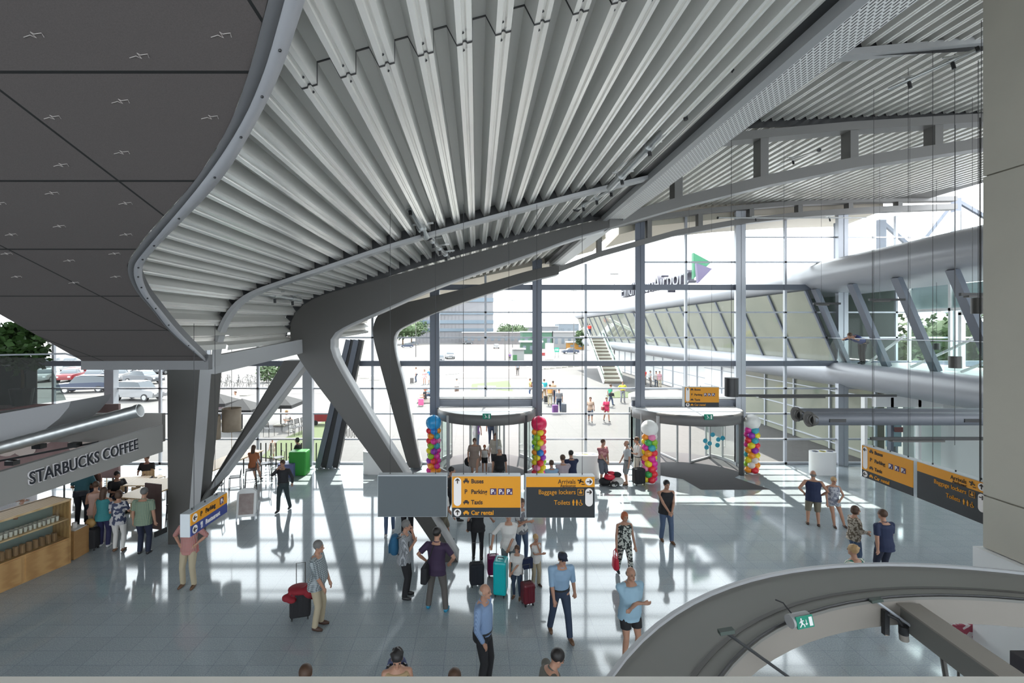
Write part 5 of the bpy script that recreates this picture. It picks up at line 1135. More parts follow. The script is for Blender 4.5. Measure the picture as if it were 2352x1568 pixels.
            for e in (1, -1): C_.tube([U(e * .07, -.01, 1.30), U(e * .10, -.01, 1.43)], [.07, .045], 10)
        C_.build('top', top, t, remesh=.013, fixn=False)
        if sleeve in ('short', 'elbow', 'long') and style != 'x' and not fem:
            MB().tube([U(.062 * math.cos(a), .062 * math.sin(a) - .005, 1.462 - .012 * math.sin(a)) for a in [k * math.pi / 7 for k in range(14)]], .013, 6, closed=True).build('collar', top, t, smooth=True)
    if bottom:
        C_ = MB(); loose = top is not None and top.name in ('navy cotton', 'black cloth', 'aubergine cotton', 'green check shirt', 'dark check shirt', 'black and white check', 'red check shirt', 'pale blue polo'); g = .012 if fem or loose else .030
        C_.loft([(0, 0, .83, .155 * w + g, .112 * w + g), (0, 0, .93, .166 * w + g, .118 * w + g), (0, .0, 1.0, (wa + .012) * w + g, .108 * w + g + belly * .3)], T)
        for HJ, K_, A_, e in lg:
            lw = w ** .6
            if legs == 'long': C_.tube([HJ + Vector((0, 0, .0)), HJ.lerp(K_, .3), HJ.lerp(K_, .75), K_, K_.lerp(A_, .5), A_ + Vector((0, 0, -.02))], [.084 * lw, .094 * lw, .079, .070, .066, .060], 12)
            elif legs == 'slim': C_.tube([HJ + Vector((0, 0, .0)), HJ.lerp(K_, .3), HJ.lerp(K_, .75), K_, K_.lerp(A_, .4), A_], [.082 * lw, .090 * lw, .072, .060, .060, .043], 12)
            elif legs == 'knee': C_.tube([HJ + Vector((0, 0, .0)), HJ.lerp(K_, .4), K_, K_.lerp(A_, .12)], [.086 * lw, .098 * lw, .088, .085], 12)
            elif legs == 'shorts': C_.tube([HJ + Vector((0, 0, .0)), HJ.lerp(K_, .3), HJ.lerp(K_, .62)], [.086 * lw, .098 * lw, .094], 12)
            elif legs == 'mini': C_.tube([HJ + Vector((0, 0, .0)), HJ.lerp(K_, .38)], [.086 * lw, .094 * lw], 12)
        if not fem and not loose and legs != 'skirt': bt_ = MB(); bt_.loft([(0, belly * .3, z_, (wa + .012) * w + .036, .108 * w + .036 + belly * .35) for z_ in (.972, 1.004)], T); bt_.build('belt', M_dark, t, smooth='auto')
        if legs == 'skirt': C_.loft([(0, .02, .5, .20, .17), (0, .0, .7, .185, .15), (0, 0, .93, .175, .13)])
        C_.build({'long': 'trousers', 'slim': 'jeans', 'skirt': 'skirt'}.get(legs, 'shorts'), bottom, t, remesh=.013, fixn=False)
    for HJ, K_, A_, e in lg:
        MB().tube([A_ + Vector((0, -.045, -.045)), A_ + Vector((0, .0, -.038)), A_ + Vector((e * .008, .09, -.050)), A_ + Vector((e * .015, .165, -.060))], [.034, .046, .042, .024], 12).build('shoe', shoes, t, smooth=True)
    # hair, face
    Hh = MB(); hm = HAIR.get(hair, HAIR['brown'])
    if style == 'bald':
        he(Hh, (0, -.03, -.008), (.086, .088, .056))
    else:
        he(Hh, (0, -.016, .046), (.091, .103, .100))
        if style == 'long': Hh.tube([HM @ Vector((0, -.05, .03)), HM @ Vector((0, -.075, -.08)), HM @ Vector((0, -.085, -.22)), HM @ Vector((0, -.07, -.34))], [.080, .085, .078, .04], 12)
        elif style == 'bob':
            he(Hh, (0, -.03, -.015), (.101, .092, .095))
        elif style == 'bun': he(Hh, (0, -.11, .06), (.045, .045, .045))
        elif style == 'tail': Hh.tube([HM @ Vector((0, -.10, .04)), HM @ Vector((0, -.14, -.03)), HM @ Vector((0, -.12, -.18))], [.03, .035, .012], 10)
        elif style == 'curly':
            rnd = random.Random(7)
            for _ in range(26): a = rnd.uniform(0, 6.28); b = rnd.uniform(0, 1.4); he(Hh, (.078 * math.cos(a) * math.cos(b), -.03 + .085 * math.sin(a) * math.cos(b) * (.4 if math.sin(a) > 0 else 1), .05 + .085 * math.sin(b)), (.028, .028, .028), 6, 5)
    Hh.build('hair', hm, t, remesh=.012, fixn=False)
    ey = MB()
    for e in (-1, 1): he(ey, (e * .031, .083, .012), (.012, .008, .007), 8, 6); 
    ey.build('eyes', M_eye, t, fixn=False)
    br_ = MB()
    for e in (-1, 1): he(br_, (e * .032, .086, .036), (.018, .006, .004), 8, 6)
    br_.build('eyebrows', hm if hair not in ('white',) else HAIR['grey'], t, fixn=False)
    li = MB(); he(li, (0, .088, -.052), (.022, .007, .006), 8, 6); li.build('mouth', M_lip, t, fixn=False)
    return t, arms, HM, s
HMX = {}
def world(t, v):
    return Matrix.Translation(t.location) @ t.rotation_euler.to_matrix().to_4x4() @ Matrix.Diagonal((*t.scale, 1)) @ Vector(v)
def GP(u, v): p = G(u, v); return (p.x, p.y)
C = lambda n, c, *a: mat(n, c, .8, 0, *a)
jeans = C('blue denim', (.05, .08, .15), (.08, .12, .20), 'noise', 6); dkj = C('dark denim', (.02, .03, .06), (.03, .05, .09), 'noise', 6); blk = C('black cloth', (.014, .014, .017)); beige = C('beige cotton', (.40, .34, .24)); greyt = C('grey trousers', (.10, .09, .085)); wht = C('white cotton', (.62, .60, .58)); khk = C('khaki cotton', (.17, .15, .11)); cream = C('cream linen', (.55, .50, .42))
lbl = C('light blue shirt', (.24, .36, .50)); strb = C('blue striped shirt', (.16, .24, .40), (.24, .34, .52), 'stripes', 25); navy = C('navy cotton', (.012, .02, .06)); aub = C('aubergine cotton', (.035, .018, .05)); teal = C('teal cotton', (.04, .22, .24)); floral = C('black and white print', (.50, .52, .48), (.02, .025, .025), 'spots', 26)
chkg = C('dark check shirt', (.05, .07, .08), (.42, .46, .48), 'check', 9); chkb = C('black and white check', (.02, .025, .03), (.50, .52, .55), 'check', 14); redchk = C('red check shirt', (.42, .07, .06), (.35, .30, .28), 'check', 11); grnchk = C('green check shirt', (.05, .12, .11), (.32, .36, .24), 'check', 9); plaid = C('mauve plaid shirt', (.22, .16, .20), (.50, .44, .46), 'check', 9)
sneak = mat('white trainers', (.5, .5, .5), .6); brown = mat('brown leather', (.12, .06, .03), .5); bluesh = mat('blue trainers', (.02, .25, .42), .5); sand = mat('dark sandals', (.06, .03, .02), .6)
def shoulder_bag(t, mt, label, x=-.25, y=-.02, z=.9, w=.30, h=.26, d=.12, strap=True):
    b = thing('shoulder_bag', world(t, (x, y, z - h / 2)), label, 'bag', None, t.rotation_euler.z)
    MB().prism([(-d / 2, -w / 2, 0), (-d / 2, w / 2, 0), (-d / 2, w * .42, h), (-d / 2, -w * .42, h)], (d, 0, 0)).build('bag_body', mt, b, bevel=.03, smooth='auto')
    if strap: q = Vector((-x, -y, 1.42 - z + h / 2)) * t.scale.x; MB().tube([(0, w * .35, h), (-x * .8, .12, h + .3), (-x * .85 * t.scale.x, .02, q.z + .01), (-x * .8, -.15, h + .3), (0, -w * .35, h)], .012, 6).build('strap', mt, b)
    return b
def backpack(t, mt, label, sc=1):
    b = thing('backpack', world(t, (0, -.23, 1.0)), label, 'backpack', None, t.rotation_euler.z)
    MB().loft([(0, 0, 0, .12 * sc, .08), (0, -.01, .06, .16 * sc, .11), (0, -.01, .28, .16 * sc, .11), (0, .0, .40, .12 * sc, .08), (0, .0, .43, .06, .04)]).build('pack_body', mt, b, smooth='auto')
    MB().loft([(0, -.11, .04, .10, .03), (0, -.11, .2, .10, .035), (0, -.11, .23, .08, .02)]).build('pocket', mt, b, smooth='auto')
    for e in (-1, 1): MB().tube([(e * .10, .07, .38), (e * .13, .16, .42), (e * .14, .34, .32), (e * .14, .30, .1), (e * .12, .09, .02)], .018, 6).build('strap', M_black, b)
    return b
def suitcase(u, v, mt, label, w=.40, h=.58, d=.24, rz=0, handle=.0, ribs=True, rough=None):
    t = thing('suitcase', G(u, v), label, 'suitcase', None, R(rz))
    MB().box((-w / 2, -d / 2, .06), (w / 2, d / 2, h)).build('shell', mt, t, bevel=.045)
    if ribs:
        for k in range(4): x = -w * .33 + k * w * .22; MB().box((x - .012, -d / 2 - .006, .12), (x + .012, d / 2 + .006, h - .06)).build('rib', mt, t)
    MB().tube([(-.07, 0, h - .005), (-.07, 0, h + .03), (.07, 0, h + .03), (.07, 0, h - .005)], .011, 6).build('grip', M_black, t)
    for x in (-w / 2 + .05, w / 2 - .05):
        for y in (-d / 2 + .04, d / 2 - .04): MB().cyl((x - .012, y, .028), (x + .012, y, .028), .028, n=10).build('wheel', M_black, t)
    if handle: MB().tube([(-.09, d / 2 - .04, h), (-.09, d / 2 - .04, h + handle), (.09, d / 2 - .04, h + handle), (.09, d / 2 - .04, h)], .009, 6).build('pull_handle', M_steel, t)
    return t
# ---- hall, foreground and middle
def PP(u, v, *a, **k): return person(GP(u, v), *a, **k)
FC, AW, RT, LF = 180, 0, -90, 90      # facing the viewer, away, right, left
PP(434, 1346, FC, 'person in a red checked shirt and beige trousers under the Parking sign, hands on hips', 1.76, 'hips', redchk, 'elbow', beige, 'long', 'grey', 'short', brown, hi=True)
a, *_ = PP(728, 1440, RT - 5, 'stout man in a dark checked shirt and beige trousers beside the red-draped trolley', 1.78, 'clasp', chkg, 'elbow', beige, 'long', 'grey', 'short', sand, hi=True, belly=.09, hands=[(.14, .20, .86), (-.08, .24, .88)])
t, *_ = PP(930, 1371, RT, 'man with a blue backpack in a black and white checked shirt, hand at his mouth', 1.76, 'chest', chkb, 'elbow', blk, 'long', 'grey', 'short', M_black, hi=True, hands=[(.10, .22, 1.28), (-.03, .17, 1.46)])
backpack(t, C('petrol blue nylon', (.01, .07, .16), (.02, .12, .22), 'noise', 5), 'petrol blue backpack worn by the man in the checked shirt')
t, *_ = PP(1003, 1402, AW - 12, 'man in a dark purple T-shirt seen from behind, black bag at his hip', 1.80, 'hips', aub, 'short', greyt, 'long', 'black', 'short', bluesh, hi=True, hands=[(.27, .10, 1.0), (-.27, .08, 1.0)], feet=[(.20, 0), (-.20, .05)], yaw=-25)
shoulder_bag(t, blk, 'black shoulder bag hanging at the hip of the man in purple', -.19, -.14, .86, .42, .34, .14)
person((P(1110, 0, 8.25).x, 8.25), RT - 25, 'white-haired man in a blue striped shirt and black trousers at the bottom centre', 1.78, 'back', strb, 'long', blk, 'long', 'white', 'bald', M_black, hi=True, belly=.03, hands=[(.20, .10, .88), (-.10, -.16, .98)])
t, *_ = PP(1097, 1285, AW, 'woman in black seen from behind, holding hands towards the woman in white', 1.70, 'stand', blk, 'none', blk, 'slim', 'brown', 'long', M_black, hi=True, fem=True, hands=[(.42, .24, .98), (-.26, .0, .86)])
shoulder_bag(t, blk, 'black handbag hanging on the left side of the woman in black', -.23, 0, .95, .28, .24, .12)
suitcase(1095, 1345, C('black fabric case', (.012, .014, .022)), 'small black cabin suitcase in front of the woman in black', .34, .55, .24, 8, .45)
PP(1168, 1333, FC, 'woman in a white top and grey trousers holding the tall suitcase handle', 1.70, 'clasp', wht, 'elbow', C('faded grey denim', (.16, .19, .21)), 'long', 'brown', 'short', brown, hi=True, fem=True, hands=[(.42, .10, .95), (.0, .2, .92)])
suitcase(1150, 1364, mat('turquoise shell', (.0, .42, .45), .3), 'large glossy turquoise suitcase beside the girl', .30, .82, .40, -12, 0)
suitcase(1133, 1322, mat('magenta shell', (.22, .01, .10), .35), 'purple suitcase with raised handle behind the turquoise one', .30, .52, .26, 5, .5)
PP(1197, 1290, FC + 20, 'woman in a printed white tank top and jeans with folded arms, behind the girls', 1.68, 'cross', C('printed white top', (.55, .55, .54), (.15, .15, .17), 'spots', 10), 'none', jeans, 'slim', 'brown', 'long', sneak, hi=True, fem=True)
PP(1188, 1372, FC - 20, 'small girl in a white T-shirt and dark jeans holding a trolley handle', 1.20, 'clasp', wht, 'short', dkj, 'slim', 'brown', 'tail', brown, hi=True, fem=True, hands=[(.18, .26, .92), (.10, .26, .94)])
PP(1230, 1344, FC + 25, 'small girl with blond hair, white top and beige trousers, hand to her chin', 1.22, 'chest', wht, 'none', beige, 'long', 'blond', 'curly', sand, hi=True, fem=True, hands=[(-.12, .22, 1.15), (.02, .17, 1.44)])
suitcase(1212, 1388, mat('wine red shell', (.13, .01, .02), .35), 'dark red trolley case at the feet of the girls', .28, .50, .24, 20, .35)
t = thing('shopping_bag', P(1208, 1305, 11.3), 'black shopping bag held between the two girls', 'bag', rz=R(20)); MB().box((-.16, -.05, 0), (.16, .05, .24)).build('bag_body', navy, t, bevel=.01)
t, _a, hm_, _s = PP(1286, 1462, FC + 8, 'man in a dark cap and light blue shirt walking with hand on his thigh', 1.78, 'stoop', lbl, 'elbow', dkj, 'long', 'black', 'short', brown, hi=True, hands=[(.17, .20, .74), (-.30, .0, .84)], feet=[(.14, -.22), (-.15, .16)], nod=6)
cp_ = MB().ell((0, -.005, .085), (.090, .108, .055), 16, 8, M=None).prism([(-.065, .07, .07), (.065, .07, .07), (.055, .15, .062), (-.055, .15, .062)], (0, 0, .012)); cp_.v = [tuple(hm_ @ Vector(q)) for q in cp_.v]; cp_.build('flat_cap', C('dark cap', (.02, .025, .05)), t, smooth='auto')
t, *_ = PP(1434, 1325, FC + 6, 'red-haired woman in a black and white printed jumpsuit carrying a red handbag', 1.62, 'walk', floral, 'none', floral, 'long', 'red', 'bob', M_black, hi=True, fem=True, hands=[(.27, .12, .80), (-.26, .10, .82)], belly=.02)
b = thing('red_handbag', world(t, (.30, .14, .30)), 'bright red handbag with long handles carried by the red-haired woman', 'handbag', rz=R(90)); M_rb = mat('red leather', (.55, .01, .04), .4)
MB().loft([(0, 0, 0, .10, .05), (0, 0, .06, .17, .08), (0, 0, .24, .15, .07), (0, 0, .30, .12, .04)]).build('bag_body', M_rb, b, smooth='auto')
for y in (-.03, .03): MB().tube([(-.08, y, .29), (-.06, y, .42), (0, 0, .5), (.06, y, .42), (.08, y, .29)], .009, 6).build('handle', M_rb, b)
person((P(1447, 0, 8.9).x, 8.9), FC + 14, 'bald man in pale blue shirt and black shorts with folded arms by the ring beam', 1.76, 'cross', C('pale blue polo', (.30, .46, .58)), 'short', blk, 'shorts', 'grey', 'bald', sneak, hi=True, belly=.06, build=1.08)
PP(1530, 1243, FC + 5, 'young man in a black tank top and jeans with hands clasped in front', 1.78, 'clasp', blk, 'none', jeans, 'long', 'black', 'short', brown, hi=True, feet=[(.10, -.10), (-.10, .12)])
PP(1868, 1207, AW - 25, 'broad bald man in a navy tank top and khaki shorts, hand on hip, at right', 1.72, 'hips', navy, 'none', khk, 'knee', 'grey', 'bald', sand, skin=SKT, hi=True, belly=.05, build=1.08, hands=[(.22, .06, .98), (-.24, .04, 1.0)])
PP(1914, 1210, FC - 12, 'woman in a strapless grey top and pale shorts at right', 1.56, 'hips', C('grey sequin top', (.18, .19, .24), (.4, .4, .44), 'spots', 18), 'strapless', C('pale denim shorts', (.36, .40, .42)), 'mini', 'blond', 'bun', sand, fem=True, hi=True, feet=[(-.02, .02), (-.34, .0)], hands=[(.24, .12, .86), (-.14, .16, 1.0)])
PP(1962, 1308, RT - 10, 'woman in a beige patterned jacket and jeans at right, in profile', 1.63, 'chest', C('patterned beige jacket', (.42, .36, .30), (.13, .10, .07), 'spots', 24), 'long', jeans, 'long', 'brown', 'bob', M_black, hi=True, fem=True, hands=[(.10, .26, 1.08), (-.06, .3, 1.02)], topl=.03, belly=.03)
PP(2030, 1338, AW + 10, 'man in a navy polo shirt seen from behind, nearest to the concrete wall', 1.76, 'back', navy, 'short', C('navy trousers', (.012, .016, .035)), 'long', 'brown', 'short', M_black, hi=True, build=1.08, hands=[(.16, .18, .92), (-.24, -.06, .84)])
t, *_ = person((P(1963, 0, 9.9).x, 9.9), AW + 20, 'short-haired woman in a green and white blouse just behind the ring beam', 1.70, 'stand', C('green white print', (.55, .55, .48), (.02, .16, .12), 'spots', 18), 'short', blk, 'long', 'blond', 'curly', M_black, hi=True, fem=True, build=1.1)
shoulder_bag(t, khk, 'khaki bag beside the woman in the green patterned blouse', -.25, -.05, 1.25, .3, .2, .14, False)
person((P(1690, 0, 7.8).x, 7.8), AW, 'person in dark jeans standing under the ring beam, only the legs visible', 1.74, 'stand', blk, 'short', C('slate jeans', (.04, .05, .06)), 'long', 'brown', 'short', M_black, hi=False)
# bottom edge people
person((P(1250, 0, 6.66).x, 6.66), RT + 10, 'dark-haired man in a grey hooded top looking down at the bottom edge', 1.74, 'look', C('grey hooded top', (.12, .115, .10)), 'long', dkj, 'long', 'black', 'short', M_black, hi=True, lean=16, nod=26, build=1.08, pz=.92)
t, *_ = person((P(912, 0, 6.74).x, 6.74), FC + 10, 'woman with dark pinned-up hair and beige top looking down at the bottom edge', 1.68, 'chest', C('beige vest top', (.38, .27, .15)), 'none', dkj, 'slim', 'black', 'curly', M_black, hi=True, fem=True, nod=25)
backpack(t, C('blue patterned nylon', (.02, .03, .10), (.12, .14, .25), 'noise', 8), 'dark blue backpack worn by the woman at the bottom edge')
person((P(702, 0, 6.3).x, 6.3), AW + 20, 'person whose dark brown head just shows at the bottom edge at left', 1.72, 'stand', blk, 'short', blk, 'long', 'brown', 'short', M_black, hi=False)
person((P(1043, 0, 6.25).x, 6.25), AW - 15, 'person whose brown head just shows at the bottom edge, left of the striped-shirt man', 1.70, 'stand', greyt, 'short', blk, 'long', 'brown', 'short', M_black, hi=False)
PP(650, 1172, FC - 6, 'man in dark clothes on the phone striding with a black bag on his back', 1.72, 'phone', C('dark jacket', (.025, .025, .03)), 'long', C('dark green trousers', (.03, .045, .05)), 'long', 'brown', 'short', M_black, hi=True, hands=[(-.32, -.03, .95), (.12, .16, 1.46)][::-1], feet=[(.06, .22), (-.16, -.2)])
# behind the hanging signs
PP(895, 1228, AW + 15, 'person in jeans whose legs show under the blank grey sign, at its left', 1.75, 'walk', blk, 'short', jeans, 'slim', 'brown', 'short', sneak, feet=[(.12, .18), (-.12, -.15)])
PP(935, 1240, AW, 'person in black trousers whose legs show under the middle of the blank sign', 1.80, 'stand', blk, 'long', blk, 'long', 'black', 'short', sneak)
PP(1018, 1252, LF - 150, 'person in brown shorts partly hidden behind the foot of the big frame', 1.76, 'walk', wht, 'short', khk, 'knee', 'brown', 'short', M_black)
PP(1035, 1202, RT, 'striding person whose leg shows between the blank sign and the Buses sign', 1.8, 'walk', blk, 'long', blk, 'long', 'black', 'short', M_black)
for u, Y, tp, hr, st_, lab, h in ((1267, 16.5, lbl, 'brown', 'short', 'person in a pale blue shirt just above the Arrivals sign, leftmost of three', 1.66), (1293, 16.6, plaid, 'brown', 'short', 'broad man in a plaid shirt just above the Arrivals sign, middle of three', 1.82), (1312, 17.3, navy, 'black', 'short', 'man in a dark shirt just above the Arrivals sign, rightmost of three', 1.80)):
    person((P(u, 0, Y).x, Y), AW + 10, lab, h, 'cross', tp, 'short', dkj, 'long', hr, st_, M_black)
PP(1384, 1111, FC + 30, 'man in a pink printed T-shirt and dark shorts beside the pile of bags', 1.78, 'clasp', C('pink print shirt', (.45, .22, .22), (.30, .10, .12), 'spots', 12), 'short', C('slate shorts', (.10, .11, .14)), 'knee', 'brown', 'short', M_black)
PP(1441, 1112, LF, 'man in a pale shirt and shorts facing left, left of the white-topped balloon column', 1.74, 'hold', C('pale grey shirt', (.42, .44, .46)), 'short', C('grey shorts', (.20, .21, .22)), 'knee', 'grey', 'bald', brown)
PP(1464, 1104, LF - 10, 'man in white shirt and cream trousers with a dark strap, next to the balloon column', 1.78, 'chest', wht, 'short', cream, 'long', 'brown', 'short', brown)
suitcase(1467, 1113, blk, 'black trolley case next to the man in cream trousers', .44, .66, .3, 15, .4)
t = thing('luggage_pile', G(1404, 1114), 'pile of red, white and black bags on the sunlit floor', 'luggage')
for k, (x, y, z, a, b, c, mm) in enumerate(((-.2, 0, .16, .3, .2, .16, blk), (.22, 0, .17, .28, .2, .17, wht), (-.1, -.1, .36, .22, .16, .12, M_rb), (.2, .05, .40, .22, .15, .12, blk), (.05, -.2, .12, .2, .14, .12, C('patterned bag', (.6, .6, .6), (.03, .03, .03), 'spots', 9)), (.0, .02, .48, .14, .12, .08, M_rb))): MB().ell((x, y, z), (a, b, c), 14, 10).build('bag', mm, t, smooth=True)
# trolley case with red jacket
t = suitcase(690, 1418, blk, 'black trolley case half covered by a red jacket', .42, .62, .28, 15, .5)
j = thing('red_jacket', world(t, (0, -.02, .52)), 'crumpled red jacket draped over the black trolley case', 'jacket'); a = MB(); rnd = random.Random(2)
a.ell((0, 0, .1), (.26, .2, .09), 16, 10)
for k in range(18): a.ell((rnd.uniform(-.24, .24), rnd.uniform(-.16, .16), rnd.uniform(-.14, .14)), (.11, .09, rnd.uniform(.06, .12)), 10, 8)
a.build('jacket_cloth', C('red jacket cloth', (.22, .01, .02)), j, remesh=.02, fixn=False)
# people coming through the left door
for u, Y, fc, lab, h, ps, tp, sl, bt, lgk, hr, st_, fm, bd in (
  (1090, 19.9, FC, 'large woman in a taupe dress coming out of the left revolving door', 1.66, 'walk', C('taupe dress', (.26, .20, .17)), 'short', C('taupe dress', (.26, .20, .17)), 'skirt', 'brown', 'short', True, 1.2),
  (1113, 20.6, FC, 'small child in a white vest and black shorts in the left revolving door', 1.22, 'stand', wht, 'none', blk, 'shorts', 'red', 'short', False, 1),
  (1138, 20.9, FC + 5, 'woman in a white blouse with long hair in the left revolving door', 1.66, 'stand', C('ivory blouse', (.5, .46, .40)), 'elbow', blk, 'knee', 'brown', 'long', True, 1.1),
  (1130, 25.6, FC, 'tall man in a dark red shirt just beyond the left revolving door', 1.86, 'stand', C('dark red shirt', (.16, .02, .03)), 'short', dkj, 'long', 'brown', 'bald', False, 1.15),
  (1094, 24.8, FC, 'slim girl in a violet top just beyond the left revolving door', 1.62, 'walk', C('violet top', (.15, .08, .22)), 'none', jeans, 'slim', 'brown', 'tail', True, 1),
  (1147, 18.3, FC - 5, 'white-haired man in a black polo shirt in front of the left revolving door', 1.70, 'stand', blk, 'short', C('dark grey shorts', (.06, .06, .065)), 'long', 'white', 'short', False, 1.05)):
    person((P(u, 0, Y).x, Y), fc, lab, h, ps, tp, sl, bt, lgk, hr, st_, M_black, fem=fm, build=bd, topl=.3 if lgk == 'skirt' else 0)
t = thing('travel_bag', P(1078, 1060, 20.2), 'dark travel bag carried by the woman in the taupe dress', 'bag'); MB().ell((0, 0, .0), (.22, .12, .2), 14, 10).build('bag_body', blk, t, smooth=True); MB().tube([(-.1, 0, .15), (0, 0, .34), (.1, 0, .15)], .012, 6).build('handle', blk, t)
suitcase(1128, 1128, mat('blue trolley case', (.02, .03, .10), .5), 'dark blue trolley case pulled out of the left revolving door', .36, .5, .25, 0, .4)
# ---- coffee shop queue
PP(330, 1272, AW + 5, 'man in a green checked shirt and dark trousers in the coffee queue, rightmost', 1.80, 'stand', grnchk, 'short', C('dark blue trousers', (.015, .02, .045)), 'long', 'grey', 'short', M_black, hi=True, build=1.08)
PP(272, 1266, AW + 12, 'woman in a floral blouse and white trousers in the coffee queue', 1.68, 'chest', C('floral blouse', (.45, .44, .46), (.04, .05, .10), 'spots', 13), 'short', wht, 'slim', 'brown', 'bob', brown, hi=True, fem=True)
PP(238, 1256, AW + 10, 'woman with long brown hair in a turquoise top and navy trousers in the queue', 1.68, 'hold', teal, 'none', C('indigo trousers', (.02, .02, .07)), 'long', 'brown', 'long', sneak, hi=True, fem=True)
PP(220, 1240, AW + 30, 'woman in a pale pink top behind the turquoise-clad woman in the queue', 1.70, 'chest', C('pale pink top', (.55, .36, .30)), 'none', beige, 'long', 'brown', 'short', brown, fem=True)
PP(187, 1205, AW + 20, 'tall man in a dark teal shirt leaning over the coffee counter', 1.86, 'look', C('dark teal shirt', (.02, .08, .10)), 'short', C('dark trousers', (.02, .022, .03)), 'long', 'black', 'short', M_black, hi=True, lean=20)
PP(213, 1190, AW, 'person in a rust patterned shirt at the front of the queue', 1.78, 'stand', C('rust pattern shirt', (.32, .14, .10), (.12, .06, .05), 'spots', 9), 'short', dkj, 'long', 'brown', 'short', M_black)
person((P(72, 0, 13.45).x, 13.45), FC - 20, 'barista in a white shirt and green apron behind the white service counter', 1.74, 'look', wht, 'long', C('green apron', (.02, .10, .05)), 'skirt', 'red', 'short', M_black, hi=True)
person((P(8, 0, 12.0).x, 12.0), RT, 'barista in black behind the oak display counter at the left edge', 1.70, 'look', blk, 'short', blk, 'long', 'brown', 'short', M_black)
suitcase(208, 1262, blk, 'black soft suitcase standing in the coffee queue', .38, .60, .26, 10, .2)
t = thing('tan_bag', world(suitcase.__globals__['o'] if 0 else thing('tmp', G(208, 1262)), (0, 0, .62)), 'tan leather bag lying on top of the black suitcase in the queue', 'bag'); bpy.data.objects.remove(bpy.data.objects['tmp'])
MB().ell((0, 0, .12), (.14, .09, .13), 12, 8).build('bag_body', mat('tan leather', (.40, .24, .08), .5), t, smooth=True)
t = thing('small_waste_stand', G(171, 1276), 'wooden waste stand with cups beside the display counter', 'stand'); MB().box((-.2, -.25, 0), (.2, .25, .75)).build('body', M_wood, t, bevel=.01); MB().box((-.18, -.2, .75), (.18, .2, .77)).build('top', M_white, t); MB().cyl((0, 0, .77), (0, 0, .9), .06, n=12).build('cup', M_white, t)
t = thing('easel_board', G(352, 1225), 'dark standing menu board behind the man in the green checked shirt', 'board', rz=R(-15)); MB().box((-.3, -.02, .15), (.3, .02, 1.5)).build('panel', C('menu board', (.06, .03, .03), (.12, .08, .07), 'noise', 4), t); MB().box((-.3, -.2, 0), (-.26, .2, .15)).box((.26, -.2, 0), (.3, .2, .15)).build('feet', M_black, t)
def make_wchair(mt):
    t = thing('wooden_chair', (0, 0, 0), '', 'chair', 'wooden cafe chairs')
    for x in (-.19, .19):
        MB().tube([(x, -.19, 0), (x * .95, -.17, .45)], .016, 6).build('leg', mt, t); MB().tube([(x, .22, 0), (x * .95, .19, .45), (x * .95, .25, .82)], .016, 6).build('leg', mt, t)
    MB().box((-.21, -.2, .44), (.21, .2, .465)).build('seat', mt, t, bevel=.01); MB().box((-.2, .215, .62), (.2, .24, .84)).build('backrest', mt, t, bevel=.01); return t
wcp = make_wchair(M_woodl)
def table(u, v, w, d, h, label, rz=0, mt=M_woodl, legs=4):
    t = thing('cafe_table', G(u, v), label, 'table', None, R(rz)); MB().box((-w / 2, -d / 2, h - .04), (w / 2, d / 2, h)).build('tabletop', mt, t, bevel=.005)
    for x in (-w / 2 + .06, w / 2 - .06):
        for y in (-d / 2 + .06, d / 2 - .06): MB().box((x - .02, y - .02, 0), (x + .02, y + .02, h - .04)).build('leg', M_dark, t)
    return t
table(300, 1150, 1.0, .8, .76, 'low cafe table between the two seated guests', 10); table(352, 1170, 1.5, .8, .95, 'high pale cafe table right behind the green-shirted man', 0); table(205, 1135, 1.4, .8, .75, 'far pale cafe table under the fascia band', 0)
t = table(480, 1125, .95, 6.0, 1.02, 'long high wooden sharing table behind the V column', -10, M_woodl); t.location = (P(470, 0, 17.8).x, 17.6, 0)
wch = [(272, 1178, 20, 'light wooden chair holding the dark-clad guest by the fascia band'), (300, 1182, -10, 'light wooden chair in front of the low cafe table, empty'), (345, 1128, 200, 'light wooden chair holding the bearded guest'), (362, 1122, 150, 'light wooden chair right beside the bearded guest'), (240, 1118, 190, 'light wooden chair near the far pale table'), (190, 1120, 170, 'light wooden chair at the left end of the far pale table')]
for i, (u, v, rz, lab) in enumerate(wch):
    o = wcp if i == 0 else copy_tree(wcp); o.location = G(u, v); o.rotation_euler = (0, 0, R(rz)); o['label'] = lab
def make_stool():
    t = thing('bar_stool', (0, 0, 0), '', 'stool', 'dark bar stools at the sharing table')
    for x in (-.17, .17):
        for y in (-.17, .17): MB().tube([(x * 1.2, y * 1.2, 0), (x, y, .72)], .013, 5).build('leg', M_dark, t)
    MB().box((-.19, -.19, .72), (.19, .19, .75)).build('seat', M_dark, t, bevel=.01); MB().tube([(-.19, -.19, .3), (.19, -.19, .3), (.19, .19, .3), (-.19, .19, .3)], .01, 5, closed=True).build('foot_ring', M_dark, t); MB().tube([(-.17, .18, .74), (-.17, .2, .98), (.17, .2, .98), (.17, .18, .74)], .013, 5).build('backrest', M_dark, t); return t
stl = make_stool(); 
for i in range(7):
    o = stl if i == 0 else copy_tree(stl); Y = 15.0 + i * .9; o.location = (P(470, 0, 17.8).x + 1.15 + (Y - 17.6) * .18, Y, 0); o.rotation_euler = (0, 0, R(-90 + i * 7)); o['label'] = 'dark metal bar stool on the right side of the long table, %s from the viewer' % ('nearest', 'second', 'third', 'fourth', 'fifth', 'sixth', 'seventh')[i]
person(GP(268, 1172), LF + 150, 'guest in dark clothes sitting with the back to the fascia band', 1.74, 'sit', blk, 'short', dkj, 'long', 'black', 'short', M_black)
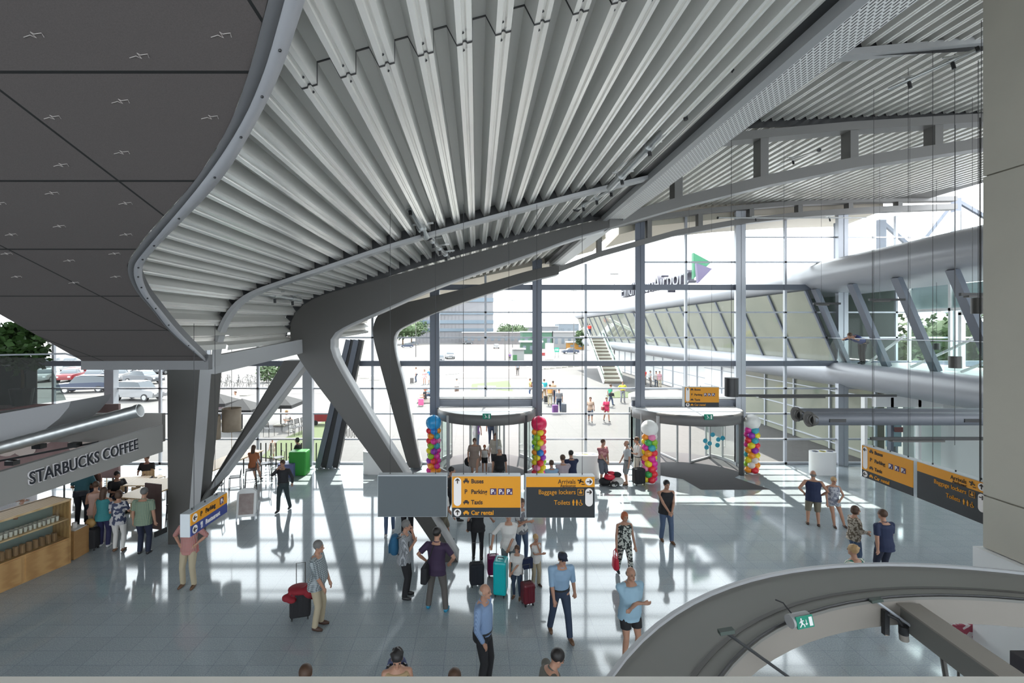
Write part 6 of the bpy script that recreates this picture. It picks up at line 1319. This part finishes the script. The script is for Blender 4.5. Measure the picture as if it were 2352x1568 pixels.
person(GP(338, 1125), FC + 10, 'guest in a dark T-shirt sitting with folded arms behind the queue', 1.76, 'sit', C('charcoal shirt', (.03, .03, .03)), 'short', dkj, 'long', 'brown', 'short', M_black)
person((P(468, 0, 19.5).x, 19.5), RT - 60, 'dark-haired guest bent over the long sharing table', 1.7, 'look', blk, 'long', blk, 'long', 'black', 'long', M_black, fem=True, lean=40, pz=.8)
person((P(582, 0, 19.2).x, 19.2), AW, 'person in an orange top sitting on a stool at the end of the long table', 1.66, 'sit', C('orange top', (.40, .14, .06)), 'short', C('peach shorts', (.45, .25, .18)), 'shorts', 'brown', 'long', M_black, fem=True, pz=.80)
for i, (u, v, Y, lab) in enumerate(((532, 989, 16.6, 'wood-print drum pendant lamp in front of the diagonal arm'), (484, 1008, 16.2, 'wood-print drum pendant lamp half behind the V column'))):
    t = thing('pendant_lamp', P(u, v, Y), lab, 'lamp', 'drum pendant lamps'); MB().tube([(0, 0, 0), (0, 0, .78)], .30, 28, cap=False).build('drum_shade', mat('wood print shade', (.62, .53, .43), .8, 0, (.34, .25, .17), 'noise', 3), t, smooth=True, solid=.01, fixn=False); MB().tube([(0, 0, .3), (0, 0, 6.0 - t.location.z)], .008, 5).build('cord', M_dark, t); MB().ell((0, 0, .4), (.06, .06, .08), 10, 8).build('bulb', mat('warm bulb', (1, .6, .2), .5, emit=3), t); MB().cyl((0, 0, 0), (0, 0, -.9), .008, n=5).build('pull_rod', mat('brass rod', (.4, .25, .1), .4, .6), t)
# kids' corner furniture by the window
t = thing('green_play_seat', G(688, 1088), 'bright green box seat by the window', 'seat'); MB().box((-.36, -.3, 0), (.36, .3, 1.0)).build('body', mat('bright green', (.03, .30, .04), .5), t, bevel=.05)
t = thing('blue_box', G(660, 1092), 'blue grey box left of the green seat', 'box'); MB().box((-.3, -.3, 0), (.35, .3, .55)).build('body', mat('slate blue', (.12, .14, .30), .5), t, bevel=.02)
person((P(684, 0, 21.0).x, 21.0), LF, 'dark-haired person sitting behind the green box seat', 1.6, 'sit', blk, 'short', dkj, 'long', 'black', 'bob', M_black, fem=True, pz=.75)
person((P(626, 0, 22.8).x, 22.8), FC, 'toddler in a pale dress looking in through the window bars', 1.0, 'stand', cream, 'none', cream, 'skirt', 'blond', 'short', sand, fem=True)
# leaning man on the gallery
person((16.45, 20.6), 100, 'man in a navy top bending over the gallery balustrade with a camera', 1.78, 'lean', C('royal navy top', (.015, .03, .14)), 'short', blk, 'long', 'brown', 'short', M_black, z=4.64, lean=68, pz=.95, hands=[(.12, .62, 1.12), (-.12, .62, 1.12)])
# ---- outdoor people
OUT = [
 (1356, 969, FC - 10, 'woman in a beige top and dark capri trousers walking on the square towards the doors', 1.68, 'walk', C('sand top', (.48, .34, .26)), 'short', C('slate capri', (.08, .09, .12)), 'knee', 'brown', 'short', True),
 (1393, 968, FC + 10, 'woman in a crimson blouse and shorts walking on the square with a red bag', 1.64, 'walk', C('crimson blouse', (.62, .04, .12)), 'short', C('crimson blouse', (.62, .04, .12)), 'mini', 'brown', 'short', True),
 (1402, 932, RT, 'man in a green T-shirt walking outside near the stair foot', 1.76, 'walk', C('green shirt', (.03, .30, .17)), 'short', jeans, 'long', 'brown', 'short', False),
 (1430, 923, FC, 'man in a yellow shirt standing outside near the second revolving door', 1.76, 'hips', C('yellow shirt', (.60, .58, .05)), 'short', C('grey trousers outside', (.2, .2, .22)), 'long', 'brown', 'short', False),
 (1189, 861, AW, 'man in a grey shirt walking away on the far side of the square', 1.78, 'walk', C('grey shirt', (.30, .30, .33)), 'short', greyt, 'long', 'brown', 'short', False),
 (1049, 913, AW, 'man in a white shirt and brown shorts standing outside before the lawn', 1.78, 'clasp', wht, 'short', C('brown shorts', (.22, .15, .12)), 'knee', 'grey', 'short', False),
 (1185 + 33, 912, LF, 'person with a dark backpack in the outdoor group, far left', 1.72, 'stand', C('mustard top', (.5, .38, .15)), 'short', jeans, 'long', 'brown', 'short', False),
 (1228, 913, AW, 'person with a red bag in the outdoor group, left side', 1.66, 'stand', C('rose top', (.55, .30, .34)), 'short', jeans, 'long', 'brown', 'short', True),
 (1242, 918, AW, 'woman with auburn hair in the outdoor group just right of the facade post', 1.68, 'stand', wht, 'short', khk, 'shorts', 'red', 'long', True),
 (1250, 916, AW + 5, 'person in a teal T-shirt in the middle of the outdoor group', 1.78, 'stand', C('teal shirt', (.03, .32, .36)), 'short', C('tan trousers', (.38, .26, .15)), 'long', 'brown', 'short', False),
 (1263, 930, AW - 5, 'person in an orange vest in the outdoor group', 1.70, 'stand', C('orange vest', (.62, .30, .08)), 'none', beige, 'long', 'brown', 'short', False),
 (1270, 924, AW - 12, 'tall person in a sand shirt in the outdoor group', 1.84, 'stand', C('sand shirt', (.42, .30, .20)), 'short', dkj, 'long', 'brown', 'short', False),
 (1284, 946, AW, 'man in a pale shirt with the trolleys at the right of the outdoor group', 1.76, 'stand', C('pale shirt', (.48, .48, .5)), 'short', dkj, 'long', 'grey', 'short', False),
 (956, 877, LF, 'person in a white shirt and dark trousers outside near the car park, pulling a case', 1.74, 'stand', wht, 'short', dkj, 'long', 'brown', 'short', False),
 (975, 882, FC, 'slim person in pink outside near the car park', 1.68, 'stand', C('pink dress', (.55, .32, .32)), 'short', C('pink dress', (.55, .32, .32)), 'shorts', 'brown', 'long', True),
 (988, 881, FC, 'person in a blue T-shirt outside left of the tall facade post', 1.74, 'hips', C('bright blue shirt', (.05, .22, .45)), 'short', C('pale shorts', (.45, .45, .45)), 'knee', 'brown', 'short', False),
 (1480, 883, FC, 'person in a red shirt by the white wall of the wing, leftmost of four', 1.74, 'clasp', C('red shirt', (.6, .05, .04)), 'short', greyt, 'long', 'brown', 'short', False),
 (1493, 888, RT, 'person with a backpack by the white wall of the wing, second of four', 1.76, 'stand', C('grey jacket', (.3, .3, .3)), 'short', greyt, 'long', 'grey', 'short', False),
 (1507, 888, FC, 'person in a white top by the white wall of the wing, third of four', 1.70, 'stand', wht, 'short', dkj, 'long', 'black', 'short', True),
 (1515, 889, FC, 'person in a pinkish top by the white wall of the wing, rightmost of four', 1.72, 'stand', C('rose top', (.55, .30, .34)), 'short', beige, 'long', 'brown', 'short', True),
 (541, 955, FC, 'man in a white T-shirt standing on the terrace behind the parasol', 1.78, 'stand', wht, 'short', jeans, 'long', 'brown', 'short', False),
 (505, 965, FC + 20, 'woman in a mauve top on the terrace left of the parasol', 1.68, 'hips', C('mauve top', (.5, .38, .45)), 'none', jeans, 'long', 'brown', 'short', True),
 (1171, 830, AW, 'person in a violet top standing at the small booth', 1.74, 'stand', C('violet top', (.15, .08, .22)), 'short', greyt, 'long', 'brown', 'short', False),
]
bags = {}
for (u, v, fc, lab, h, ps, tp, sl, bt, lgk, hr, st_, fm) in OUT:
    t, *_ = person(GP(u, v), fc, lab, h, ps, tp, sl, bt, lgk, hr, st_, M_black, fem=fm); bags[u] = t
backpack(bags[1218], C('dark slate pack', (.05, .06, .09)), 'dark backpack on the far left person of the outdoor group')
shoulder_bag(bags[1402], blk, 'black bag carried by the man in the green T-shirt', .28, 0, .95, .45, .25, .2, False)
shoulder_bag(bags[1393], mat('dark red leather', (.25, .02, .03), .5), 'dark red bag at the side of the woman in the crimson blouse', .30, .05, .95, .3, .25, .14, False)
shoulder_bag(bags[1228], C('crimson bag', (.5, .03, .06)), 'round red bag on the back of a person of the outdoor group', 0, -.22, 1.1, .2, .3, .3, False)
suitcase(1275, 950, C('violet trolley', (.14, .05, .18)), 'violet trolley case in the outdoor group', .4, .65, .3, 10); suitcase(1295, 948, C('grey trolley', (.12, .13, .15)), 'grey trolley case at the right edge of the outdoor group', .38, .7, .3, -10); suitcase(1255, 925, blk, 'black trolley case in the middle of the outdoor group', .4, .6, .3, 0); suitcase(946, 880, greyt, 'grey trolley case outside near the car park', .4, .65, .3, 0)
suitcase(967, 932, mat('pink shell', (.75, .12, .28), .5), 'pink suitcase beside the two people sitting outside', .42, .6, .28, 0)
person(GP(976, 925), LF + 20, 'woman in a dark dress sitting outside beside the pink suitcase', 1.66, 'sit', blk, 'short', blk, 'skirt', 'red', 'long', M_black, fem=True)
person(GP(988, 920), LF + 40, 'man in a light blue shirt sitting outside bent forward', 1.76, 'sit', lbl, 'short', dkj, 'long', 'brown', 'short', M_black, lean=35)
t = thing('granite_block', G(981, 924), 'low dark block on which the two people outside sit', 'block'); MB().box((-.8, -.3, 0), (.8, .35, .44)).build('body', M_conc, t, bevel=.02)
person(GP(658, 990), FC + 60, 'person in white sitting on a terrace chair outside', 1.7, 'sit', wht, 'short', wht, 'long', 'blond', 'long', sneak, fem=True)
person((P(1354, 0, 66.5).x, 66.5), AW, 'person in red at the top of the outdoor stairs', 1.74, 'stand', C('red shirt', (.6, .05, .04)), 'short', dkj, 'long', 'brown', 'short', M_black, z=t0.z)
# ================================================================ grey ring beam at the lower right
rg = thing('ring_beam', (5.05, .98, 0), 'large curved grey steel ring beam at the lower right, above the floor', 'ring beam'); RO, RI, ZT = 5.0, 4.28, 3.2
M_ring = mat('warm grey ring paint', (.18, .175, .163), .55); M_ring2 = mat('ring fascia paint', (.25, .225, .20), .6)
def ringm(nm, prof, mt, n=96, a0=0, a1=360, smooth='auto'):
    mb = MB(); k = len(prof); full = a1 - a0 == 360; m = n if full else n + 1
    for i in range(m):
        a = R(a0 + (a1 - a0) * i / n)
        for (r, z) in prof: mb.v.append((r * math.cos(a), r * math.sin(a), z))
    for i in range(n):
        for j in range(k):
            jj = (j + 1) % k; mb.f.append((i * k + j, ((i + 1) % m) * k + j, ((i + 1) % m) * k + jj, i * k + jj))
    return mb.build(nm, mt, rg, smooth=smooth)
ringm('top_flange', [(RI, ZT - .03), (RO - .04, ZT - .03), (RO - .04, ZT), (RI, ZT)], M_ring)
ringm('outer_lip', [(RO - .04, ZT - .4), (RO, ZT - .4), (RO, ZT + .03), (RO - .04, ZT + .03)], mat('pale lip', (.45, .46, .48), .3))
ringm('groove', [(RI + .16, ZT), (RI + .20, ZT), (RI + .20, ZT + .008), (RI + .16, ZT + .008)], M_steel)
0 and ringm('inner_channel', [(RI - .06, ZT - .12), (RI, ZT - .12), (RI, ZT - .05), (RI - .06, ZT - .05)], M_steel)
ringm('inner_fascia', [(RI + .02, ZT - .30), (RI + .05, ZT - .30), (RI + .05, ZT - .03), (RI + .02, ZT - .03)], M_ring2)
ringm('cable', [(RI + .02 + .012 * math.cos(a), ZT + .01 + .012 * math.sin(a)) for a in [k * math.pi / 3 for k in range(6)]], M_black)
def onring(u, v, z, r=None):
    p = G(u, v, z); return p
def polar(u, r):
    """point of the ring circle of radius r seen at image column u (far side)"""
    cx_, cy_ = 5.05, .98; k = (u - CU) / F; # x = k*y
    A_ = k * k + 1; B_ = -2 * (k * cx_ + cy_); C_ = cx_ ** 2 + cy_ ** 2 - r * r; y = (-B_ + math.sqrt(B_ * B_ - 4 * A_ * C_)) / (2 * A_); return Vector((k * y, y, 0))
# box beam crossing
p = polar(2085, RI) ; q = G(2330, 1568, ZT - .10)
cb = thing('cross_beam', (0, 0, 0), 'straight grey beam running from the ring towards the lower right corner', 'beam')
dr_ = (q - Vector((p.x, p.y, q.z))); dr_.normalize(); pa_ = Vector((p.x, p.y, ZT - .20)); MB().bar(pa_ - dr_ * .0, pa_ + dr_ * 4, .15, .24).build('beam', M_ring, cb); MB().bar(pa_ + Vector((0, 0, .13)), pa_ + dr_ * 4 + Vector((0, 0, .17)), .24, .02).build('top_plate', M_ring2, cb)
for (u0, v0, u1, v1, lab, lit) in ((2012, 1380, 2162, 1487, 'bright tension rod from the ring to the round plate', 1), (1668, 1452, 1830, 1568, 'dark tension rod at the left part of the ring', 0)):
    a = polar(u0, RI - .03); a.z = H - (v0 - CV) * a.y / F; b = P(u1, v1, (H - 2.75) * F / (v1 - CV)); t = thing('tension_rod', (0, 0, 0), lab, 'rod', 'tension rods of the ring')
    MB().tube([a, b if lit else a + (b - a) * 1.4], .014, 8).build('rod', M_alu if lit else M_dark, t); MB().bar(a - Vector((.06, 0, 0)), a + Vector((.06, 0, .02)), .05, .03).build('anchor_plate', mat('dark green plate', (.06, .08, .07), .5), t)
b = P(2162, 1487, (H - 2.75) * F / (1487 - CV)); MB().cyl(b, b + Vector((0, 0, .04)), .11, n=24).build('round_plate', M_alu, tag_=('round metal plate at the lower end of the bright rod', 'plate'), smooth='auto')
MB().tube([b, b + Vector((-.22, -.35, -.5)), b + Vector((-.35, -.5, -1.0))], .025, 8).build('hanger_pipe', M_steel, tag_=('bent grey pipe below the round plate', 'pipe'))
# emergency sign on the ring
p = polar(1840, RI - .10); ys = p.y; zc = H - (1424 - CV) * ys / F
t = thing('exit_light', (p.x, ys, zc), 'green running-man emergency sign fixed to the ring beam', 'exit sign', rz=R(14)); t.rotation_euler = (R(-12), R(-4), R(10)); t.scale = (.72, .72, .72)
MB().tube([(-.155, .03, 0), (.135, .03, 0)], .088, 20).build('housing', M_steel_l, t, smooth='auto'); MB().box((-.12, -.065, -.075), (.13, -.045, .075)).build('panel', MC['exit green'], t)
a = MB(); a.ell((-.055, -.07, .045), (.012, .006, .014), 8, 6); a.bar((-.06, -.07, .03), (-.05, -.07, -.01), .026, .006, (0, 1, 0)); a.bar((-.05, -.07, -.01), (-.02, -.07, -.03), .014, .006, (0, 1, 0)); a.bar((-.02, -.07, -.03), (-.02, -.07, -.055), .014, .006, (0, 1, 0)); a.bar((-.05, -.07, -.01), (-.09, -.07, -.05), .014, .006, (0, 1, 0)); a.bar((-.06, -.07, .025), (-.02, -.07, .02), .01, .006, (0, 1, 0)); a.bar((-.06, -.07, .025), (-.09, -.07, .0), .01, .006, (0, 1, 0))
a.bar((.015, -.07, .03), (.015, -.07, -.03), .008, .006, (0, 1, 0)); a.bar((.015, -.07, -.035), (.0, -.07, -.015), .008, .006, (0, 1, 0)); a.bar((.015, -.07, -.035), (.03, -.07, -.015), .008, .006, (0, 1, 0)); a.box((.06, -.072, -.055), (.11, -.066, .055)); a.build('pictogram', M_white, t)
MB().tube([(-.08, .05, .08), (-.12, .12, .2), (-.2, .16, .24)], .01, 6).build('lead', M_black, t)
# spot lamps on the fascia
for u, lab in ((1648, 'black wall spotlight on the left part of the ring fascia'), (2035, 'black wall spotlight where the cross beam meets the ring')):
    p = polar(u, RI - (.14 if u < 1700 else .02)); t = thing('wall_spotlight', (p.x, p.y, ZT - (.16 if u < 1700 else .24)), lab, 'spotlight', 'spotlights of the ring'); MB().box((-.035, -.03, -.12), (.015, .02, .14)).build('back_plate', M_black, t)
    MB().tube([(0, -.02, .10), (.06, -.08, .08), (.10, -.10, .0)], .018, 8).build('arm', M_black, t); MB().tube([(.10, -.10, .03), (.11, -.09, -.06)], .045, 14).build('head', M_black, t, smooth='auto'); MB().tube([(.11, -.09, -.06), (.12, -.085, -.13)], .042, 14).build('lens_tube', M_ring2, t, smooth='auto')
    lp = bpy.data.lights.new('spotlight_glow', 'SPOT'); lp.energy = 14; lp.color = (1, .75, .45); lp.spot_size = R(80); lp.shadow_soft_size = .03; lo = bpy.data.objects.new('spotlight_glow', lp); COL.objects.link(lo); lo.parent = t; lo.location = (-.02, -.06, -.12); lo.rotation_euler = (R(25), 0, 0)
# literature stand, poster, dark cabinet below the ring
t = thing('newspaper_rack', G(2185, 1600), 'tilted white newspaper rack at the lower right', 'rack', rz=R(25)); z0 = .9
for k, (x, y) in enumerate(((-.15, 0), (.25, .2))):
    M = Matrix.Translation((x, y, z0 + k * .12)) @ Matrix.Rotation(R(25), 4, 'X'); MB().box((-.3, -.2, 0), (.3, .2, .015), M).build('newspaper', mat('newsprint', (.55, .56, .57), .8, 0, (.30, .31, .33), 'spots', 20), t); MB().box((-.1, -.1, .016), (.1, .08, .02), M).build('picture', M_steel if k == 0 else mat('print red', (.6, .06, .08), .6), t)
MB().tube([(-.3, -.2, 0), (-.3, -.2, .9), (.2, .3, 1.1)], .018, 6).build('frame', M_steel, t)
t = thing('poster', (0, 0, 0), 'small red and white patterned poster beside the white base', 'poster'); a_ = P(2176, 1432, 7.7); b_ = P(2240, 1472, 7.7); MB().box((a_.x, 7.66, b_.z), (b_.x, 7.7, a_.z)).build('print', C('poster print', (.55, .5, .5), (.30, .05, .08), 'spots', 14), t)
t = thing('dark_cabinet', (0, 0, 0), 'dark cabinet in the lower right corner', 'cabinet'); a_ = P(2318, 1492, 6.0); MB().box((a_.x, 5.2, .0), (a_.x + .8, 6.0, a_.z)).build('body', mat('dark cabinet', (.03, .025, .03), .5), t, bevel=.01); MB().box((a_.x + .06, 5.18, a_.z - .6), (a_.x + .7, 5.2, a_.z - .08)).build('door', mat('cabinet door', (.10, .12, .16), .4), t)

# outdoor colours darkened so strong sky and sun do not wash them out
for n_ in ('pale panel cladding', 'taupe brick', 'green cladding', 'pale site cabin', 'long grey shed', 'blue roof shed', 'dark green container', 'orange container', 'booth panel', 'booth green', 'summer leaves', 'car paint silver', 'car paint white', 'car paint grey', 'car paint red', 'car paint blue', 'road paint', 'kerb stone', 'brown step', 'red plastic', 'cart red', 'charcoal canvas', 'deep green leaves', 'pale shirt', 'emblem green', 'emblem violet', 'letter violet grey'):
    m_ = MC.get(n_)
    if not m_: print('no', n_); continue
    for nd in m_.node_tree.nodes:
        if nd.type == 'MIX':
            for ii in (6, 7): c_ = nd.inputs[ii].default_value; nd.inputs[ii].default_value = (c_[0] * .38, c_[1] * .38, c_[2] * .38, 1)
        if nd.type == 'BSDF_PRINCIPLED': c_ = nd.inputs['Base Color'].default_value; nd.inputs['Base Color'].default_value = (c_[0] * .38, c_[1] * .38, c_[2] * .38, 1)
